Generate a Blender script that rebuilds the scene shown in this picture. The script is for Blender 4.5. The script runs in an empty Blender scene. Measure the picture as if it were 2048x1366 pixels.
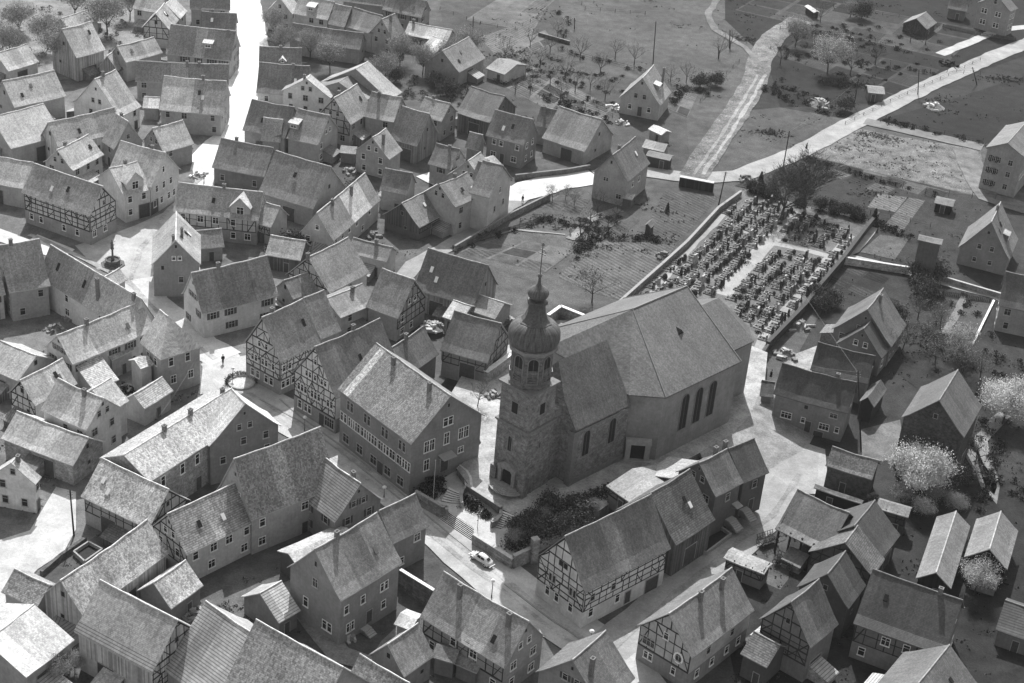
import bpy, bmesh, math, random
from mathutils import Matrix, Vector
R=math.radians; PI=math.pi
random.seed(7)
scene=bpy.context.scene; COL=scene.collection
# ---------------------------------------------------------------- camera
CAMZ=149.0; PITCH=R(29.7); ROLL=R(5.2)
cd=bpy.data.cameras.new('camera'); cam=bpy.data.objects.new('camera',cd); COL.objects.link(cam)
cd.lens=3330/2048*36; cd.sensor_width=36; cd.clip_end=5000; cd.clip_start=1
fw=Vector((0,math.cos(PITCH),-math.sin(PITCH))); rt=Vector((1,0,0)); up=rt.cross(fw)
rx=rt*math.cos(ROLL)+up*math.sin(ROLL); uy=-rt*math.sin(ROLL)+up*math.cos(ROLL)
M4=Matrix((rx,uy,-fw)).transposed().to_4x4(); M4.translation=Vector((0,0,CAMZ)); cam.matrix_world=M4
scene.camera=cam
# ---------------------------------------------------------------- world, sun, exposure
SUN_EL=48.0; SUN_AZ=-5.0
w=bpy.data.worlds.new('World'); scene.world=w; w.use_nodes=True; nt=w.node_tree
bg=nt.nodes['Background']; sky=nt.nodes.new('ShaderNodeTexSky'); sky.sky_type='NISHITA'; sky.sun_disc=False
sky.sun_elevation=R(SUN_EL); sky.sun_rotation=R(SUN_AZ); sky.air_density=1.0; sky.dust_density=2.0
bw=nt.nodes.new('ShaderNodeRGBToBW'); nt.links.new(sky.outputs[0],bw.inputs[0]); nt.links.new(bw.outputs[0],bg.inputs[0])
bg.inputs[1].default_value=0.14
sd=bpy.data.lights.new('sun','SUN'); sun=bpy.data.objects.new('sun',sd); COL.objects.link(sun)
sd.energy=3.5; sd.angle=R(0.53); sd.color=(1,1,1)
a=R(SUN_AZ); e=R(SUN_EL); sdir=Vector((math.sin(a)*math.cos(e),math.cos(a)*math.cos(e),math.sin(e)))
sun.rotation_euler=sdir.to_track_quat('Z','Y').to_euler(); sun.location=sdir*300
scene.view_settings.view_transform='Standard'; scene.view_settings.look='None'
scene.view_settings.exposure=0.8; scene.view_settings.gamma=1.0
scene.cycles.max_bounces=5; scene.cycles.diffuse_bounces=3; scene.cycles.glossy_bounces=2; scene.cycles.volume_bounces=0
# ---------------------------------------------------------------- materials (all grey: the photograph is black and white)
MATS={}
def newmat(name,rough=.85,spec=.25):
    m=bpy.data.materials.new(name); m.use_nodes=True; n=m.node_tree; b=n.nodes['Principled BSDF']
    b.inputs['Roughness'].default_value=rough; b.inputs['Specular IOR Level'].default_value=spec
    return m,n,b
def N(n,t,**kw):
    x=n.nodes.new(t)
    for k,v in kw.items():
        if k.startswith('i_'): x.inputs[k[2:].replace('_',' ')].default_value=v
        else: setattr(x,k,v)
    return x
def math_(n,op,a,b=None,c=None):
    x=n.nodes.new('ShaderNodeMath'); x.operation=op
    for i,v in enumerate((a,b,c)):
        if v is None: continue
        if isinstance(v,(int,float)): x.inputs[i].default_value=v
        else: n.links.new(v,x.inputs[i])
    return x.outputs[0]
def noise(n,co,scale,detail=3,rough=.55):
    x=n.nodes.new('ShaderNodeTexNoise'); x.inputs['Scale'].default_value=scale; x.inputs['Detail'].default_value=detail; x.inputs['Roughness'].default_value=rough
    n.links.new(co,x.inputs['Vector']); return x.outputs[0]
def ramp(n,v,a,b,lo,hi):
    x=n.nodes.new('ShaderNodeMapRange'); n.links.new(v,x.inputs[0])
    for i,q in enumerate((a,b,lo,hi)): x.inputs[i+1].default_value=q
    return x.outputs[0]
def setcol(n,b,val,bump=None,bstr=.3,bdist=.05):
    c=n.nodes.new('ShaderNodeCombineColor')
    for i in range(3): n.links.new(val,c.inputs[i])
    n.links.new(c.outputs[0],b.inputs['Base Color'])
    if bump is not None:
        u=n.nodes.new('ShaderNodeBump'); u.inputs['Strength'].default_value=bstr; u.inputs['Distance'].default_value=bdist
        n.links.new(bump,u.inputs['Height']); n.links.new(u.outputs[0],b.inputs['Normal'])
def coords(n):
    tc=n.nodes.new('ShaderNodeTexCoord'); oi=n.nodes.new('ShaderNodeObjectInfo')
    off=n.nodes.new('ShaderNodeVectorMath'); off.operation='MULTIPLY_ADD'
    cr=n.nodes.new('ShaderNodeCombineXYZ'); s=math_(n,'MULTIPLY',oi.outputs['Random'],77.); n.links.new(s,cr.inputs[0]); n.links.new(s,cr.inputs[1])
    add=n.nodes.new('ShaderNodeVectorMath'); add.operation='ADD'; n.links.new(tc.outputs['Object'],add.inputs[0]); n.links.new(cr.outputs[0],add.inputs[1])
    n.nodes.remove(off)
    sp=n.nodes.new('ShaderNodeSeparateXYZ'); n.links.new(tc.outputs['Object'],sp.inputs[0])
    return tc.outputs['Object'],add.outputs[0],sp
def roofmat(t,kind='tile'):
    t=round(t,2); key=('roof',t,kind)
    if key in MATS: return MATS[key]
    m,n,b=newmat(f'roof {kind} {t}',.62,.4); co,cr,sp=coords(n)
    row={'tile':.22,'rough':.24,'row':.32,'stripe':.4}[kind]
    # tile courses follow the height up the slope, joints follow the ridge direction
    zr=math_(n,'DIVIDE',math_(n,'SUBTRACT',sp.outputs[2],math_(n,'ABSOLUTE',sp.outputs[1])),row*1.4); fz=math_(n,'FRACT',zr); iz=math_(n,'FLOOR',zr)
    xo=math_(n,'ADD',sp.outputs[0],math_(n,'MULTIPLY',iz,.37)); ix=math_(n,'FLOOR',math_(n,'DIVIDE',xo,.21)); fx=math_(n,'FRACT',math_(n,'DIVIDE',xo,.21))
    cv=n.nodes.new('ShaderNodeCombineXYZ'); n.links.new(ix,cv.inputs[0]); n.links.new(iz,cv.inputs[1]); n.links.new(math_(n,'SIGN',sp.outputs[1]),cv.inputs[2])
    wn=n.nodes.new('ShaderNodeTexWhiteNoise'); n.links.new(cv.outputs[0],wn.inputs[0]); tile=wn.outputs[0]
    big=noise(n,cr,.22,4,.6); mid=noise(n,cr,1.6,4,.65); fine=noise(n,cr,6 if kind=='rough' else 9,4,.8)
    amp={'tile':.25,'rough':.42,'row':.35,'stripe':.12}[kind]
    v=math_(n,'MULTIPLY',ramp(n,big,.32,.68,.8,1.18),ramp(n,mid,.3,.7,.88,1.12))
    v=math_(n,'MULTIPLY',v,ramp(n,tile,0,1,1-amp,1+amp))
    v=math_(n,'MULTIPLY',v,ramp(n,fine,.3,.7,1-amp*.8,1+amp*.8))
    edge=ramp(n,fz,.1,.3,{'tile':.82,'rough':.8,'row':.4,'stripe':.25}[kind],1.0)
    v=math_(n,'MULTIPLY',v,edge)
    sm=n.nodes.new('ShaderNodeMapping'); sm.inputs['Scale'].default_value=(2.4,.22,.22); n.links.new(cr,sm.inputs[0]); v=math_(n,'MULTIPLY',v,ramp(n,noise(n,sm.outputs[0],1,3,.6),.3,.7,.84,1.14))
    # lichen and mortar flecks
    fl=noise(n,cr,5.,3,.8); f2=ramp(n,fl,.70 if kind!='rough' else .62,.76 if kind!='rough' else .72,0,1)
    v=math_(n,'ADD',math_(n,'MULTIPLY',v,t),math_(n,'MULTIPLY',f2,.16))
    hgt=math_(n,'ADD',math_(n,'MULTIPLY',fz,-.7),math_(n,'MULTIPLY',tile,.35))
    setcol(n,b,v,hgt,.55 if kind!='stripe' else .8,.05)
    MATS[key]=m; return m
def wallmat(t,kind='p'):
    t=round(t,2); key=('wall',t,kind)
    if key in MATS: return MATS[key]
    m,n,b=newmat(f'wall {kind} {t}',.9,.15); co,cr,sp=coords(n)
    big=noise(n,cr,.35,4,.6); mid=noise(n,cr,2.2,4,.7); fine=noise(n,cr,14,2,.6)
    v=math_(n,'MULTIPLY',ramp(n,big,.3,.7,.8,1.15),ramp(n,mid,.3,.7,.85,1.12)); bump=fine; bs=.15
    # streaks washed down from the eaves
    st=n.nodes.new('ShaderNodeMapping'); st.inputs['Scale'].default_value=(3,3,.25); n.links.new(cr,st.inputs[0])
    v=math_(n,'MULTIPLY',v,ramp(n,noise(n,st.outputs[0],1,3,.6),.35,.7,.93,1.04))
    if kind=='b':
        v=math_(n,'MULTIPLY',v,ramp(n,noise(n,cr,1.1,6,.75),.32,.68,.62,1.4))
        s=math_(n,'ADD',sp.outputs[0],sp.outputs[1]); cc=n.nodes.new('ShaderNodeCombineXYZ'); n.links.new(s,cc.inputs[0]); n.links.new(sp.outputs[2],cc.inputs[1])
        br=n.nodes.new('ShaderNodeTexBrick'); n.links.new(cc.outputs[0],br.inputs[0]); br.inputs['Scale'].default_value=1; br.inputs['Brick Width'].default_value=.55; br.inputs['Row Height'].default_value=.27; br.inputs['Mortar Size'].default_value=.02
        br.inputs['Color1'].default_value=(.8,.8,.8,1); br.inputs['Color2'].default_value=(1.2,1.2,1.2,1); br.inputs['Mortar'].default_value=(1.35,1.35,1.35,1)
        g=n.nodes.new('ShaderNodeRGBToBW'); n.links.new(br.outputs[0],g.inputs[0]); v=math_(n,'MULTIPLY',v,g.outputs[0]); bump=br.outputs['Fac']; bs=.3
    if kind=='w':
        s=math_(n,'ADD',sp.outputs[0],sp.outputs[1]); fr=math_(n,'FRACT',math_(n,'DIVIDE',s,.24)); ii=math_(n,'FLOOR',math_(n,'DIVIDE',s,.24))
        wn=n.nodes.new('ShaderNodeTexWhiteNoise'); wn.noise_dimensions='1D'; n.links.new(ii,wn.inputs['W'])
        v=math_(n,'MULTIPLY',v,ramp(n,wn.outputs[0],0,1,.6,1.3)); v=math_(n,'MULTIPLY',v,ramp(n,fr,0,.12,.35,1)); bump=fr; bs=.4
    setcol(n,b,math_(n,'MULTIPLY',v,t),bump,bs,.03)
    MATS[key]=m; return m
def plain(t,rough=.8,spec=.3,var=.15,scale=3.,name='plain'):
    key=(name,round(t,3),rough)
    if key in MATS: return MATS[key]
    m,n,b=newmat(f'{name} {t:.2f}',rough,spec); co,cr,sp=coords(n)
    v=math_(n,'MULTIPLY',ramp(n,noise(n,cr,scale,4,.6),.3,.7,1-var,1+var),t); setcol(n,b,v)
    MATS[key]=m; return m
def groundmat(name,t,kind='dirt'):
    key=('g',name,t,kind)
    if key in MATS: return MATS[key]
    m,n,b=newmat(f'{name} {kind} {t}',.95,.1); tc=n.nodes.new('ShaderNodeNewGeometry'); co=tc.outputs['Position']
    big=noise(n,co,.045,5,.6); mid=noise(n,co,.35,5,.65); fine=noise(n,co,3.2,4,.75); vf=noise(n,co,11,2,.7)
    A={'dirt':(.7,1.25,.6,1.3,.7,1.3),'street':(.8,1.12,.74,1.12,.82,1.12),'grass':(.75,1.3,.7,1.3,.6,1.4),'bed':(.8,1.2,.7,1.3,.5,1.5),'rubble':(.7,1.3,.5,1.6,.4,1.7)}[kind]
    v=math_(n,'MULTIPLY',ramp(n,big,.3,.7,A[0],A[1]),ramp(n,mid,.3,.7,A[2],A[3])); v=math_(n,'MULTIPLY',v,ramp(n,fine,.3,.7,A[4],A[5])); v=math_(n,'MULTIPLY',v,ramp(n,vf,.3,.7,.85,1.15))
    if kind=='rubble':
        v=math_(n,'ADD',v,math_(n,'MULTIPLY',ramp(n,noise(n,co,1.1,4,.8),.6,.7,0,1),2.2))
    if kind=='bed':
        wv=n.nodes.new('ShaderNodeTexWave'); wv.inputs['Scale'].default_value=.45; wv.inputs['Distortion'].default_value=1.2; wv.bands_direction='DIAGONAL'; n.links.new(co,wv.inputs[0]); v=math_(n,'MULTIPLY',v,ramp(n,wv.outputs['Fac'],0,1,.72,1.2))
    setcol(n,b,math_(n,'MULTIPLY',v,t),fine,.4,.15)
    MATS[key]=m; return m
TIMBER=plain(.035,.8,.2,.3,6,'timber'); GLASS=None
def glassmat():
    m,n,b=newmat('window glass',.25,.3); b.inputs['Base Color'].default_value=(.025,.025,.025,1); return m
GLASS=glassmat(); WHITE=plain(.75,.6,.3,.08,4,'white paint'); STONE=plain(.3,.9,.2,.25,2,'stone'); DARK=plain(.02,.8,.2,.3,3,'dark'); METAL=plain(.12,.45,.5,.2,3,'metal')
BRICK=wallmat(.12,'b'); RIDGE=plain(.3,.8,.2,.3,2,'ridge')
# ---------------------------------------------------------------- mesh helpers
class MB:
    def __init__(s): s.v=[]; s.f=[]; s.m=[]
    def vs(s,pts): i=len(s.v); s.v+= [tuple(p) for p in pts]; return i
    def poly(s,pts,mi=0): i=s.vs(pts); s.f.append(tuple(range(i,i+len(pts)))); s.m.append(mi)
    def prism(s,A,B,mi=0):
        n=len(A); i=s.vs(A); j=s.vs(B); s.f.append(tuple(range(i,i+n))[::-1]); s.m.append(mi); s.f.append(tuple(range(j,j+n))); s.m.append(mi)
        for k in range(n):
            l=(k+1)%n; s.f.append((i+k,i+l,j+l,j+k)); s.m.append(mi)
    def box(s,x0,x1,y0,y1,z0,z1,mi=0): s.prism([(x0,y0,z0),(x1,y0,z0),(x1,y1,z0),(x0,y1,z0)],[(x0,y0,z1),(x1,y0,z1),(x1,y1,z1),(x0,y1,z1)],mi)
    def tube(s,p0,p1,r0,r1=None,n=6,mi=0):
        r1=r0 if r1 is None else r1; p0=Vector(p0); p1=Vector(p1); d=(p1-p0)
        if d.length<1e-6: return
        q=d.to_track_quat('Z','Y'); A=[];B=[]
        for k in range(n):
            c=Vector((math.cos(2*PI*k/n),math.sin(2*PI*k/n),0)); A.append(p0+q@(c*r0)); B.append(p1+q@(c*r1))
        s.prism(A,B,mi)
    def lathe(s,prof,n=16,c=(0,0),rot=0,mi=0,facet=0):
        rings=[]
        for r,z in prof:
            i=len(s.v)
            for k in range(n):
                a=2*PI*k/n+rot; s.v.append((c[0]+r*math.cos(a),c[1]+r*math.sin(a),z))
            rings.append(i)
        for a,b in zip(rings,rings[1:]):
            for k in range(n):
                l=(k+1)%n; s.f.append((a+k,a+l,b+l,b+k)); s.m.append(mi)
        s.f.append(tuple(rings[0]+k for k in range(n))[::-1]); s.m.append(mi); s.f.append(tuple(rings[-1]+k for k in range(n))); s.m.append(mi)
    def mesh(s,name,mats,smooth=False):
        me=bpy.data.meshes.new(name); me.from_pydata(s.v,[],s.f)
        for m in (mats if isinstance(mats,(list,tuple)) else [mats]): me.materials.append(m)
        me.polygons.foreach_set('material_index',s.m)
        b=bmesh.new(); b.from_mesh(me); bmesh.ops.recalc_face_normals(b,faces=b.faces); b.to_mesh(me); b.free()
        if smooth: me.shade_smooth()
        me.update(); return me
    def build(s,name,mats,parent=None,smooth=False,loc=None,rz=0):
        if not s.f: return None
        return link(name,s.mesh(name,mats,smooth),parent,loc,rz)
def link(name,me,parent=None,loc=None,rz=0,sc=None):
    o=bpy.data.objects.new(name,me); COL.objects.link(o)
    if parent: o.parent=parent
    if loc: o.location=loc
    o.rotation_euler=(0,0,rz)
    if sc: o.scale=(sc,sc,sc) if isinstance(sc,(int,float)) else sc
    return o
def tag(o,label,cat,group=None,kind=None):
    if label: o['label']=label
    if cat: o['category']=cat
    if group: o['group']=group
    if kind: o['kind']=kind
    return o
def thing(name,label,cat,loc,rz=0,group=None,kind=None):
    return tag(link(name,None,None,loc,rz),label,cat,group,kind)
def copy_tree(o,parent=None):
    c=o.copy(); COL.objects.link(c)
    if parent: c.parent=parent
    for ch in list(o.children): copy_tree(ch,c)
    return c
def sheet(name,pts,z,mat,label=None,kind='structure'):
    m=MB(); m.prism([(x,y,z-.02) for x,y in pts],[(x,y,z) for x,y in pts]); o=m.build(name,mat); o['kind']=kind
    return o
def ribbon(name,pts,wd,z,mat):
    L=[];Rr=[]; n=len(pts); rs=random.Random(n*7+int(pts[0][0]))
    # resample for a soft, worn edge
    P=[]
    for i in range(n-1):
        a=Vector(pts[i][:2]);b=Vector(pts[i+1][:2]); k=max(1,int((b-a).length/3)); wa=pts[i][2] if len(pts[i])>2 else wd; wb=pts[i+1][2] if len(pts[i+1])>2 else wd
        for j in range(k+(i==n-2)): t=j/k; P.append((a.lerp(b,t),wa+(wb-wa)*t))
    for i,(p,ww) in enumerate(P):
        d=(P[min(i+1,len(P)-1)][0]-P[max(i-1,0)][0]).normalized(); nn=Vector((-d.y,d.x)); L.append(p+nn*(ww/2+rs.uniform(-.25,.25))); Rr.append(p-nn*(ww/2+rs.uniform(-.25,.25)))
    m=MB()
    i0=m.vs([(q.x,q.y,z) for q in L]); j0=m.vs([(q.x,q.y,z) for q in Rr])
    for i in range(len(P)-1): m.f.append((i0+i,j0+i,j0+i+1,i0+i+1)); m.m.append(0)
    o=m.build(name,mat); o['kind']='structure'; return o

# ---------------------------------------------------------------- survey tables: real-world metres (x east, y north, z up); haze painted into paler house and yard tones at left, darker at right
HOUSES=[('a1', 'house', 'far pale house with light walls at the top edge left of the white street', -99.28, 407.39, -0.261, 7.55, 7.03, 5.0, 8.05, 0, {'rt': 0.42, 'wt': 0.65}),
('a2', 'barn', 'timbered gable barn below the pale top house left of the white street', -94.51, 395.82, 1.535, 8.52, 7.25, 5.0, 9.0, 0, {'rt': 0.34, 'tf': 'e0', 'wt': 0.52}),
('a3', 'house', 'far roof with a bright right edge at the top, beside the dark long roofs', -94.01, 403.92, 1.502, 6.41, 7.41, 5.0, 8.5, 0, {'rt': 0.42, 'wt': 0.35}),
('a4', 'house', 'dark roofed house touching the top edge beside the white street', -85.38, 412.44, 0.19, 10.28, 6.24, 5.0, 8.32, 0, {'rt': 0.19, 'wt': 0.34}),
('a5', 'house', 'dark slate roofed house, second down along the left of the white street', -80.13, 397.66, 0.074, 8.72, 7.06, 5.0, 8.66, 0, {'rt': 0.16, 'wt': 0.33}),
('a6', 'house', 'wide dark roofed house with a light flat dormer, left of the white street', -80.45, 380.17, -0.047, 15.89, 10.28, 5.0, 10.65, 0, {'rt': 0.23, 'dorm': [(0.62, 0.5, 1)], 'ch': [(0.9, 0.1)], 'wt': 0.34}),
('a7', 'house', 'long dark roof behind the half light half dark roof beside the white street', -81.26, 360.92, 0.148, 21.11, 6.07, 5.0, 8.84, 0, {'rt': 0.2, 'ch': [(0.55, 0.05), (0.68, 0.05)], 'wt': 0.35}),
('a8', 'house', 'house with a roof half light and half dark, facade to the small square', -75.19, 346.17, 0.017, 13.93, 11.65, 5.37, 11.13, 0, {'rt': 0.28, 'patch': (0, 0.5, 0.49), 'wt': 0.34}),
('a9', 'house', 'light gable house with a curved pale roof and twin attic windows', -93.98, 341.43, 1.157, 7.43, 13.43, 5.0, 12.11, 0, {'rt': 0.42, 'wt': 0.65, 'kick': 1, 'ch': [(0.4, 0.0)]}),
('a10', 'barn', 'plain grey roof barn beyond the light gable house', -95.26, 373.7, 0.9, 10.9, 6.5, 5.0, 8.07, 0, {'rt': 0.35, 'wt': 0.36}),
('a11', 'barn', 'large grey board barn at the far upper left with a pointed gable', -108.39, 371.07, 0.949, 8.58, 9.72, 6.06, 11.75, 0, {'rt': 0.37, 'wm': 'w', 'wt': 0.35}),
('a12', 'shed', 'small board shed squeezed between the far barns at upper left', -100.03, 370.59, 1.447, 6.78, 5.05, 3.0, 6.33, 0, {'rt': 0.36, 'wm': 'w', 'wt': 0.31}),
('a13', 'barn', 'broad grey roof at the far left with a dark gable at the picture edge', -111.45, 342.88, 0.792, 12.64, 9.65, 5.0, 9.57, 0, {'rt': 0.37, 'wt': 0.38}),
('a14', 'barn', 'big plain roof at the left edge behind the pointed board gable', -108.0, 323.68, 0.87, 12.63, 13.42, 4.5, 9.38, 0, {'rt': 0.37, 'wt': 0.38}),
('a15', 'barn', 'long roofed barn with a pale pointed board gable near the left edge', -94.75, 324.66, 0.789, 15.79, 7.41, 5.0, 9.23, 0, {'rt': 0.35, 'wm': 'w', 'wt': 0.56}),
('a16', 'house', 'short lean roofed house with a dark gable and small attic opening', -85.55, 322.23, -0.812, 5.19, 7.25, 5.0, 10.54, 0, {'rt': 0.34, 'wt': 0.28}),
('a17', 'house', 'hunched house with a bright ridge strip and bright left verge', -93.1, 311.8, 1.166, 10.05, 7.65, 5.0, 8.63, 0, {'rt': 0.37, 'kick': 1, 'wt': 0.38}),
('a18', 'barn', 'pale flat toned roof at the left edge of the picture above the market street', -104.32, 302.03, -0.242, 13.48, 8.68, 4.5, 8.49, 0, {'rt': 0.42, 'wt': 0.38}),
('a19', 'house', 'timber framed corner house with a bay of low framing above a stone base', -87.95, 290.38, -0.456, 17.11, 8.18, 6.62, 11.3, 0, {'rt': 0.26, 'tf': 'e1 r0 r1', 'wt': 0.48, 'base': 0.28, 'win': [('r', 0.1, 1.3, 0.8, 1.2, 'white'), ('r', 0.25, 1.3, 0.8, 1.2, 'white'), ('r', 0.6, 1.3, 0.8, 1.2, 'white'), ('r', 0.8, 1.3, 0.8, 1.2, 'white'), ('e1', 0.15, 1.6, 0.9, 1.3, 'white'), ('e1', 0.55, 1.6, 0.9, 1.3, 'white'), ('e1', 0.55, 7.2, 0.5, 0.9, 'grey')]}),
('b1', 'house', 'gateway house with a dark gate, a big dormer and a gable over the street', -76.93, 304.89, -0.369, 10.65, 10.57, 6.5, 12.08, 0, {'rt': 0.42, 'wt': 0.54, 'win': [('e1', 0.12, 1.6, 0.8, 1.3, 'white'), ('e1', 0.36, 1.6, 0.8, 1.3, 'white'), ('e1', 0.62, 1.6, 0.8, 1.3, 'white'), ('e1', 0.8, 1.6, 0.8, 1.3, 'white'), ('e1', 0.2, 4.6, 0.8, 1.3, 'white'), ('e1', 0.45, 4.6, 0.8, 1.3, 'white'), ('e1', 0.7, 4.6, 0.8, 1.3, 'white'), ('e1', 0.45, 8.0, 0.6, 1.2, 'white'), ('e1', 0.1, 0.1, 2.6, 2.9, 'door'), ('r', 0.3, 4, 0.8, 1.2, 'white'), ('r', 0.7, 4, 0.8, 1.2, 'white')]}),
('b2', 'house', 'dormered wing of the gateway house with a pale hip over the street', -79.77, 299.95, 0.783, 6.35, 10.68, 6.0, 10.06, 0, {'rt': 0.42, 'wt': 0.52, 'win': [('r', 0.2, 4.2, 0.85, 1.3, 'white'), ('r', 0.75, 4.2, 0.85, 1.3, 'white'), ('r', 0.75, 0.1, 2.4, 3.0, 'door'), ('r', 0.2, 1.5, 0.8, 1.2, 'white')], 'dorm': [(0.5, 0.45, 3)]}),
('b3', 'house', 'house with a broad pale roof and dark boarded end beside the bright yard', -76.69, 325.27, 0.837, 7.86, 7.8, 4.5, 8.61, 0, {'rt': 0.42, 'wt': 0.25}),
('c1', 'house', 'pale gable house at the top edge right of the white street', -67.01, 415.2, 1.469, 6.77, 6.93, 5.0, 9.13, 0, {'rt': 0.41, 'wt': 0.53}),
('c2', 'house', 'light roofed house with a bright white shed dormer at the top', -58.13, 414.77, -0.27, 9.73, 8.25, 5.0, 8.75, 0, {'rt': 0.38, 'wt': 0.49, 'dorm': [(0.45, 0.55, 1)]}),
('c3', 'barn', 'grey roof at the top joined to a dark neighbour roof', -50.67, 410.01, -0.309, 4.65, 8.08, 5.0, 9.14, 0, {'rt': 0.26, 'wt': 0.28}),
('c4', 'barn', 'dark roofed barn at the top right of the white dormer house', -44.01, 407.9, -0.518, 9.01, 8.78, 5.0, 8.86, 0, {'rt': 0.17, 'wt': 0.27}),
('c5', 'barn', 'very long low dark roof near the top below the white dormer house', -52.81, 397.42, -0.149, 18.46, 6.64, 4.0, 7.25, 0, {'rt': 0.17, 'wt': 0.29}),
('c6', 'house', 'pale gable house with twin attic lights behind the fruit trees at the top', -38.45, 403.3, 1.079, 5.93, 7.9, 5.0, 9.66, 0, {'rt': 0.21, 'wt': 0.34, 'ch': [(0.5, 0.1)]}),
('c7', 'house', 'house with a broad roof at the top edge above the arched windows building', -35.52, 423.1, -0.333, 11.28, 6.69, 5.0, 8.61, 0, {'rt': 0.2, 'wt': 0.27}),
('c8', 'barn', 'long roof at the very top edge left of the bare orchard', -47.25, 426.94, -0.138, 11.18, 4.13, 5.0, 7.15, 0, {'rt': 0.23, 'wt': 0.27}),
('c9', 'building', 'low building with three bright arched windows and a pale lower roof', -28.0, 408.9, -0.28, 11.84, 7.26, 4.0, 6.26, 0, {'rt': 0.33, 'wt': 0.24, 'ch': [(0.1, 0.0)], 'win': [('r', 0.12, 1.6, 1.1, 1.6, 'arch'), ('r', 0.26, 1.6, 1.1, 1.6, 'arch'), ('r', 0.4, 1.6, 1.1, 1.6, 'arch')]}),
('c10', 'shed', 'pale roofed lean shed in front of the arched windows building', -25.03, 402.77, -0.634, 5.0, 10.99, 2.8, 5.18, 0, {'rt': 0.36, 'wt': 0.17}),
('c11', 'barn', 'square grey roof barn beside the bare gardens at the top', -20.43, 391.54, 1.116, 13.11, 10.26, 4.0, 8.34, 0, {'rt': 0.2, 'wt': 0.26}),
('c12', 'house', 'dark roofed house with a white tipped dormer right of the white street', -60.98, 375.01, 0.152, 10.05, 6.53, 6.0, 9.47, 0, {'rt': 0.18, 'dorm': [(0.55, 0.7, 2)], 'ch': [(0.5, 0.05)], 'wt': 0.31}),
('c13', 'house', 'large dark roofed house with a white painted ground floor at the white street', -58.55, 366.06, 0.04, 11.79, 10.47, 3.29, 8.77, 0, {'rt': 0.18, 'wt': 0.57}),
('c14', 'house', 'narrow white walled house with a single pitch roof and dark windows', -51.86, 358.57, 1.407, 3.02, 11.87, 5.33, 9.16, 0, {'rt': 0.37, 'wt': 0.65}),
('c15', 'house', 'timber framed gable house with a bright verge in the old quarter', -41.95, 347.86, 1.185, 10.46, 8.94, 5.48, 10.81, 0, {'rt': 0.28, 'tf': 'e0', 'wt': 0.35}),
('c16', 'barn', 'dark roofed barn behind the bright verged timber gable', -43.7, 363.25, 1.256, 8.45, 13.86, 5.0, 8.17, 0, {'rt': 0.15, 'wt': 0.27}),
('c17', 'barn', 'pale grey barn roof sloping to the garden in the old quarter', -40.63, 366.7, 1.182, 6.0, 18.75, 4.51, 10.0, 0, {'rt': 0.3, 'wt': 0.27}),
('c18', 'house', 'two storey house with a mended light patch on its roof', -32.96, 350.13, -0.256, 7.25, 9.21, 5.53, 9.91, 0, {'rt': 0.21, 'wt': 0.32, 'patch': (0.6, 1, 0.34)}),
('c19', 'barn', 'barn with a two toned roof and a deep lower slope in the old quarter', -25.55, 340.89, -0.448, 6.98, 9.56, 4.5, 10.57, 0, {'rt': 0.22, 'wm': 'w', 'wt': 0.22}),
('c20', 'house', 'small gable house with a round topped chimney and verges pale', -32.32, 329.96, 1.185, 6.13, 8.54, 5.0, 9.05, 0, {'rt': 0.27, 'wt': 0.36, 'ch': [(0.3, 0.2)]}),
('c21', 'house', 'house with a small pale dormer and an ivy streaked gable', -47.26, 335.79, -0.317, 7.66, 10.64, 5.0, 10.06, 0, {'rt': 0.23, 'wt': 0.36, 'dorm': [(0.1, 0.5, 1)]}),
('c22', 'barn', 'dark roofed barn at the white street just above the mottled long roof', -56.46, 337.84, -0.233, 9.99, 10.08, 5.0, 10.38, 0, {'rt': 0.16, 'wt': 0.31}),
('c23', 'barn', 'triangular pale hip roof wedged before the dark barn at the white street', -55.78, 334.16, -0.066, 4.36, 4.72, 4.0, 8.34, 0, {'rt': 0.34, 'wt': 0.31}),
('c24', 'house', 'streaked gable house between the two toned barn and the small garden', -21.69, 353.79, -0.45, 6.73, 7.49, 5.0, 8.21, 0, {'rt': 0.24, 'wt': 0.28}),
('c25', 'barn', 'dark roofed barn with an open front above the two storey house', -10.62, 359.76, -0.494, 9.12, 12.47, 4.5, 9.08, 0, {'rt': 0.12, 'wm': 'w', 'wt': 0.13}),
('c26', 'house', 'two storey house with white sash windows and a half hipped roof', -4.07, 343.27, -0.406, 9.35, 8.1, 5.87, 10.63, 0, {'rt': 0.16, 'wt': 0.21, 'win': [('r', 0.2, 4.2, 0.8, 1.1, 'white'), ('r', 0.4, 4.2, 0.8, 1.1, 'white'), ('r', 0.85, 4.2, 0.8, 1.1, 'white'), ('r', 0.2, 1.2, 1.2, 1.2, 'white'), ('r', 0.78, 1.2, 1.2, 1.2, 'white'), ('r', 0.45, 0.2, 1.0, 2.2, 'door'), ('e1', 0.3, 4.2, 0.8, 1.2, 'white'), ('e1', 0.7, 4.2, 0.8, 1.2, 'white'), ('e1', 0.3, 1.2, 0.8, 1.2, 'white'), ('e1', 0.7, 1.2, 0.8, 1.2, 'white')]}),
('c27', 'barn', 'large barn with a half hip, a dark gateway and a bleached wall', 10.73, 351.13, -0.533, 11.3, 13.26, 3.58, 9.33, 0, {'rt': 0.21, 'wt': 0.31}),
('c28', 'barn', 'dark roof part beside the half hipped barn with a tall chimney', 3.64, 355.46, -0.325, 4.12, 6.52, 4.5, 7.97, 0, {'rt': 0.12, 'ch': [(0.3, 0.1)], 'wt': 0.25}),
('c29', 'house', 'house with a bright ridge and a round white dish shaped chimney cap', -17.34, 328.55, -0.387, 5.6, 7.36, 4.5, 7.99, 0, {'rt': 0.15, 'wt': 0.33, 'ch': [(0.6, 0.05)]}),
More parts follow.
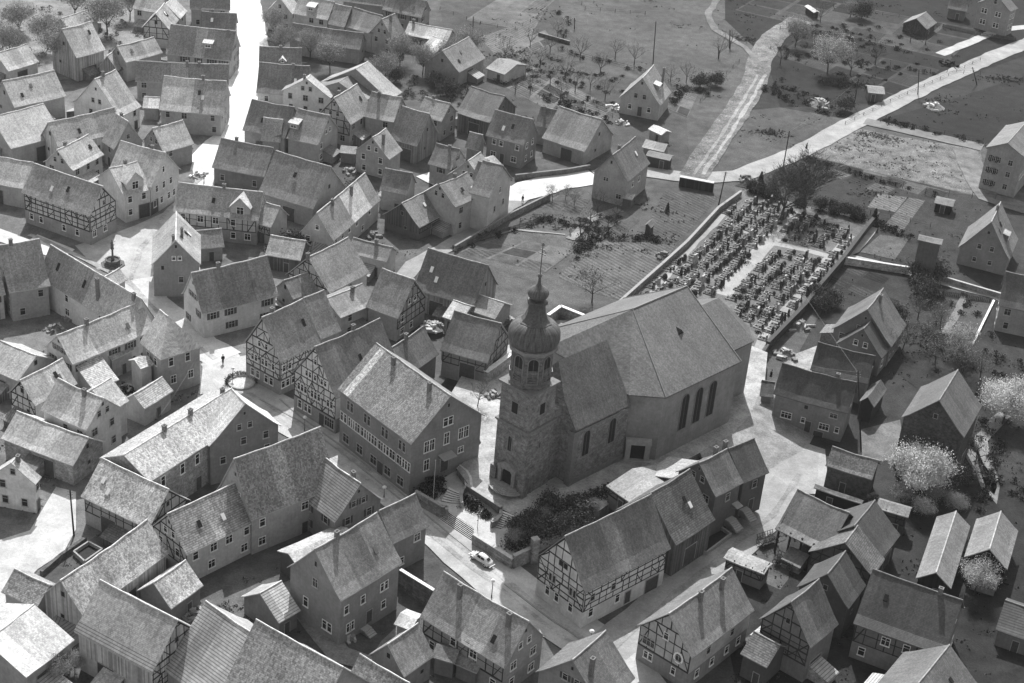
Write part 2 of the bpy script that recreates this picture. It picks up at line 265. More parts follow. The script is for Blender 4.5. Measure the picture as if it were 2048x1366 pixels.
('c30', 'house', 'small house with a bright left slope facing the road to the church', -11.39, 321.98, 1.144, 5.72, 9.55, 4.5, 9.06, 0, {'rt': 0.32, 'wt': 0.41}),
('c31', 'shed', 'small grey roofed shed amid the yards of the old quarter', -12.03, 341.77, -0.356, 3.27, 4.09, 3.0, 6.0, 0, {'rt': 0.23, 'wt': 0.26}),
('c32', 'shed', 'tiny pale roof below the white sash window house', -8.52, 334.5, 1.009, 2.93, 4.62, 2.5, 3.75, 0, {'rt': 0.29, 'wt': 0.26}),
('c33', 'house', 'gable house with a dark roof and pale wall beside the road bend', -7.37, 315.05, -0.415, 6.46, 7.35, 6.5, 10.54, 0, {'rt': 0.14, 'wt': 0.45}),
('d1', 'house', 'mottled dark roofed house above the market street with twin white windows', -58.6, 318.76, -0.227, 11.7, 9.62, 4.14, 8.86, 0, {'rt': 0.18, 'wt': 0.18}),
('d2', 'barn', 'big plain grey roof next to the mottled dark roof in the old quarter', -45.2, 307.64, -0.423, 13.22, 12.69, 4.5, 11.42, 0, {'rt': 0.19, 'wt': 0.31}),
('d3', 'house', 'low terrace with a pale triangular dormer over timber framing', -59.32, 294.1, -0.051, 16.79, 8.25, 5.5, 9.83, 0, {'rt': 0.27, 'wt': 0.47, 'tf': 'r1', 'base': 0.28, 'dorm': [(0.78, 0.45, 3)], 'patch': (0, 0.44, 0.35)}),
('d4', 'shed', 'low dark roofed annex beside the pointed market house', -59.83, 283.81, 0.392, 5.51, 5.56, 3.0, 5.55, 0, {'rt': 0.21, 'wt': 0.28}),
('d5', 'house', 'pointed gable market house with white verges and a lone lamp in front', -63.08, 272.02, 1.779, 11.96, 8.82, 6.86, 11.73, 0, {'rt': 0.33, 'wt': 0.23, 'ch': [(0.35, 0.12), (0.1, -0.05)], 'win': [('e0', 0.42, 7.6, 0.55, 0.7, 'white'), ('e0', 0.55, 7.6, 0.55, 0.7, 'white'), ('e0', 0.5, 10.0, 0.4, 0.6, 'hole'), ('e0', 0.8, 5.6, 0.5, 0.8, 'hole'), ('e0', 0.4, 3.0, 0.8, 1.1, 'grey'), ('r', 0.3, 4, 0.8, 1.1, 'white'), ('r', 0.6, 4, 0.8, 1.1, 'white')]}),
('d6', 'house', 'long house with a board roof and a pale bleached gable opposite the market', -50.84, 259.62, 0.662, 14.87, 8.43, 5.27, 11.44, 0, {'rt': 0.23, 'wt': 0.5, 'kick': 1}),
('d7', 'shed', 'shed roof with holes patched beside a dark board wall', -44.15, 282.97, -0.153, 7.04, 6.82, 3.2, 5.79, 0, {'rt': 0.3, 'wt': 0.13, 'wm': 'w'}),
('d8', 'barn', 'small dark tree shadowed barn roof under the creeper', -39.82, 266.39, 0.818, 6.2, 5.57, 4.0, 6.74, 0, {'rt': 0.17, 'wt': 0.3}),
('d9', 'barn', 'large rectangular grey roof with a bright ridge and a bright torn patch', -35.15, 272.48, 1.0, 11.3, 10.8, 4.5, 9.99, 0, {'rt': 0.23, 'tf': 'e0', 'wt': 0.42, 'ch': [(0.0, 0.0)]}),
('d10', 'house', 'dark roofed house with a pale gable in the yard of the torn roof barn', -28.15, 283.98, -0.321, 8.36, 5.34, 4.0, 5.98, 0, {'rt': 0.17, 'wt': 0.36}),
('d11', 'house', 'house with a bright new roof square and a slim chimney', -36.02, 297.26, 1.252, 21.58, 7.43, 4.5, 9.64, 0, {'rt': 0.24, 'wt': 0.39, 'patch': (0.45, 0.8, 0.5), 'ch': [(0.62, 0.12), (0.28, 0.05)]}),
('d12', 'shed', 'grey roofed barn before the small garden at the road bend', -26.31, 313.57, -0.218, 5.96, 6.71, 4.5, 8.02, 0, {'rt': 0.16, 'wt': 0.34}),
('d13', 'shed', 'light grey small shed roof left of the dark boarded barn', -27.44, 313.65, -0.334, 4.24, 5.39, 2.8, 4.35, 0, {'rt': 0.31, 'wt': 0.27}),
('d14', 'barn', 'barn with a dark boarded gable and an open timbered side at the lane', -21.19, 305.15, 1.036, 12.21, 9.15, 3.27, 7.21, 0, {'rt': 0.22, 'wm': 'w', 'wt': 0.11, 'tf': 'r'}),
('d15', 'house', 'pale rendered house joined behind the dark boarded barn', -14.77, 307.49, 0.945, 8.81, 9.07, 6.69, 10.21, 0, {'rt': 0.18, 'wt': 0.36}),
('d17', 'house', 'gable house with a creeping stain facing the gardens', -7.07, 310.41, 2.769, 4.59, 11.46, 8.01, 13.02, 0, {'rt': 0.15, 'wt': 0.45, 'win': [('e0', 0.5, 6.9, 0.7, 1.3, 'white'), ('e0', 0.3, 3.5, 0.7, 1.2, 'grey'), ('e0', 0.7, 3.5, 0.7, 1.2, 'grey')]}),
('d18', 'house', 'pale gable house at the road fork with a dark small roof behind', 20.03, 329.98, 1.146, 12.24, 8.35, 6.0, 11.19, 0, {'rt': 0.13, 'wt': 0.33, 'win': [('e0', 0.6, 4.8, 0.5, 0.8, 'grey'), ('e0', 0.66, 4.8, 0.5, 0.8, 'grey'), ('e0', 0.52, 9.0, 0.35, 0.6, 'hole'), ('r', 0.3, 3.5, 0.8, 1.1, 'white'), ('r', 0.6, 3.5, 0.8, 1.1, 'white'), ('e0', 0.2, 1.5, 1.1, 1.0, 'grey')]}),
('d19', 'barn', 'long dark roofed barn behind the domed church tower', -11.22, 271.86, -0.394, 12.44, 10.43, 4.5, 10.73, 0, {'rt': 0.13, 'wt': 0.27, 'wm': 'w'}),
('d20', 'house', 'house with a two toned roof and a streaked timber gable in the inner yard', -21.25, 262.94, -0.485, 6.98, 9.88, 5.0, 10.75, 0, {'rt': 0.22, 'wt': 0.29, 'tf': 'e1'}),
('d21', 'house', 'low wing with a triangular dormer joined to the inner yard house', -30.62, 261.2, 0.887, 8.98, 7.91, 5.0, 7.27, 0, {'rt': 0.2, 'wt': 0.35}),
('d22', 'barn', 'grey pitched roof left of the low wing in the inner yard', -34.55, 250.38, 0.861, 4.68, 9.43, 6.0, 12.03, 0, {'rt': 0.2, 'wt': 0.29}),
('d23', 'house', 'timber framed gable house at the corner of the bright plaza', -38.56, 241.75, 0.936, 9.44, 8.88, 6.85, 13.57, 0, {'rt': 0.21, 'tf': 'e0 r', 'wt': 0.54, 'base': 0.27, 'fan': True, 'win': [('e0', 0.8, 1.3, 0.75, 1.3, 'white'), ('e0', 0.65, 1.3, 0.75, 1.3, 'white'), ('e0', 0.4, 1.3, 0.75, 1.3, 'white'), ('e0', 0.25, 1.3, 0.75, 1.3, 'white'), ('e0', 0.8, 4.4, 0.6, 1.1, 'white'), ('e0', 0.7, 4.4, 0.6, 1.1, 'white'), ('e0', 0.5, 4.4, 0.6, 1.1, 'white'), ('e0', 0.4, 4.4, 0.6, 1.1, 'white'), ('e0', 0.2, 4.4, 0.6, 1.1, 'white'), ('e0', 0.6, 7.6, 0.6, 1.0, 'white'), ('e0', 0.4, 7.6, 0.6, 1.0, 'white'), ('r', 0.08, 1.4, 0.7, 1.2, 'white'), ('r', 0.2, 1.4, 0.7, 1.2, 'white'), ('r', 0.35, 1.4, 0.7, 1.2, 'white'), ('r', 0.1, 4.5, 0.7, 1.1, 'white'), ('r', 0.25, 4.5, 0.7, 1.1, 'white')]}),
('d24', 'house', 'richly timber framed gable house with shop windows on the main street', -26.66, 234.15, 0.883, 14.56, 10.71, 7.21, 14.41, 0, {'rt': 0.14, 'tf': 'e0', 'wt': 0.6, 'base': 0.27, 'fan': True, 'win': [('e0', 0.88, 4.6, 0.62, 1.2, 'white'), ('e0', 0.8, 4.6, 0.62, 1.2, 'white'), ('e0', 0.72, 4.6, 0.62, 1.2, 'white'), ('e0', 0.56, 4.6, 0.62, 1.2, 'white'), ('e0', 0.48, 4.6, 0.62, 1.2, 'white'), ('e0', 0.4, 4.6, 0.62, 1.2, 'white'), ('e0', 0.18, 4.6, 0.62, 1.2, 'white'), ('e0', 0.1, 4.6, 0.62, 1.2, 'white'), ('e0', 0.7, 8.0, 0.55, 0.95, 'white'), ('e0', 0.62, 8.0, 0.55, 0.95, 'white'), ('e0', 0.5, 8.0, 0.55, 0.95, 'white'), ('e0', 0.34, 8.0, 0.55, 0.95, 'white'), ('e0', 0.26, 8.0, 0.55, 0.95, 'white'), ('e0', 0.5, 11.0, 0.6, 0.9, 'white'), ('e0', 0.85, 1.2, 0.8, 1.4, 'white'), ('e0', 0.7, 1.2, 0.8, 1.4, 'white'), ('e0', 0.62, 1.2, 0.8, 1.4, 'white'), ('e0', 0.32, 0.1, 1.2, 2.4, 'door'), ('e0', 0.14, 0.8, 2.1, 1.7, 'grey'), ('r', 0.2, 4.6, 0.7, 1.1, 'white'), ('r', 0.4, 4.6, 0.7, 1.1, 'white')]}),
('d26', 'house', 'small roofed outbuilding with a bright stone chimney behind the school', -17.62, 243.69, 1.058, 9.28, 7.14, 4.0, 8.13, 1, {'rt': 0.13, 'wt': 0.19, 'ch': [(0.45, 0.0)]}),
('d27', 'barn', 'timber walled barn with a dark spreading roof between school and tower', -6.17, 248.11, -0.35, 8.83, 10.37, 4.5, 9.69, 2, {'rt': 0.14, 'wt': 0.22, 'tf': 'r e1'}),
('d28', 'shed', 'grey lean roof below the long dark barn behind the tower', -4.37, 265.95, -0.466, 5.49, 6.73, 3.0, 4.89, 1, {'rt': 0.23, 'wt': 0.26}),
('d29', 'shed', 'pale lean roof in the yard beside the long dark barn', -9.55, 264.21, -0.45, 3.8, 7.65, 2.6, 4.36, 1, {'rt': 0.3, 'wt': 0.26}),
('e1', 'house', 'large mottled roof at the left edge below the bright street', -87.62, 258.2, 0.567, 7.23, 10.73, 6.0, 12.73, 0, {'rt': 0.26, 'wt': 0.32, 'ch': [(0.3, 0.0)], 'kick': 1}),
('e2', 'house', 'long house whose roof turns from dark to pale along the market street', -73.07, 253.5, -0.687, 26.28, 6.23, 5.5, 10.88, 0, {'rt': 0.42, 'wt': 0.63, 'patch': (0, 0.52, 0.27), 'ch': [(0.62, 0.3), (0.93, 0.05)]}),
('e3', 'house', 'pale dormer fronted house turned towards the white market street', -72.07, 260.27, -2.014, 4.22, 3.57, 5.5, 7.22, 0, {'rt': 0.42, 'wt': 0.46}),
('e4', 'house', 'dark walled pale roofed house low at the left edge', -91.84, 254.28, 0.569, 3.53, 5.56, 5.0, 7.91, 0, {'rt': 0.42, 'wt': 0.48}),
('e5', 'house', 'very pale long roof with a tall white capped chimney on the main street', -68.72, 239.4, 0.923, 17.22, 7.74, 5.92, 9.79, 0, {'rt': 0.42, 'wt': 0.47}),
('e6', 'building', 'corner building with a pale hipped roof and a dormer over the plaza', -56.25, 236.96, -0.82, 6.77, 7.94, 7.35, 12.45, 0, {'rt': 0.42, 'wt': 0.34, 'hip': (0, 4), 'dorm': [], 'win': [('e1', 0.25, 5.4, 0.8, 1.5, 'white'), ('e1', 0.68, 5.4, 0.8, 1.5, 'white'), ('e1', 0.3, 2.0, 0.9, 1.4, 'white'), ('e1', 0.75, 2.0, 0.9, 1.4, 'white'), ('r', 0.3, 5.2, 0.8, 1.3, 'white'), ('r', 0.7, 5.2, 0.8, 1.3, 'white'), ('l', 0.3, 5.2, 0.8, 1.3, 'white'), ('l', 0.7, 5.2, 0.8, 1.3, 'white')]}),
('e7', 'barn', 'dark edged grey barn roof with worn tiles near the left edge', -74.19, 224.65, 1.036, 9.01, 6.23, 4.5, 8.04, 0, {'rt': 0.41, 'tf': 'e0', 'wt': 0.64}),
('e8', 'shed', 'shed roof of coarse rows of tiles beside the very pale long roof', -69.28, 233.26, 0.836, 5.0, 10.59, 3.0, 5.3, 0, {'rt': 0.42, 'rx': 'row', 'wt': 0.38}),
('e9', 'house', 'pale broad roof house with a washing line in the narrow yard', -65.49, 216.26, -0.494, 9.5, 8.17, 6.77, 10.52, 0, {'rt': 0.42, 'wt': 0.48}),
('e10', 'house', 'small pale wing with a white edge meeting the broad pale roof', -63.51, 220.67, 1.086, 4.35, 7.29, 6.0, 8.9, 0, {'rt': 0.42, 'wt': 0.46}),
('e11', 'barn', 'low barn with a stained pale roof and a dark stone front at the left edge', -68.6, 211.04, -0.411, 13.73, 7.78, 3.98, 6.91, 0, {'rt': 0.42, 'wt': 0.24, 'wm': 'b'}),
('e12', 'shed', 'row tiled stable roof with a hoisted gable by the corner building', -57.75, 226.77, 1.083, 6.95, 4.64, 3.6, 5.45, 0, {'rt': 0.42, 'rx': 'row', 'wt': 0.37}),
('e13', 'shed', 'tall narrow turret like shed with a broken tile top in the yard', -60.47, 233.64, 0.826, 2.63, 3.6, 5.5, 6.39, 0, {'rt': 0.42, 'rx': 'row', 'wt': 0.42}),
('e14', 'shed', 'dark lean roofed shed under the very pale long roof', -66.05, 238.88, 0.988, 5.01, 3.61, 4.0, 4.95, 0, {'rt': 0.27, 'wt': 0.31}),
('e15', 'house', 'long wing of the mottled L shaped roof with two bright chimneys', -48.92, 210.41, 1.056, 24.09, 9.89, 7.5, 10.12, 0, {'rt': 0.34, 'rx': 'rough', 'wt': 0.25, 'wm': 'b', 'kick': 0, 'ch': [(0.36, 0.0), (0.6, 0.0), (0.93, -0.05)], 'win': [('r', 0.12, 4.9, 0.8, 1.7, 'white'), ('r', 0.3, 4.9, 0.8, 1.7, 'white'), ('r', 0.44, 4.9, 0.8, 1.7, 'white'), ('r', 0.57, 4.9, 0.8, 1.7, 'white'), ('r', 0.72, 4.9, 0.8, 1.7, 'white'), ('r', 0.6, 1.2, 1.0, 2.0, 'grey'), ('r', 0.45, 0.1, 1.2, 2.3, 'door'), ('l', 0.2, 4.9, 0.8, 1.5, 'white'), ('l', 0.4, 4.9, 0.8, 1.5, 'white'), ('l', 0.6, 4.9, 0.8, 1.5, 'white'), ('l', 0.8, 4.9, 0.8, 1.5, 'white'), ('e1', 0.3, 4.9, 0.8, 1.5, 'white'), ('e1', 0.7, 4.9, 0.8, 1.5, 'white')]}),
('e16', 'house', 'bright wing of the mottled L shaped roof at the narrow street', -40.55, 213.53, -0.92, 4.57, 12.21, 7.5, 13.39, 0, {'rt': 0.6, 'wt': 0.2}),
('e17', 'house', 'timbered end house with a ragged tile roof at the narrow street', -39.4, 219.81, -0.263, 3.72, 2.91, 4.78, 6.53, 0, {'rt': 0.42, 'rx': 'rough', 'wt': 0.26, 'tf': 'r'}),
('e18', 'barn', 'speckled roof barn with a timbered gable and white skylight', -52.43, 196.69, -0.506, 12.97, 9.0, 5.0, 9.36, 0, {'rt': 0.42, 'rx': 'rough', 'tf': 'e1 r', 'wt': 0.3}),
('e20', 'house', 'left edge gable house with twin slit windows beside the bright square', -70.56, 198.64, 1.417, 2.06, 7.19, 5.5, 8.56, 0, {'rt': 0.42, 'wt': 0.64}),
('e22', 'barn', 'grey roofed barn with a rounded pale edge near the left edge', -80.09, 231.8, -0.482, 7.96, 8.9, 4.5, 7.2, 0, {'rt': 0.37, 'wt': 0.38}),
('f1', 'house', 'long tiled house with a white fronted lower storey in the lower left block', -41.43, 191.29, 0.855, 12.37, 8.64, 5.5, 10.16, 0, {'rt': 0.27, 'rx': 'row', 'wt': 0.48, 'tf': 'e0'}),
('f2', 'house', 'moss speckled roof with a light ridge in the middle of the lower block', -32.38, 200.34, 0.758, 15.06, 9.16, 6.5, 14.49, 0, {'rt': 0.22, 'rx': 'rough', 'wt': 0.36}),
('f3', 'house', 'strip roofed house with a dormer and a broken lower edge', -23.2, 201.03, -0.771, 9.2, 9.14, 5.5, 10.44, 0, {'rt': 0.28, 'rx': 'stripe', 'wt': 0.23}),
('f4', 'house', 'big plain gable house with a shingled lower roof edge and a paved yard', -19.94, 181.51, 0.921, 11.97, 10.3, 8.12, 13.94, 0, {'rt': 0.2, 'wt': 0.23, 'win': [('e0', 0.2, 1.4, 0.7, 1.4, 'white'), ('e0', 0.3, 1.4, 0.7, 1.4, 'white'), ('e0', 0.68, 3.2, 0.8, 1.5, 'white'), ('e0', 0.5, 7.5, 0.9, 1.3, 'grey'), ('e0', 0.5, 10.9, 0.4, 0.8, 'hole'), ('r', 0.15, 1.6, 0.8, 1.4, 'white'), ('r', 0.2, 1.6, 0.8, 1.4, 'white'), ('r', 0.1, 5.0, 0.75, 1.3, 'white'), ('r', 0.38, 5.0, 0.75, 1.3, 'white'), ('r', 0.72, 5.0, 0.75, 1.3, 'white'), ('r', 0.78, 5.0, 0.75, 1.3, 'white'), ('r', 0.75, 1.8, 0.8, 1.3, 'white'), ('r', 0.5, 0.9, 1.1, 2.1, 'door'), ('l', 0.2, 4.8, 0.8, 1.2, 'white'), ('l', 0.5, 4.8, 0.8, 1.2, 'white'), ('l', 0.8, 4.8, 0.8, 1.2, 'white')], 'stoop': ('r', 0.42, 1.4, 4)}),
('f5', 'house', 'darker joined house with an overhanging upper storey at the stepped square', -14.24, 194.91, 0.823, 6.93, 6.61, 5.91, 9.82, 0, {'rt': 0.17, 'wt': 0.21}),
('f6', 'shed', 'small strip roofed shed against the big plain gable house', -29.56, 178.16, 0.902, 3.94, 7.78, 3.0, 5.84, 0, {'rt': 0.41, 'rx': 'stripe', 'wt': 0.19}),
('f7', 'shed', 'pale single pitch roof over a dark open shed beside the plain gable house', -24.96, 191.05, 0.784, 10.42, 5.35, 3.5, 4.65, 0, {'rt': 0.42, 'wt': 0.1}),
('f8', 'house', 'two chimneyed house with overgrown lean roofs facing the main street', -0.42, 174.28, -0.64, 14.78, 8.8, 5.5, 10.73, 0, {'rt': 0.21, 'wt': 0.3, 'tf': 'r', 'base': 0.25, 'ch': [(0.26, 0.12), (0.83, 0.12)], 'patch': (0.43, 0.72, 0.31)}),
('f10', 'barn', 'yard barn whose roof leans between bright snow like slopes', -10.69, 168.88, 0.932, 5.94, 6.3, 4.0, 7.64, 0, {'rt': 0.24, 'wt': 0.22}),
('f11', 'barn', 'mottled roof with a bright ridge at the bottom edge left of centre', -22.26, 155.21, -0.555, 13.82, 18.83, 6.01, 16.18, 0, {'rt': 0.28, 'rx': 'rough', 'wt': 0.31}),
('f12', 'barn', 'bottom edge roof with a pale ridge right of the yard', -11.96, 157.44, -0.597, 8.1, 11.9, 5.0, 11.48, 0, {'rt': 0.23, 'rx': 'rough', 'wt': 0.27}),
('f13', 'barn', 'long mottled barn roof with a bright ridge board in the lower left', -52.16, 178.92, 1.081, 16.95, 7.49, 5.0, 9.15, 0, {'rt': 0.36, 'rx': 'rough', 'wt': 0.39, 'wm': 'w'}),
('f14', 'barn', 'plain grey roof with a striped lower part and board walls below', -44.39, 165.82, -0.513, 13.3, 9.89, 6.5, 11.8, 0, {'rt': 0.35, 'wt': 0.45, 'wm': 'w', 'stripe': 0.7, 'tf': 'e1'}),
('f15', 'barn', 'large evenly striped sheet roof at the bottom edge', -32.1, 163.48, -0.661, 9.67, 14.04, 5.0, 12.09, 0, {'rt': 0.4, 'rx': 'stripe', 'wt': 0.33}),
('f16', 'shed', 'worn tiled roof with dark holes above a low wall in the lower left', -43.46, 178.87, 1.047, 6.42, 6.31, 3.5, 6.42, 0, {'rt': 0.42, 'rx': 'rough', 'wt': 0.18}),
('f17', 'shed', 'dark speckled small roof in the bright square at the left edge', -61.62, 176.54, -0.456, 6.24, 5.41, 3.0, 5.2, 0, {'rt': 0.24, 'rx': 'rough', 'wt': 0.38}),
('f18', 'barn', 'streaked pale roof in the bottom left corner with a brighter upper slope', -60.75, 164.49, 1.109, 8.78, 13.31, 4.5, 7.29, 0, {'rt': 0.42, 'kick': 0, 'wt': 0.38}),
('f19', 'barn', 'bottom edge roof behind the striped sheet roof', -27.96, 156.95, 0.777, 14.03, 8.75, 5.0, 9.68, 0, {'rt': 0.36, 'rx': 'rough', 'wt': 0.31}),
('g1', 'house', 'white timber framed gable house on a stone plinth at the street corner', 15.74, 191.53, 0.775, 17.18, 10.12, 6.75, 13.34, 0, {'rt': 0.12, 'tf': 'e0 r', 'wt': 0.57, 'base': 0.55, 'win': [('e0', 0.75, 1.6, 0.75, 1.35, 'white'), ('e0', 0.55, 1.6, 0.75, 1.35, 'white'), ('e0', 0.25, 1.6, 0.75, 1.35, 'white'), ('e0', 0.72, 4.3, 0.5, 1.2, 'grey'), ('e0', 0.64, 4.3, 0.5, 1.2, 'grey'), ('e0', 0.28, 4.3, 0.5, 1.2, 'grey'), ('e0', 0.2, 4.3, 0.5, 1.2, 'grey'), ('e0', 0.54, 7.9, 0.7, 0.9, 'hole'), ('e0', 0.44, 7.9, 0.7, 0.9, 'hole'), ('r', 0.1, 1.5, 0.8, 1.3, 'white'), ('r', 0.42, 1.5, 0.8, 1.3, 'white'), ('r', 0.1, 4.3, 0.8, 1.1, 'grey'), ('r', 0.35, 4.3, 0.8, 1.1, 'grey'), ('r', 0.55, 0.3, 1.1, 2.1, 'door'), ('r', 0.85, 0.0, 2.6, 2.6, 'door')], 'ch': []}),
('g2', 'barn', 'sagging dark tiled barn raised above its neighbours in the street row', 24.95, 202.86, 0.872, 9.55, 11.53, 5.5, 11.64, 0.7, {'rt': 0.1, 'rx': 'row', 'wt': 0.12, 'wm': 'w'}),
('g3', 'house', 'mid grey tiled house with white sashes in the street row', 31.8, 211.27, 0.789, 6.43, 8.21, 6.98, 10.92, 1, {'rt': 0.12, 'wt': 0.13, 'ch': [(0.75, -0.1)], 'stoop': ('r', 0.75, 1.6, 6), 'canopy': ('r', 0.9, 3.4, 1.4, 1.2)}),
('g4', 'house', 'darkest tiled end house with a porch and outside stair in the street row', 36.46, 215.65, 0.711, 5.61, 8.17, 6.28, 10.28, 1.5, {'rt': 0.07, 'wt': 0.12, 'ch': [(0.1, -0.15)], 'stoop': ('r', 0.2, 1.5, 6)}),
('g5', 'shed', 'pale flat roofed shed with dark open side behind the street row', 28.54, 214.01, 0.945, 6.85, 10.76, 3.0, 4.75, 2.4, {'rt': 0.34, 'wt': 0.05}),
('g7', 'shed', 'timbered side shed with a pale front slope beside the church garden', 22.15, 211.64, -0.831, 5.86, 10.57, 3.0, 4.15, 2.4, {'rt': 0.23, 'wt': 0.14, 'tf': 'r'}),
('g8', 'house', 'timber framed house with a round sign and a row of barred windows', 28.42, 179.66, 0.891, 14.63, 9.26, 6.0, 10.78, 0, {'rt': 0.16, 'tf': 'e0', 'wt': 0.4, 'base': 0.22, 'ch': [(0.45, 0.06), (0.76, 0.1)], 'ring': ('e0', 0.22, 4.5, 0.8), 'win': [('e0', 0.8, 3.6, 1.9, 1.2, 'grey'), ('e0', 0.22, 4.0, 0.9, 1.2, 'grey'), ('e0', 0.82, 1.4, 0.6, 1.1, 'white'), ('e0', 0.73, 1.4, 0.6, 1.1, 'white'), ('e0', 0.28, 1.4, 0.6, 1.1, 'white'), ('e0', 0.5, 6.3, 0.7, 1.0, 'white'), ('r', 0.15, 1.2, 0.8, 1.2, 'white'), ('r', 0.4, 1.2, 0.8, 1.2, 'white'), ('r', 0.65, 1.2, 0.8, 1.2, 'white'), ('r', 0.85, 1.2, 0.8, 1.2, 'white'), ('r', 0.3, 4.0, 0.8, 1.1, 'grey'), ('r', 0.7, 4.0, 0.8, 1.1, 'grey')]}),
('g9', 'house', 'roof corner at the bottom edge right of centre with a dark chimney', 13.33, 165.97, 0.981, 7.73, 10.43, 6.0, 10.98, 0, {'rt': 0.15, 'ch': [(0.2, 0.2)], 'wt': 0.25}),
('g11', 'shed', 'timbered shed with a bleached lean roof beside the sunny side yard', 37.31, 197.35, -0.498, 6.54, 3.23, 3.29, 3.62, 0, {'rt': 0.26, 'tf': 'r e1', 'wt': 0.17}),
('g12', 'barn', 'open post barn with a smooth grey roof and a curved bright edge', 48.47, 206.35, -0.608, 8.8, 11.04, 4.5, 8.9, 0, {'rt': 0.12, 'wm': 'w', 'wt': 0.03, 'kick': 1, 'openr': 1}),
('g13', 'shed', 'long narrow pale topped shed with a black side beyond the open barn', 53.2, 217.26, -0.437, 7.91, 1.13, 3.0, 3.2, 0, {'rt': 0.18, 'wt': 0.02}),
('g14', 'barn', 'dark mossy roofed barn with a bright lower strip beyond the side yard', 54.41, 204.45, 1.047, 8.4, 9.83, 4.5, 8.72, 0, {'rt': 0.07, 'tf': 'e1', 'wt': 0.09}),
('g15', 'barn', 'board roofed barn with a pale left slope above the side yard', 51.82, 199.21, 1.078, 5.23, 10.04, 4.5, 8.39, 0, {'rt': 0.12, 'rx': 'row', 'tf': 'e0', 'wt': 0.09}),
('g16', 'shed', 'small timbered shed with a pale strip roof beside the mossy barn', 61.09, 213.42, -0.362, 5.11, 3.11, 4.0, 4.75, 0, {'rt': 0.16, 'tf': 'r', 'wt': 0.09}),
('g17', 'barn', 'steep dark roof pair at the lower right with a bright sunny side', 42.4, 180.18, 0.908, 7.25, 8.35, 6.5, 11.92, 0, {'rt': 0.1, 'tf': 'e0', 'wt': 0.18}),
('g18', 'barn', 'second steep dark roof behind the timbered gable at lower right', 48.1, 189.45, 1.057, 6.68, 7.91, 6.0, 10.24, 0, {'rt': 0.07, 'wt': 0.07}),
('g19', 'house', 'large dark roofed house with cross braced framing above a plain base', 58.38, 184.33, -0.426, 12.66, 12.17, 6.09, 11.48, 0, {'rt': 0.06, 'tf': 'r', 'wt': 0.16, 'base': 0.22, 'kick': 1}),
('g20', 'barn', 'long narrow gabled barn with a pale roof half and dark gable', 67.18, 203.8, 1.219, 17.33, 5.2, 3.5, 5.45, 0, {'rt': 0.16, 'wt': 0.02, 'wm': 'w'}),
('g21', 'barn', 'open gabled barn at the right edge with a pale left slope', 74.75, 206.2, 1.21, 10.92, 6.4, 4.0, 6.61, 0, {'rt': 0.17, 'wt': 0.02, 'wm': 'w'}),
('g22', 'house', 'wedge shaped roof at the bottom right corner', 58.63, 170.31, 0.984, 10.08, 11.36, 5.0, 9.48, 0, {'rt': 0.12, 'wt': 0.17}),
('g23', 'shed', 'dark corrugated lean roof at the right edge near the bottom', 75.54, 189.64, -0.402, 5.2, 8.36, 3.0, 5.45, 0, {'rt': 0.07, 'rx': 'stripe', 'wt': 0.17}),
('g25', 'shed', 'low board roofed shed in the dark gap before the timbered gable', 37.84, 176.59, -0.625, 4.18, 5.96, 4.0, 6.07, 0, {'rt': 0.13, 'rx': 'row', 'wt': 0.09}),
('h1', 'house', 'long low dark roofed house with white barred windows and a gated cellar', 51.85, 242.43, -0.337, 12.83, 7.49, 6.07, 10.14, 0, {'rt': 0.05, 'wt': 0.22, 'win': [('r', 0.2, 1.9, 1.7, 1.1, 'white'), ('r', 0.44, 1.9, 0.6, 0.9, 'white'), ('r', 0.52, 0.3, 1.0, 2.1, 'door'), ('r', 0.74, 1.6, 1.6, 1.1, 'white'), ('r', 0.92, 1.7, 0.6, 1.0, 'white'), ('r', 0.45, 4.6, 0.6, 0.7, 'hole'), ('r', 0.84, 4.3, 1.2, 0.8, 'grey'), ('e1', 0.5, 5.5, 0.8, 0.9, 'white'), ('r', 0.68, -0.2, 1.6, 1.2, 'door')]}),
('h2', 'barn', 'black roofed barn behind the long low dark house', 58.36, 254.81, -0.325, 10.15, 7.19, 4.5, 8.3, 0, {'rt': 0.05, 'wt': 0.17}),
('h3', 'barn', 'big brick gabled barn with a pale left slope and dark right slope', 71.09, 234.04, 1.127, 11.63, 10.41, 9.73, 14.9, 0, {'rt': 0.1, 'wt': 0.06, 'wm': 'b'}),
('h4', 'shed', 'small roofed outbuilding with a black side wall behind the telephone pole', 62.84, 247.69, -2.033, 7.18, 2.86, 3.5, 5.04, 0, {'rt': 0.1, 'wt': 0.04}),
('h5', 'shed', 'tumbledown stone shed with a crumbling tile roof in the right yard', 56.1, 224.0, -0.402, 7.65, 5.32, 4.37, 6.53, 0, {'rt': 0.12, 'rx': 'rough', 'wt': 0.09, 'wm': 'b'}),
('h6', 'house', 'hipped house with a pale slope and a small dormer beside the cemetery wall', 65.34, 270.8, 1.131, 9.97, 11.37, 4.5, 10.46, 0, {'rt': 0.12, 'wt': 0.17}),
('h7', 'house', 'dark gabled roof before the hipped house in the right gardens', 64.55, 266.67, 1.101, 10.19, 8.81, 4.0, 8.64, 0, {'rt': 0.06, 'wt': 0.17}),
('h8', 'house', 'light gable house with shed dormers both sides near the right edge', 96.19, 313.3, 1.198, 11.31, 10.48, 3.92, 11.09, 0, {'rt': 0.16, 'wt': 0.22, 'win': [('e0', 0.62, 4.6, 0.75, 1.0, 'grey'), ('e0', 0.36, 4.6, 0.75, 1.0, 'grey'), ('e0', 0.66, 1.6, 0.7, 0.9, 'grey'), ('e0', 0.34, 1.6, 0.7, 0.9, 'grey'), ('e0', 0.5, 8.2, 0.5, 0.6, 'hole')], 'dorm': [(0.45, 0.55, 1)]}),
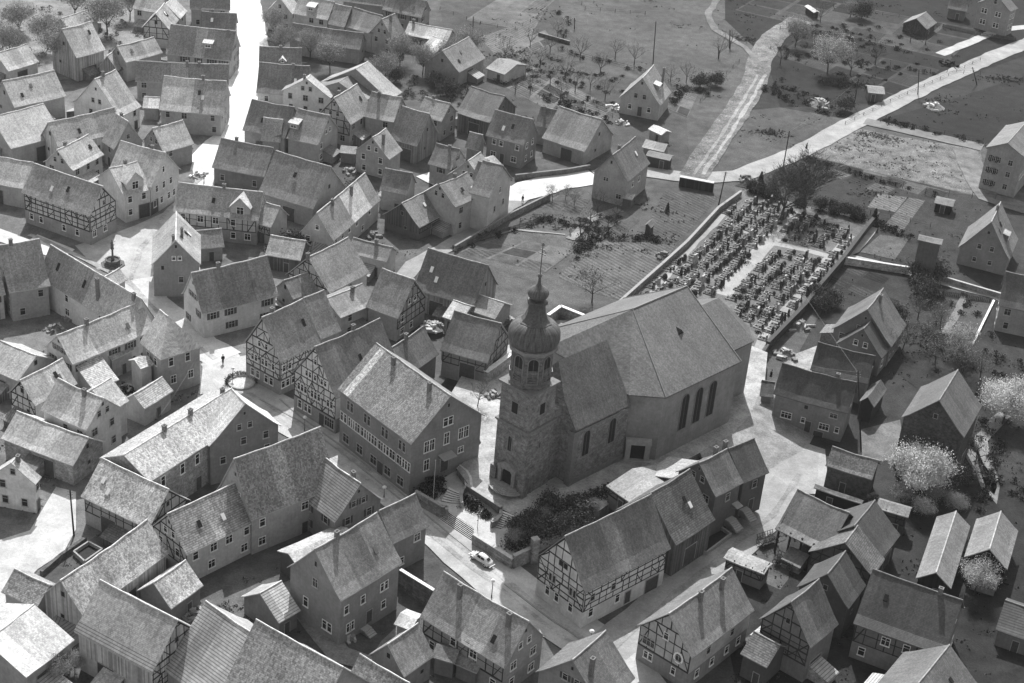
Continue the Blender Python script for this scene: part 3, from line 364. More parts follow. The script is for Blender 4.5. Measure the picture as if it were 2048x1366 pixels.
('h9', 'building', 'pale building with barred window bands cut by the right edge', 109.61, 355.93, 1.094, 16.62, 8.82, 10.12, 12.35, 0, {'rt': 0.12, 'wt': 0.3, 'win': [('e0', 0.62, 1.4, 0.75, 1.2, 'grey'), ('e0', 0.67, 1.4, 0.75, 1.2, 'grey'), ('e0', 0.72, 1.4, 0.75, 1.2, 'grey'), ('e0', 0.77, 1.4, 0.75, 1.2, 'grey'), ('e0', 0.82, 1.4, 0.75, 1.2, 'grey'), ('e0', 0.87, 1.4, 0.75, 1.2, 'grey'), ('e0', 0.3, 1.4, 0.9, 1.2, 'grey'), ('e0', 0.62, 4.4, 0.75, 1.2, 'grey'), ('e0', 0.67, 4.4, 0.75, 1.2, 'grey'), ('e0', 0.72, 4.4, 0.75, 1.2, 'grey'), ('e0', 0.77, 4.4, 0.75, 1.2, 'grey'), ('e0', 0.82, 4.4, 0.75, 1.2, 'grey'), ('e0', 0.87, 4.4, 0.75, 1.2, 'grey'), ('e0', 0.3, 4.4, 0.9, 1.2, 'grey'), ('e0', 0.62, 7.2, 0.75, 1.2, 'grey'), ('e0', 0.67, 7.2, 0.75, 1.2, 'grey'), ('e0', 0.72, 7.2, 0.75, 1.2, 'grey'), ('e0', 0.77, 7.2, 0.75, 1.2, 'grey'), ('e0', 0.82, 7.2, 0.75, 1.2, 'grey'), ('e0', 0.87, 7.2, 0.75, 1.2, 'grey'), ('e0', 0.3, 7.2, 0.9, 1.2, 'grey'), ('r', 0.1, 4, 0.9, 1.2, 'white'), ('r', 0.2, 4, 0.9, 1.2, 'white'), ('r', 0.3, 4, 0.9, 1.2, 'white'), ('r', 0.4, 4, 0.9, 1.2, 'white')]}),
('h10', 'house', 'pale villa with shuttered windows in the top right corner', 129.32, 466.25, 0.945, 5.01, 10.31, 7.52, 11.08, 0, {'rt': 0.12, 'wt': 0.29, 'win': [('e0', 0.72, 1.8, 0.8, 1.3, 'white'), ('e0', 0.8, 1.8, 0.8, 1.3, 'white'), ('e0', 0.3, 1.8, 0.8, 1.3, 'white'), ('e0', 0.38, 1.8, 0.8, 1.3, 'white'), ('e0', 0.74, 5.0, 0.8, 1.3, 'white'), ('e0', 0.82, 5.0, 0.8, 1.3, 'white'), ('e0', 0.3, 5.0, 0.8, 1.3, 'white'), ('e0', 0.38, 5.0, 0.8, 1.3, 'white'), ('e0', 0.5, 8.4, 0.8, 1.2, 'grey'), ('r', 0.3, 1.8, 0.9, 1.3, 'white'), ('r', 0.7, 1.8, 0.9, 1.3, 'white'), ('r', 0.3, 4.9, 0.9, 1.3, 'white'), ('r', 0.7, 4.9, 0.9, 1.3, 'white')]}),
('h11', 'shed', 'small outbuilding beside the villa in the top right corner', 120.69, 475.44, -0.304, 5.57, 5.63, 3.11, 6.11, 0, {'rt': 0.13, 'wt': 0.14}),
('h12', 'shed', 'open field shed with a pale sagging roof on posts at the top right', 106.83, 459.45, 1.052, 8.09, 7.45, 2.5, 4.82, 0, {'rt': 0.15, 'wt': 0.04}),
('h13', 'house', 'rendered house by the right edge with dark garage doors', 96.22, 285.54, -0.264, 7.68, 9.44, 5.71, 10.77, 0, {'rt': 0.1, 'wt': 0.3}),
('h14', 'house', 'light gable house in the gardens with a dormer to the field track', 26.62, 379.65, 1.275, 10.14, 10.38, 4.07, 10.06, 0, {'rt': 0.23, 'wt': 0.38, 'ch': [(0.8, 0.3)], 'win': [('e0', 0.62, 4.7, 0.8, 1.1, 'grey'), ('e0', 0.4, 4.7, 0.8, 1.1, 'grey'), ('e0', 0.74, 1.7, 0.8, 1.1, 'white'), ('e0', 0.25, 1.7, 0.8, 1.1, 'white'), ('e0', 0.48, 0.3, 1.0, 2.3, 'door'), ('e0', 0.5, 8.3, 0.4, 0.6, 'hole')], 'dorm': [(0.5, 0.5, 1)]}),
('h15', 'shed', 'white topped hut below the light garden house', 29.77, 361.69, -0.798, 4.35, 3.53, 2.5, 3.18, 0, {'rt': 0.42, 'wt': 0.29}),
('h16', 'shed', 'plank roofed shed beside the field track behind the fork house', 28.6, 351.93, -0.349, 5.31, 4.87, 2.6, 3.72, 0, {'rt': 0.18, 'rx': 'stripe', 'wt': 0.24}),
('h17', 'shed', 'black garden shed with a flat pale lid beside the vegetable beds', 91.67, 336.29, -0.326, 4.16, 4.15, 2.3, 2.84, 0, {'rt': 0.09, 'wt': 0.01}),
('h18', 'shed', 'tiny garden hut with a pointed roof among the lawns', 26.11, 311.14, 1.17, 2.99, 1.64, 2.2, 2.97, 0, {'rt': 0.15, 'wt': 0.06}),
('h19', 'shed', 'small square hut with a pale lid at the wall of the fork house', 21.93, 323.79, -0.301, 2.54, 3.19, 2.4, 2.97, 0, {'rt': 0.23, 'wt': 0.12}),
('h21', 'shed', 'pale walled field hut with a flat lid beside the upper road', 85.83, 402.06, -0.005, 4.33, 5.47, 2.5, 3.29, 0, {'rt': 0.15, 'wt': 0.12}),
('h22', 'building', 'tall grey slab sided tower building standing in the right gardens', 81.09, 301.58, -0.302, 4.82, 2.79, 8.95, 9.24, 0, {'rt': 0.08, 'wt': 0.11, 'win': []}),
('h24', 'shed', 'small pale roofed pavilion with white posts in the upper gardens', -7.41, 394.14, -0.602, 5.94, 9.94, 2.6, 4.07, 0, {'rt': 0.13, 'wt': 0.43}),
('h25', 'shed', 'tiny hut with a bright lid in the orchard at the top right', 76.94, 464.5, -1.196, 5.75, 2.0, 2.0, 2.37, 0, {'rt': 0.36, 'wt': 0.04}),
('school', 'school_building', 'big tiled roof school with a bright stripe on the roof and white sash windows', -14.95, 221.58, -0.816, 18.97, 14.49, 10.05, 16.2, 0, {'rt': 0.19, 'rx': 'rough', 'wt': 0.22, 'ch': [(0.3, 0.06), (0.78, 0.06)], 'win': [('r', 0.125, 7.4, 0.85, 1.6, 'grey'), ('r', 0.165, 7.4, 0.85, 1.6, 'grey'), ('r', 0.37, 7.4, 0.85, 1.6, 'grey'), ('r', 0.41, 7.4, 0.85, 1.6, 'grey'), ('r', 0.62, 7.4, 0.85, 1.6, 'grey'), ('r', 0.66, 7.4, 0.85, 1.6, 'grey'), ('r', 0.86, 7.4, 0.85, 1.6, 'grey'), ('r', 0.9, 7.4, 0.85, 1.6, 'grey'), ('r', 0.03, 4.6, 0.62, 1.5, 'white'), ('r', 0.08, 4.6, 0.62, 1.5, 'white'), ('r', 0.145, 4.6, 0.62, 1.5, 'white'), ('r', 0.175, 4.6, 0.62, 1.5, 'white'), ('r', 0.205, 4.6, 0.62, 1.5, 'white'), ('r', 0.235, 4.6, 0.62, 1.5, 'white'), ('r', 0.275, 4.6, 0.62, 1.5, 'white'), ('r', 0.33, 4.6, 0.62, 1.5, 'white'), ('r', 0.375, 4.6, 0.62, 1.5, 'white'), ('r', 0.405, 4.6, 0.62, 1.5, 'white'), ('r', 0.435, 4.6, 0.62, 1.5, 'white'), ('r', 0.48, 4.6, 0.62, 1.5, 'white'), ('r', 0.52, 4.6, 0.62, 1.5, 'white'), ('r', 0.575, 4.6, 0.62, 1.5, 'white'), ('r', 0.615, 4.6, 0.62, 1.5, 'white'), ('r', 0.645, 4.6, 0.62, 1.5, 'white'), ('r', 0.69, 4.6, 0.62, 1.5, 'white'), ('r', 0.735, 4.6, 0.62, 1.5, 'white'), ('r', 0.775, 4.6, 0.62, 1.5, 'white'), ('r', 0.835, 4.6, 0.62, 1.5, 'white'), ('r', 0.875, 4.6, 0.62, 1.5, 'white'), ('r', 0.905, 4.6, 0.62, 1.5, 'white'), ('r', 0.95, 4.6, 0.62, 1.5, 'white'), ('r', 0.98, 4.6, 0.62, 1.5, 'white'), ('r', 0.1, 1.0, 1.5, 1.5, 'grey'), ('r', 0.3, 1.0, 1.5, 1.5, 'grey'), ('r', 0.5, 1.0, 1.5, 1.5, 'grey'), ('r', 0.7, 1.0, 1.5, 1.5, 'grey'), ('r', 0.88, 1.0, 1.5, 1.5, 'grey'), ('r', 0.6, 0.1, 1.5, 2.3, 'door'), ('e1', 0.47, 10.7, 0.8, 1.4, 'white'), ('e1', 0.54, 10.7, 0.8, 1.4, 'white'), ('e1', 0.22, 7.2, 0.95, 1.9, 'white'), ('e1', 0.29, 7.2, 0.95, 1.9, 'white'), ('e1', 0.5, 7.3, 0.95, 2.0, 'white'), ('e1', 0.71, 7.2, 0.95, 1.9, 'white'), ('e1', 0.78, 7.2, 0.95, 1.9, 'white'), ('e1', 0.23, 3.8, 0.95, 1.9, 'white'), ('e1', 0.72, 4.6, 1.0, 1.0, 'white'), ('e1', 0.49, 2.3, 1.5, 2.7, 'door'), ('e1', 0.5, 14.0, 0.4, 0.6, 'hole'), ('l', 0.1, 7.2, 0.9, 1.6, 'white'), ('l', 0.25, 7.2, 0.9, 1.6, 'white'), ('l', 0.4, 7.2, 0.9, 1.6, 'white'), ('l', 0.55, 7.2, 0.9, 1.6, 'white'), ('l', 0.7, 7.2, 0.9, 1.6, 'white'), ('l', 0.85, 7.2, 0.9, 1.6, 'white'), ('l', 0.2, 4, 0.9, 1.6, 'white'), ('l', 0.5, 4, 0.9, 1.6, 'white'), ('l', 0.8, 4, 0.9, 1.6, 'white'), ('e0', 0.25, 7.2, 0.9, 1.6, 'white'), ('e0', 0.5, 7.2, 0.9, 1.6, 'white'), ('e0', 0.75, 7.2, 0.9, 1.6, 'white')], 'canopy': ('e1', 0.49, 5.6, 2.6, 1.5), 'kick': 0, 'patch': (0.07, 0.15, 0.47)}),
('i1', 'barn', 'hazy roof half hidden among the fruit trees at the far left edge', -121.86, 363.87, 0.989, 8.99, 8.27, 4.0, 7.35, 0, {'rt': 0.42, 'wt': 0.48}),
('i2', 'barn', 'faint long roof above the pointed board barn at the far upper left', -115.08, 393.85, 1.076, 10.42, 5.62, 4.0, 6.35, 0, {'rt': 0.42, 'wt': 0.48}),
('i3', 'shed', 'lean roof filling the gap beside the half light half dark roof', -85.66, 349.05, 0.095, 3.67, 5.64, 3.0, 4.62, 0, {'rt': 0.34, 'wt': 0.3}),
('i4', 'shed', 'pale lean roof over timber panels right of the low terrace', -48.93, 293.96, -0.387, 3.26, 6.88, 4.0, 7.2, 0, {'rt': 0.35, 'tf': 'r', 'wt': 0.39}),
('i5', 'shed', 'bright metal lean roof under the big plain grey roof', -49.64, 305.86, -0.107, 5.29, 4.65, 3.2, 4.19, 0, {'rt': 0.42, 'wt': 0.13}),
('i6', 'shed', 'grey flat roofed annex linking the bleached house and the patched shed', -45.84, 264.39, 0.639, 2.94, 6.19, 5.0, 7.87, 0, {'rt': 0.35, 'wt': 0.39}),
('i7', 'shed', 'low roof in the yard before the large mottled left edge roof', -84.13, 258.17, 0.844, 3.54, 2.67, 4.5, 5.21, 0, {'rt': 0.31, 'wt': 0.32}),
('i8', 'shed', 'lean dark roof against the white walled house by the pale timber gable', -39.2, 334.4, -0.035, 3.59, 4.04, 2.5, 3.45, 0, {'rt': 0.17, 'wt': 0.17}),
('i9', 'shed', 'little mossy roof between the inner yard wing and the torn roof barn', -32.49, 268.13, 0.835, 6.28, 1.03, 3.5, 3.83, 0, {'rt': 0.19, 'wt': 0.23}),
('i10', 'shed', 'dark lean to behind the main street steps house at the gate', -4.77, 171.34, -0.281, 3.26, 3.34, 3.0, 4.06, 0, {'rt': 0.15, 'wt': 0.17}),
('i11', 'shed', 'grass grown lean to under the eaves of the two chimneyed house', -1.6, 170.44, -0.457, 3.6, 3.1, 2.6, 3.34, 0, {'rt': 0.19, 'wt': 0.16}),
('i12', 'shed', 'grey low roof of the outbuilding beside the plain house stairs wall', -10.57, 177.45, -0.38, 2.62, 3.78, 3.0, 3.63, 0, {'rt': 0.42, 'wt': 0.28}),
('i13', 'shed', 'annex with a round window beside the long low dark house', 44.39, 246.47, -0.133, 2.31, 4.77, 3.5, 5.2, 0, {'rt': 0.07, 'wt': 0.21}),
('i14', 'shed', 'dark flat roof between the villa garden and the fork house track', 29.29, 346.68, -0.319, 5.67, 3.39, 2.6, 3.11, 0, {'rt': 0.07, 'wt': 0.05})]
G_PLATEAU=[(-3.47, 223.43), (-6.74, 215.46), (-4.59, 211.41), (0.63, 206.0), (2.9, 204.41), (6.24, 203.9), (10.37, 204.54), (15.65, 207.95), (19.55, 213.22), (25.17, 218.94), (31.92, 226.49), (37.65, 232.97), (41.07, 239.45), (44.67, 251.58), (45.99, 261.45), (43.0, 263.63), (24.97, 269.63), (6.55, 266.17), (-1.97, 253.62), (-7.6, 245.7), (-9.52, 237.13), (-4.77, 228.58)]
G_TERRACE=[(-7.35, 205.64), (-3.15, 201.75), (-3.09, 200.19), (3.19, 194.78), (5.43, 197.53), (10.49, 203.52), (16.93, 211.01), (16.95, 214.38), (8.07, 209.63), (3.35, 212.23), (0.16, 213.76), (-5.62, 218.39), (-9.19, 213.64), (-12.34, 209.74), (-8.54, 205.72)]
G_CEM=[(18.87, 276.12), (34.67, 309.88), (41.25, 324.13), (46.79, 333.81), (49.57, 337.06), (52.63, 332.98), (72.29, 324.98), (73.87, 324.07), (65.96, 305.89), (57.01, 286.24), (46.7, 266.4), (42.48, 254.91), (32.16, 261.92), (20.47, 269.05)]
G_RAMP=[[(37.39, 232.77, 2.4), (41.07, 239.45, 2.4), (50.08, 233.06, 0.02), (42.74, 225.25, 0.02)], [(41.07, 239.45, 2.4), (44.67, 251.58, 2.4), (54.9, 245.59, 0.02), (50.08, 233.06, 0.02)], [(31.93, 226.55, 2.36), (37.39, 232.79, 2.39), (42.74, 225.25, 0.02), (34.23, 218.95, 0.02)]]
G_STEPS=[('broad straight flight of steps rising from the street to the lower landing', [(-8.63, 204.94), (-3.4, 200.15)], [(-7.36, 205.69), (-3.08, 201.8)], 0.0, 1.3, 8), ('fanned middle steps winding up beside the school basement wall', [(-8.54, 208.0), (-6.99, 207.72), (-5.51, 207.96)], [(-7.65, 210.79), (-6.77, 210.14), (-5.82, 209.5)], 1.3, 2.1, 6), ('curved upper steps sweeping round the school door landing', [(-5.22, 211.66), (-5.44, 213.28), (-5.93, 214.83), (-6.88, 216.04)], [(-3.99, 211.14), (-4.3, 213.49), (-5.03, 215.27), (-6.37, 216.76)], 2.05, 2.45, 3), ('fanned steps rising beside the shrubs to the church square', [(-0.52, 203.26), (0.04, 202.6), (0.93, 202.37)], [(0.77, 205.39), (1.75, 204.96), (2.82, 204.36)], 1.3, 2.42, 8)]
G_WALLS=[('stone_wall', 'dark stained retaining wall with a pale coping between the two church stairs', [(-4.81, 210.57), (0.64, 205.71)], 0.5, 0.45, 2.4, 0.12, 0.35, None), ('stone_wall', 'rounded wall end sweeping down beside the church square steps', [(0.65, 206.21), (0.67, 204.44), (0.08, 202.96), (-0.59, 202.36)], 1.1, 0.4, 1.3, 0.2, 0.3, None), ('stone_wall', 'low wall winding along the fanned school steps', [(-4.83, 211.35), (-5.44, 210.33), (-5.63, 208.72), (-5.4, 206.69)], 0.7, 0.4, 1.6, 0.2, 0.3, None), ('stone_wall', 'street wall below the shrub garden behind the parked car', [(-3.05, 199.65), (0.0, 197.09), (3.01, 194.53)], 1.85, 0.5, 0.0, 0.22, 0.45, None), ('stone_wall', 'stepped wall with a block pillar at the end of the shrub garden', [(3.1, 194.57), (5.73, 197.1)], 2.4, 0.5, 0.0, 0.2, 0.3, None), ('stone_wall', 'square stone pillar standing above the stepped garden wall', [(5.6, 196.45), (6.45, 196.94)], 4.2, 0.8, 0.0, 0.2, 0.3, None), ('stone_wall', 'curving parapet wall at the corner below the school steps', [(-12.53, 208.68), (-10.28, 206.95), (-8.2, 205.28), (-7.54, 205.33), (-7.43, 204.58)], 2.3, 0.4, 0.0, 0.18, 0.3, None), ('stone_wall', 'bright topped wall between the timber walled barn and the church tower', [(-3.92, 242.05), (-0.1, 248.68)], 2.2, 0.7, 2.4, 0.25, 0.75, None), ('stone_wall', 'white topped court wall behind the domed church tower', [(6.1, 264.17), (8.31, 268.01), (13.26, 264.82)], 3.5, 0.5, 1.0, 0.17, 0.8, None), ('stone_wall', 'long wall between the cemetery and the vegetable gardens', [(19.18, 275.36), (28.02, 293.18), (33.49, 304.35), (40.97, 322.11), (46.47, 331.61)], 1.2, 0.45, 1.2, 0.2, 0.28, None), ('stone_wall', 'dark mossy wall along the right side of the cemetery', [(75.71, 327.44), (72.22, 319.89), (65.13, 303.8), (59.08, 291.14), (55.15, 282.12), (46.49, 265.72)], 1.0, 0.6, 1.2, 0.05, 0.06, None), ('stone_wall', 'long garden wall beside the narrow lane below the pale gable house', [(-12.94, 294.85), (-2.42, 312.63), (5.21, 323.49)], 1.3, 0.35, 0.0, 0.2, 0.2, None), ('stone_wall', 'rubble wall along the far side of the bright road to the fork', [(-2.52, 331.93), (8.84, 337.71), (13.69, 341.0)], 1.2, 0.4, 0.0, 0.13, 0.18, None), ('stone_wall', 'bright plastered wall beside the path right of the cemetery', [(65.92, 305.15), (78.62, 303.2)], 1.6, 0.5, 0.0, 0.42, 0.5, None), ('stone_wall', 'low bright wall leading to the light gable house in the right gardens', [(84.03, 301.74), (96.17, 295.75)], 1.2, 0.4, 0.0, 0.25, 0.4, None), ('stone_wall', 'white beam like garden wall beside the rendered house at right', [(94.1, 294.1), (86.41, 275.85)], 0.6, 0.4, 0.0, 0.8, None, None), ('gate_wall', 'yard gate wall with a bright coping beside the big plain gable house', [(-12.75, 187.71), (-7.71, 183.82)], 3.3, 0.4, 0.0, 0.1, 0.7, None), ('stone_wall', 'low stone wall edging the bright square at lower left', [(-62.57, 183.24), (-61.06, 187.22), (-58.71, 191.75)], 0.9, 0.5, 0.0, 0.1, None, None), ('board_fence', 'black board fence with a pale lid at the end of the cemetery gardens', [(33.51, 336.84), (40.8, 335.1)], 2.2, 0.8, 0.0, 0.03, 0.5, None), ('stone_wall', 'field wall on the upper side of the meadow near the tall pole', [(-0.32, 426.5), (7.96, 421.8)], 0.9, 0.4, 0.0, 0.1, 0.2, None), ('stone_wall', 'garden wall with a step below the dark arches at lower left church garden', [(46.45, 264.96), (42.25, 253.53)], 1.0, 0.4, 1.2, 0.08, None, None)]
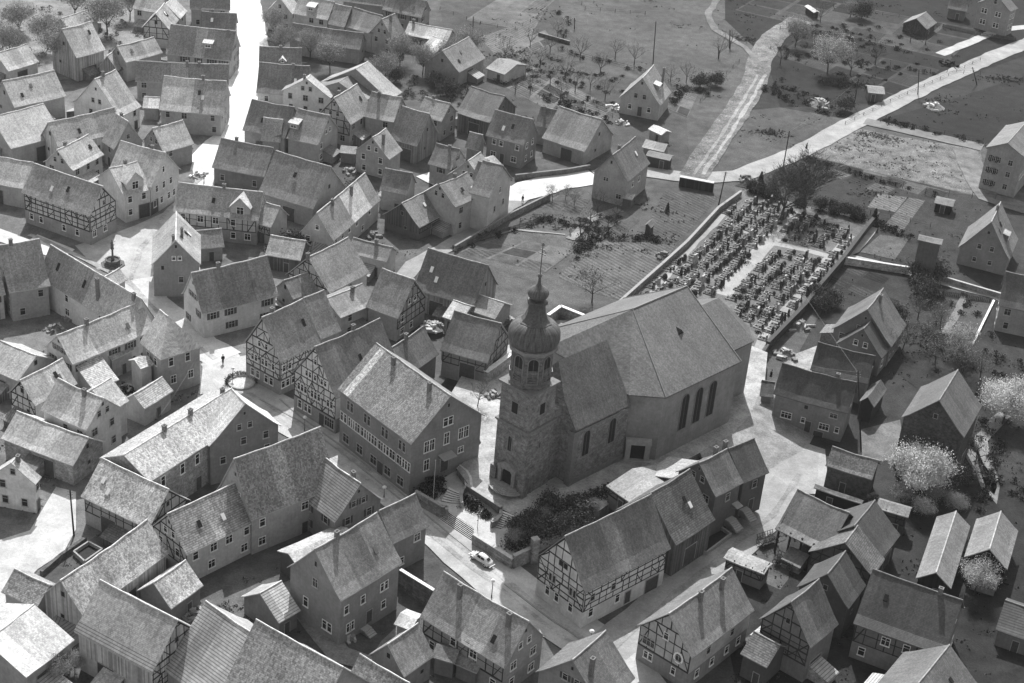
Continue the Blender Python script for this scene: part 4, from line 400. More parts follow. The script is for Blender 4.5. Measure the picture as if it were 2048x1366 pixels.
G_AREAS=[('yard', [(-169.33, 420.75), (-90.4, 472.4), (-65.57, 380.28), (-47.02, 330.04), (-19.86, 317.85), (-19.53, 281.47), (-2.42, 284.83), (-1.47, 247.42), (-12.36, 223.56), (22.27, 159.65), (-72.26, 139.25), (-132.7, 293.47)], 0.1, 'dirt'), ('field', [(56.58, 583.82), (326.57, 760.68), (169.2, 332.72), (116.71, 342.03), (108.38, 378.69), (77.96, 387.43), (57.69, 356.56), (48.65, 375.59), (60.42, 412.5)], 0.035, 'grass'), ('garden', [(-28.58, 448.66), (2.95, 476.3), (8.27, 413.85), (37.2, 389.12), (36.51, 348.9), (21.68, 345.55), (4.65, 350.19), (-20.07, 374.99)], 0.07, 'grass'), ('garden', [(-14.07, 297.68), (5.3, 324.55), (16.03, 329.46), (43.57, 335.47), (18.82, 276.73), (-2.96, 276.54)], 0.085, 'grass'), ('garden', [(46.06, 339.47), (65.08, 360.57), (101.73, 345.45), (127.83, 341.79), (88.81, 168.19), (39.13, 161.82), (52.93, 267.78), (74.07, 325.38)], 0.04, 'grass'), ('yard', [(-179.76, 430.81), (-90.4, 472.4), (-46.08, 338.51), (-40.95, 277.26), (-45.29, 239.69), (-52.07, 203.34), (-78.67, 155.59)], 0.16, 'dirt'), ('yard', [(-179.76, 430.81), (-110.39, 451.79), (-95.57, 405.07), (-103.27, 370.64), (-141.63, 345.0)], 0.2, 'grass'), ('meadow', [(3.88, 380.9), (6.94, 415.4), (16.18, 480.24), (54.62, 501.71), (60.43, 427.6), (46.03, 391.3), (35.04, 397.14), (23.84, 406.77)], 0.08, 'grass'), ('meadow', [(51.19, 385.22), (60.87, 389.9), (77.74, 385.75), (63.33, 366.1), (45.45, 346.71), (38.01, 345.05)], 0.075, 'grass'), ('field', [(55.33, 512.32), (75.23, 540.62), (189.72, 577.16), (163.09, 475.92), (89.84, 400.38), (60.87, 389.9), (60.77, 423.83), (51.44, 453.83)], 0.022, 'grass'), ('rubble_plot', [(77.33, 380.83), (94.63, 376.42), (107.67, 373.92), (102.91, 345.7), (82.6, 353.05), (65.08, 360.57)], 0.12, 'rubble'), ('field', [(85.4, 387.59), (106.15, 406.12), (148.46, 446.76), (130.03, 373.0), (109.02, 378.84), (95.75, 382.96)], 0.022, 'grass'), ('garden', [(-13.41, 295.58), (-4.39, 304.25), (11.83, 314.75), (15.49, 308.36), (5.2, 289.5), (1.43, 285.58)], 0.09, 'grass'), ('garden', [(1.57, 314.53), (6.39, 323.52), (16.02, 318.08), (12.9, 311.37), (3.1, 309.32)], 0.08, 'grass'), ('lawn', [(17.24, 307.09), (31.59, 306.56), (29.08, 299.27), (19.53, 280.86), (14.44, 282.94), (7.88, 287.91), (11.0, 296.08)], 0.1, 'bed'), ('garden_bed', [(24.84, 311.48), (30.28, 333.36), (42.33, 333.36), (34.28, 313.44), (31.44, 307.92)], 0.08, 'bed'), ('garden', [(-17.37, 426.49), (3.46, 453.42), (9.44, 425.78), (3.88, 380.9), (20.86, 372.11), (18.35, 353.35), (-20.57, 381.49)], 0.07, 'grass'), ('garden_bed', [(-15.68, 420.97), (0.22, 443.81), (-2.56, 424.52), (-11.05, 408.76)], 0.13, 'bed'), ('garden', [(-12.03, 392.22), (-5.85, 408.26), (19.12, 379.71), (13.72, 362.67)], 0.15, 'dirt'), ('garden_bed', [(-11.61, 392.07), (-10.29, 395.52), (-5.56, 390.09), (-6.85, 386.6)], 0.09, 'grass'), ('garden_bed', [(-6.21, 385.87), (-4.92, 389.36), (-0.31, 384.07), (-1.56, 380.54)], 0.08, 'bed'), ('garden_bed', [(-0.94, 379.82), (0.31, 383.36), (4.81, 378.2), (3.59, 374.63)], 0.12, 'dirt'), ('garden_bed', [(4.2, 373.93), (5.41, 377.51), (9.8, 372.47), (8.61, 368.87)], 0.06, 'dirt'), ('garden_bed', [(9.2, 368.18), (10.39, 371.8), (14.66, 366.89), (13.51, 363.25)], 0.09, 'dirt'), ('garden_bed', [(-10.11, 395.99), (-8.76, 399.5), (-4.07, 394.12), (-5.38, 390.57)], 0.05, 'bed'), ('garden_bed', [(-4.75, 389.84), (-3.44, 393.39), (1.13, 388.15), (-0.14, 384.56)], 0.08, 'bed'), ('garden_bed', [(0.48, 383.84), (1.75, 387.44), (6.21, 382.33), (4.97, 378.69)], 0.04, 'bed'), ('garden_bed', [(5.58, 378.0), (6.81, 381.64), (11.17, 376.65), (9.96, 372.97)], 0.04, 'grass'), ('garden_bed', [(10.55, 372.29), (11.75, 375.97), (16.0, 371.1), (14.82, 367.39)], 0.1, 'dirt'), ('garden_bed', [(-8.58, 399.98), (-7.21, 403.54), (-2.56, 398.21), (-3.89, 394.6)], 0.12, 'dirt'), ('garden_bed', [(-3.26, 393.88), (-1.93, 397.49), (2.61, 392.3), (1.31, 388.64)], 0.09, 'bed'), ('garden_bed', [(1.92, 387.94), (3.22, 391.6), (7.64, 386.53), (6.38, 382.83)], 0.04, 'bed'), ('garden_bed', [(6.98, 382.14), (8.24, 385.84), (12.56, 380.89), (11.33, 377.15)], 0.06, 'dirt'), ('garden_bed', [(11.92, 376.48), (13.15, 380.23), (17.37, 375.39), (16.16, 371.61)], 0.12, 'dirt'), ('garden_bed', [(-7.02, 404.03), (-5.63, 407.65), (-1.02, 402.38), (-2.38, 398.71)], 0.07, 'grass'), ('garden_bed', [(-1.75, 397.99), (-0.4, 401.67), (4.1, 396.52), (2.78, 392.8)], 0.07, 'bed'), ('garden_bed', [(3.39, 392.1), (4.71, 395.83), (9.1, 390.8), (7.82, 387.04)], 0.1, 'bed'), ('garden_bed', [(8.41, 386.35), (9.69, 390.13), (13.99, 385.22), (12.73, 381.41)], 0.13, 'bed'), ('garden_bed', [(13.31, 380.74), (14.56, 384.56), (18.76, 379.77), (17.53, 375.91)], 0.07, 'bed'), ('garden', [(-9.97, 412.82), (1.25, 431.59), (4.16, 422.39), (-6.96, 404.27)], 0.15, 'dirt'), ('garden_bed', [(-9.71, 412.83), (-7.31, 416.85), (-5.99, 412.99), (-8.38, 409.04)], 0.07, 'grass'), ('garden_bed', [(-8.2, 408.52), (-5.81, 412.46), (-4.51, 408.67), (-6.89, 404.79)], 0.06, 'dirt'), ('garden_bed', [(-5.48, 413.01), (-3.05, 417.02), (-1.76, 413.16), (-4.18, 409.2)], 0.08, 'bed'), ('garden_bed', [(-2.71, 417.57), (-0.23, 421.66), (1.05, 417.73), (-1.42, 413.7)], 0.08, 'bed'), ('garden_bed', [(0.11, 422.22), (2.63, 426.39), (3.9, 422.38), (1.39, 418.28)], 0.05, 'grass'), ('garden', [(-20.55, 433.8), (-12.16, 455.62), (3.36, 457.85), (-5.44, 429.76)], 0.15, 'dirt'), ('garden_bed', [(-20.01, 434.35), (-16.39, 443.81), (-11.9, 443.44), (-15.55, 433.21)], 0.13, 'grass'), ('garden_bed', [(-14.94, 433.05), (-11.29, 443.39), (-6.81, 443.03), (-10.51, 431.92)], 0.13, 'grass'), ('garden_bed', [(-10.78, 444.83), (-6.96, 455.65), (-2.41, 456.24), (-6.29, 444.58)], 0.13, 'dirt'), ('garden_bed', [(-5.68, 444.54), (-1.79, 456.32), (2.77, 456.92), (-1.2, 444.29)], 0.09, 'bed'), ('garden', [(54.96, 463.6), (67.0, 485.58), (125.79, 465.7), (111.88, 437.19)], 0.07, 'dirt'), ('garden_bed', [(55.79, 463.75), (59.23, 470.05), (67.98, 466.32), (64.49, 459.73)], 0.03, 'grass'), ('garden_bed', [(65.67, 459.19), (69.16, 465.81), (77.78, 462.14), (74.22, 455.24)], 0.06, 'dirt'), ('garden_bed', [(75.38, 454.71), (78.94, 461.64), (87.43, 458.02), (83.8, 450.82)], 0.05, 'dirt'), ('garden_bed', [(84.94, 450.29), (88.58, 457.53), (96.94, 453.97), (93.22, 446.47)], 0.04, 'bed'), ('garden_bed', [(94.34, 445.96), (98.07, 453.49), (106.3, 449.97), (102.48, 442.2)], 0.06, 'grass'), ('garden_bed', [(103.58, 441.69), (107.42, 449.5), (115.53, 446.04), (111.6, 437.99)], 0.05, 'bed'), ('garden_bed', [(59.71, 470.92), (63.24, 477.38), (72.05, 474.0), (68.46, 467.23)], 0.03, 'grass'), ('garden_bed', [(69.65, 466.73), (73.24, 473.54), (81.93, 470.2), (78.27, 463.09)], 0.04, 'bed'), ('garden_bed', [(79.44, 462.6), (83.11, 469.74), (91.68, 466.45), (87.93, 459.02)], 0.06, 'grass'), ('garden_bed', [(98.59, 454.53), (102.44, 462.31), (110.78, 459.1), (106.83, 451.05)], 0.04, 'bed'), ('garden_bed', [(107.95, 450.58), (111.91, 458.66), (120.15, 455.5), (116.08, 447.16)], 0.03, 'grass'), ('garden_bed', [(63.73, 478.28), (67.36, 484.92), (76.23, 481.89), (72.55, 474.93)], 0.03, 'grass'), ('garden_bed', [(73.74, 474.48), (77.44, 481.48), (86.21, 478.49), (82.44, 471.18)], 0.02, 'bed'), ('garden_bed', [(83.62, 470.73), (87.4, 478.09), (96.06, 475.13), (92.2, 467.47)], 0.02, 'grass'), ('garden_bed', [(93.36, 467.03), (97.24, 474.73), (105.8, 471.82), (101.83, 463.82)], 0.04, 'grass'), ('garden_bed', [(102.97, 463.38), (106.96, 471.42), (115.42, 468.54), (111.33, 460.21)], 0.02, 'grass'), ('garden_bed', [(112.46, 459.78), (116.57, 468.15), (124.93, 465.3), (120.71, 456.65)], 0.03, 'dirt'), ('garden', [(63.19, 428.32), (71.41, 442.49), (107.56, 428.34), (93.05, 404.63)], 0.06, 'dirt'), ('garden_bed', [(69.94, 423.43), (72.66, 428.11), (78.34, 424.38), (75.32, 419.21)], 0.05, 'bed'), ('garden_bed', [(76.04, 418.64), (79.11, 423.88), (84.69, 420.21), (81.32, 414.51)], 0.02, 'grass'), ('garden_bed', [(82.03, 413.95), (85.45, 419.71), (90.94, 416.1), (87.2, 409.89)], 0.02, 'dirt'), ('garden_bed', [(87.9, 409.34), (91.68, 415.61), (97.09, 412.06), (92.99, 405.35)], 0.02, 'grass'), ('garden_bed', [(66.44, 432.99), (68.87, 437.18), (74.99, 433.98), (72.25, 429.26)], 0.04, 'bed'), ('garden_bed', [(73.04, 428.76), (75.82, 433.54), (81.85, 430.39), (78.76, 425.1)], 0.04, 'bed'), ('garden_bed', [(85.92, 420.51), (89.43, 426.42), (95.3, 423.35), (91.45, 416.96)], 0.02, 'dirt'), ('garden_bed', [(92.2, 416.48), (96.09, 422.94), (101.88, 419.91), (97.65, 412.99)], 0.04, 'bed'), ('garden_bed', [(69.21, 437.75), (71.68, 442.02), (78.16, 439.44), (75.37, 434.63)], 0.02, 'bed'), ('garden_bed', [(76.2, 434.2), (79.04, 439.09), (85.45, 436.53), (82.28, 431.12)], 0.03, 'bed'), ('garden_bed', [(83.1, 430.7), (86.32, 436.19), (92.66, 433.66), (89.1, 427.65)], 0.03, 'bed'), ('garden_bed', [(89.91, 427.24), (93.52, 433.32), (99.78, 430.82), (95.83, 424.24)], 0.03, 'grass'), ('garden_bed', [(96.63, 423.83), (100.63, 430.48), (106.83, 428.01), (102.47, 420.87)], 0.04, 'grass'), ('garden', [(32.01, 382.86), (34.97, 395.39), (40.52, 393.33), (37.28, 377.64)], 0.14, 'dirt'), ('garden_bed', [(32.23, 382.94), (33.08, 386.58), (35.45, 384.7), (34.56, 380.66)], 0.08, 'dirt'), ('garden_bed', [(34.88, 380.35), (35.77, 384.44), (38.12, 382.57), (37.19, 378.1)], 0.05, 'dirt'), ('garden_bed', [(33.2, 387.08), (34.07, 390.79), (36.48, 389.37), (35.57, 385.25)], 0.12, 'bed'), ('garden_bed', [(34.19, 391.3), (35.08, 395.07), (37.52, 394.13), (36.6, 389.93)], 0.1, 'grass'), ('garden_bed', [(36.93, 389.75), (37.86, 394.0), (40.29, 393.07), (39.32, 388.39)], 0.11, 'bed'), ('garden', [(66.34, 351.38), (72.8, 357.1), (95.2, 346.72), (88.6, 334.75)], 0.11, 'dirt'), ('garden_bed', [(66.81, 351.35), (69.63, 353.88), (73.66, 351.4), (70.85, 348.36)], 0.1, 'bed'), ('garden_bed', [(71.4, 347.96), (74.2, 351.06), (78.18, 348.61), (75.37, 345.02)], 0.03, 'bed'), ('garden_bed', [(75.91, 344.62), (78.71, 348.28), (82.64, 345.85), (79.83, 341.72)], 0.09, 'bed'), ('garden_bed', [(84.73, 338.1), (87.57, 342.81), (91.39, 340.45), (88.53, 335.29)], 0.04, 'grass'), ('garden_bed', [(70.02, 354.23), (72.88, 356.79), (76.89, 354.9), (74.04, 351.81)], 0.03, 'dirt'), ('garden_bed', [(79.1, 348.78), (81.96, 352.51), (85.9, 350.65), (83.03, 346.42)], 0.04, 'bed'), ('garden_bed', [(83.56, 346.11), (86.44, 350.39), (90.34, 348.55), (87.43, 343.78)], 0.09, 'dirt'), ('garden_bed', [(87.96, 343.46), (90.87, 348.3), (94.73, 346.48), (91.79, 341.17)], 0.03, 'bed'), ('garden', [(60.03, 297.1), (66.04, 304.89), (79.31, 298.72), (73.49, 287.12)], 0.07, 'dirt'), ('garden_bed', [(60.43, 297.05), (62.16, 299.32), (66.15, 296.69), (64.44, 294.09)], 0.04, 'bed'), ('garden_bed', [(64.98, 293.69), (66.69, 296.34), (70.62, 293.75), (68.93, 290.78)], 0.05, 'bed'), ('garden_bed', [(69.46, 290.39), (71.15, 293.4), (75.02, 290.85), (73.34, 287.54)], 0.02, 'dirt'), ('garden_bed', [(66.93, 296.7), (68.66, 299.39), (72.57, 297.17), (70.85, 294.16)], 0.03, 'dirt'), ('garden_bed', [(64.4, 302.26), (66.19, 304.6), (70.13, 302.75), (68.36, 300.06)], 0.05, 'bed'), ('garden_bed', [(68.9, 299.76), (70.66, 302.5), (74.55, 300.66), (72.8, 297.59)], 0.02, 'bed'), ('garden', [(3.32, 319.08), (7.41, 326.29), (14.41, 325.25), (11.8, 317.18)], 0.11, 'dirt'), ('garden_bed', [(3.69, 319.24), (5.46, 322.39), (8.89, 321.73), (7.42, 318.41)], 0.09, 'bed'), ('garden_bed', [(7.92, 318.3), (9.36, 321.64), (12.78, 320.98), (11.63, 317.48)], 0.07, 'bed'), ('garden_bed', [(5.7, 322.83), (7.5, 326.04), (10.6, 325.57), (9.1, 322.19)], 0.07, 'dirt'), ('garden_bed', [(9.56, 322.1), (11.02, 325.5), (14.12, 325.03), (12.94, 321.46)], 0.07, 'bed'), ('garden', [(-12.35, 294.68), (-4.33, 303.1), (10.95, 300.53), (5.2, 289.5)], 0.14, 'dirt'), ('garden_bed', [(-11.84, 294.74), (-9.53, 297.19), (-4.56, 295.9), (-6.66, 293.23)], 0.08, 'bed'), ('garden_bed', [(-5.95, 293.02), (-3.88, 295.72), (1.06, 294.43), (-0.82, 291.51)], 0.1, 'dirt'), ('garden_bed', [(-0.12, 291.31), (1.73, 294.25), (6.63, 292.98), (4.97, 289.82)], 0.09, 'bed'), ('garden_bed', [(-9.22, 297.53), (-6.88, 300.02), (-2.13, 298.98), (-4.27, 296.26)], 0.09, 'dirt'), ('garden_bed', [(-3.59, 296.09), (-1.49, 298.83), (3.23, 297.8), (1.32, 294.83)], 0.05, 'dirt'), ('garden_bed', [(-6.56, 300.36), (-4.18, 302.88), (0.33, 302.11), (-1.84, 299.35)], 0.1, 'grass'), ('garden_bed', [(-1.2, 299.21), (0.95, 302.0), (5.44, 301.23), (3.49, 298.21)], 0.1, 'dirt'), ('garden', [(14.97, 315.41), (20.28, 321.46), (24.45, 317.41), (20.13, 308.15)], 0.11, 'dirt'), ('garden_bed', [(15.28, 315.37), (17.59, 318.06), (19.66, 315.49), (17.56, 312.19)], 0.06, 'bed'), ('garden_bed', [(17.87, 311.76), (19.95, 315.15), (21.99, 312.62), (20.1, 308.63)], 0.06, 'bed'), ('garden_bed', [(17.9, 318.42), (20.24, 321.15), (22.1, 319.32), (19.95, 315.95)], 0.1, 'grass'), ('garden_bed', [(20.23, 315.61), (22.35, 319.07), (24.19, 317.25), (22.26, 313.17)], 0.08, 'grass'), ('garden', [(59.6, 376.62), (68.16, 388.35), (76.46, 385.44), (63.56, 368.27)], 0.09, 'dirt'), ('garden_bed', [(59.98, 376.71), (63.75, 381.88), (66.38, 379.28), (61.79, 373.07)], 0.07, 'grass'), ('garden_bed', [(62.03, 372.58), (66.73, 378.93), (69.33, 376.35), (63.81, 369.01)], 0.07, 'grass'), ('garden_bed', [(64.27, 382.6), (68.14, 387.9), (71.75, 386.54), (67.01, 380.14)], 0.07, 'grass'), ('garden_bed', [(67.39, 379.8), (72.24, 386.35), (75.82, 385.0), (70.09, 377.38)], 0.07, 'grass'), ('garden', [(46.06, 339.47), (62.59, 359.12), (101.45, 344.05), (94.69, 295.3), (71.63, 308.27), (75.55, 328.18), (53.6, 336.86)], 0.04, 'grass'), ('garden_bed', [(78.14, 342.2), (84.79, 341.77), (80.64, 333.05), (74.8, 334.38)], 0.14, 'bed'), ('garden_bed', [(85.09, 341.57), (88.52, 340.73), (79.94, 321.7), (76.65, 324.68)], 0.11, 'bed'), ('lawn', [(75.54, 320.79), (81.59, 320.12), (76.95, 309.34), (70.0, 311.38)], 0.11, 'grass'), ('garden', [(67.4, 307.42), (105.13, 293.13), (85.2, 208.96), (71.59, 218.67), (74.55, 253.95), (66.21, 270.19), (58.07, 280.19)], 0.035, 'grass'), ('lawn', [(85.91, 293.62), (93.81, 293.46), (87.25, 277.83), (81.58, 280.66)], 0.07, 'grass'), ('yard', [(48.81, 263.38), (56.92, 270.37), (60.93, 258.44), (53.59, 257.14)], 0.3, 'dirt'), ('yard', [(60.44, 241.75), (68.0, 246.22), (66.83, 233.59), (59.05, 231.57)], 0.16, 'dirt'), ('garden', [(55.9, 220.33), (90.9, 233.03), (77.49, 176.39), (35.21, 161.31), (32.38, 201.08), (42.33, 195.34)], 0.03, 'dirt'), ('street', [(-85.15, 282.71), (-81.33, 286.55), (-76.19, 293.44), (-71.87, 300.62), (-68.09, 315.39), (-65.69, 314.91), (-67.28, 298.08), (-69.56, 279.89), (-68.16, 271.91), (-67.7, 264.11), (-70.74, 266.44), (-74.24, 273.76), (-78.51, 273.94)], 0.43, 'street'), ('street', [(-72.0, 332.54), (-68.88, 336.05), (-65.77, 320.53), (-65.18, 315.02), (-67.54, 311.24), (-70.86, 322.01)], 0.62, 'street'), ('street', [(-53.83, 250.1), (-47.99, 249.4), (-44.63, 243.98), (-43.64, 239.98), (-37.89, 236.1), (-45.51, 236.38), (-50.88, 233.84), (-52.11, 241.81)], 0.48, 'street'), ('street', [(-70.07, 167.37), (-74.06, 187.54), (-67.16, 193.16), (-66.55, 204.34), (-63.3, 203.53), (-60.79, 194.38), (-61.02, 188.91), (-63.52, 184.46), (-65.25, 177.5)], 0.5, 'street'), ('street', [(-106.71, 289.77), (-94.05, 283.49), (-93.29, 285.85), (-84.7, 281.08), (-86.29, 276.53), (-104.66, 283.49)], 0.62, 'street'), ('street', [(41.49, 240.14), (46.38, 237.83), (53.58, 234.42), (52.93, 225.48), (51.18, 220.97), (44.74, 220.65), (42.52, 218.22), (39.75, 223.37)], 0.36, 'street')]
G_RIBBONS=[('street', [(-49.03, 245.75), (-42.78, 235.25), (-35.07, 229.05), (-28.56, 223.82), (-19.48, 215.27), (-12.07, 207.65), (-6.14, 200.24), (1.4, 191.71), (8.1, 185.27), (14.49, 179.66), (19.27, 174.6), (24.36, 164.53)], 8.5, 0.46, 'street'), ('street', [(-49.03, 245.75), (-54.25, 250.02), (-60.82, 257.85), (-66.17, 263.44), (-70.84, 271.39)], 7, 0.55, 'street'), ('street', [(-68.32, 325.23), (-66.77, 336.54), (-64.62, 342.74), (-67.31, 363.34), (-72.15, 396.31), (-78.13, 421.84), (-89.52, 467.73)], 9.5, 0.75, 'street'), ('street', [(16.91, 178.41), (22.26, 185.63), (26.82, 193.09), (34.78, 203.3), (43.08, 215.59), (47.55, 224.62), (49.32, 233.72)], 6.5, 0.33, 'street'), ('path', [(-32.99, 248.64), (-25.67, 268.28), (-22.25, 279.9), (-20.13, 287.67), (-13.63, 298.45), (-4.93, 314.86), (0.95, 326.17)], 3.6, 0.3, 'street'), ('street', [(-21.09, 331.83), (-12.93, 324.43), (-1.69, 324.83), (6.19, 332.56), (14.93, 337.98)], 8, 0.6, 'street'), ('street', [(14.93, 337.98), (26.12, 342.39), (38.39, 341.56), (47.6, 345.25), (62.91, 362.13), (77.3, 382.42), (92.77, 402.82), (109.5, 424.31), (127.42, 446.06), (138.58, 458.5), (179.42, 508.46)], 5.5, 0.34, 'street'), ('path', [(36.73, 342.01), (41.63, 358.71), (49.12, 382.11), (55.97, 405.94), (58.73, 423.29), (63.81, 442.49), (73.25, 459.9)], 6.5, 0.13, 'rubble'), ('path', [(39.07, 343.91), (43.99, 359.25), (53.53, 391.45), (59.08, 412.16)], 0.9, 0.3, 'dirt'), ('path', [(37.14, 343.48), (42.25, 359.44), (51.5, 390.95), (57.09, 411.65)], 0.7, 0.26, 'dirt'), ('path', [(58.4, 419.41), (55.41, 432.16), (48.04, 444.41), (46.67, 456.85), (51.46, 476.32)], 2, 0.16, 'dirt'), ('path', [(81.42, 385.66), (95.3, 380.32), (108.3, 375.29)], 4.5, 0.2, 'street'), ('path', [(103.64, 372.99), (103.12, 358.18), (103.5, 345.83), (112.0, 341.03)], 6, 0.17, 'dirt'), ('path', [(74.44, 324.22), (71.37, 317.53), (67.12, 309.19), (80.06, 303.23), (96.76, 295.7)], 2.6, 0.4, 'street'), ('path', [(88.69, 295.2), (81.71, 278.73)], 1.5, 0.2, 'street'), ('path', [(109.75, 440.59), (131.91, 467.38), (148.5, 476.35)], 3, 0.45, 'street'), ('path', [(-45.81, 237.96), (-35.07, 229.05), (-19.48, 215.27), (-6.14, 200.24), (8.1, 185.27), (19.27, 174.6)], 0.8, 0.36, 'dirt'), ('path', [(-47.45, 237.67), (-35.58, 227.13), (-20.01, 213.11), (-7.13, 198.6), (7.08, 183.8), (17.9, 173.4)], 0.8, 0.37, 'dirt'), ('path', [(-94.66, 285.56), (-81.8, 277.43), (-72.62, 271.04), (-63.38, 259.23), (-50.7, 245.45)], 1.0, 0.34, 'dirt'), ('path', [(-68.3, 317.39), (-71.62, 299.49), (-72.81, 283.5), (-71.55, 271.25)], 1.0, 0.34, 'dirt'), ('path', [(16.91, 177.37), (26.77, 191.92), (42.95, 214.23), (48.53, 226.21)], 1.0, 0.25, 'dirt'), ('path', [(9.88, 304.88), (13.92, 315.19), (20.28, 321.46)], 2, 0.22, 'dirt'), ('path', [(78.65, 238.55), (79.88, 224.1), (81.04, 242.05), (87.26, 251.13)], 2.5, 0.2, 'dirt'), ('path', [(-13.46, 296.24), (-1.46, 307.19), (8.82, 306.98)], 0.7, 0.3, 'street'), ('path', [(-29.55, 186.02), (-26.08, 182.04), (-19.18, 172.39), (-14.31, 171.03), (-10.38, 178.84)], 3.5, 0.22, 'dirt')]
G_CPATHS=[([(58.87, 325.88), (53.61, 315.7), (46.04, 299.65), (39.53, 284.51)], 3.2, 1.2), ([(51.77, 309.43), (57.98, 307.69), (62.87, 305.72)], 1.8, 1.2), ([(68.43, 316.86), (62.15, 304.0), (54.86, 287.89), (46.51, 270.48), (43.37, 260.35)], 1.7, 1.2), ([(45.0, 327.21), (35.87, 307.09), (25.44, 281.79)], 1.0, 1.2), ([(50.55, 310.81), (45.09, 313.93)], 1.0, 1.2)]
G_KERBS=[[(-40.88, 233.99), (-33.31, 228.28), (-23.87, 218.78), (-14.91, 209.19), (-11.89, 205.71)], [(-37.63, 234.55), (-33.54, 229.77), (-26.88, 223.36), (-17.78, 214.15), (-10.76, 205.89), (-2.57, 197.08)], [(2.17, 190.66), (8.84, 183.72), (13.8, 179.56), (17.26, 179.52)]]
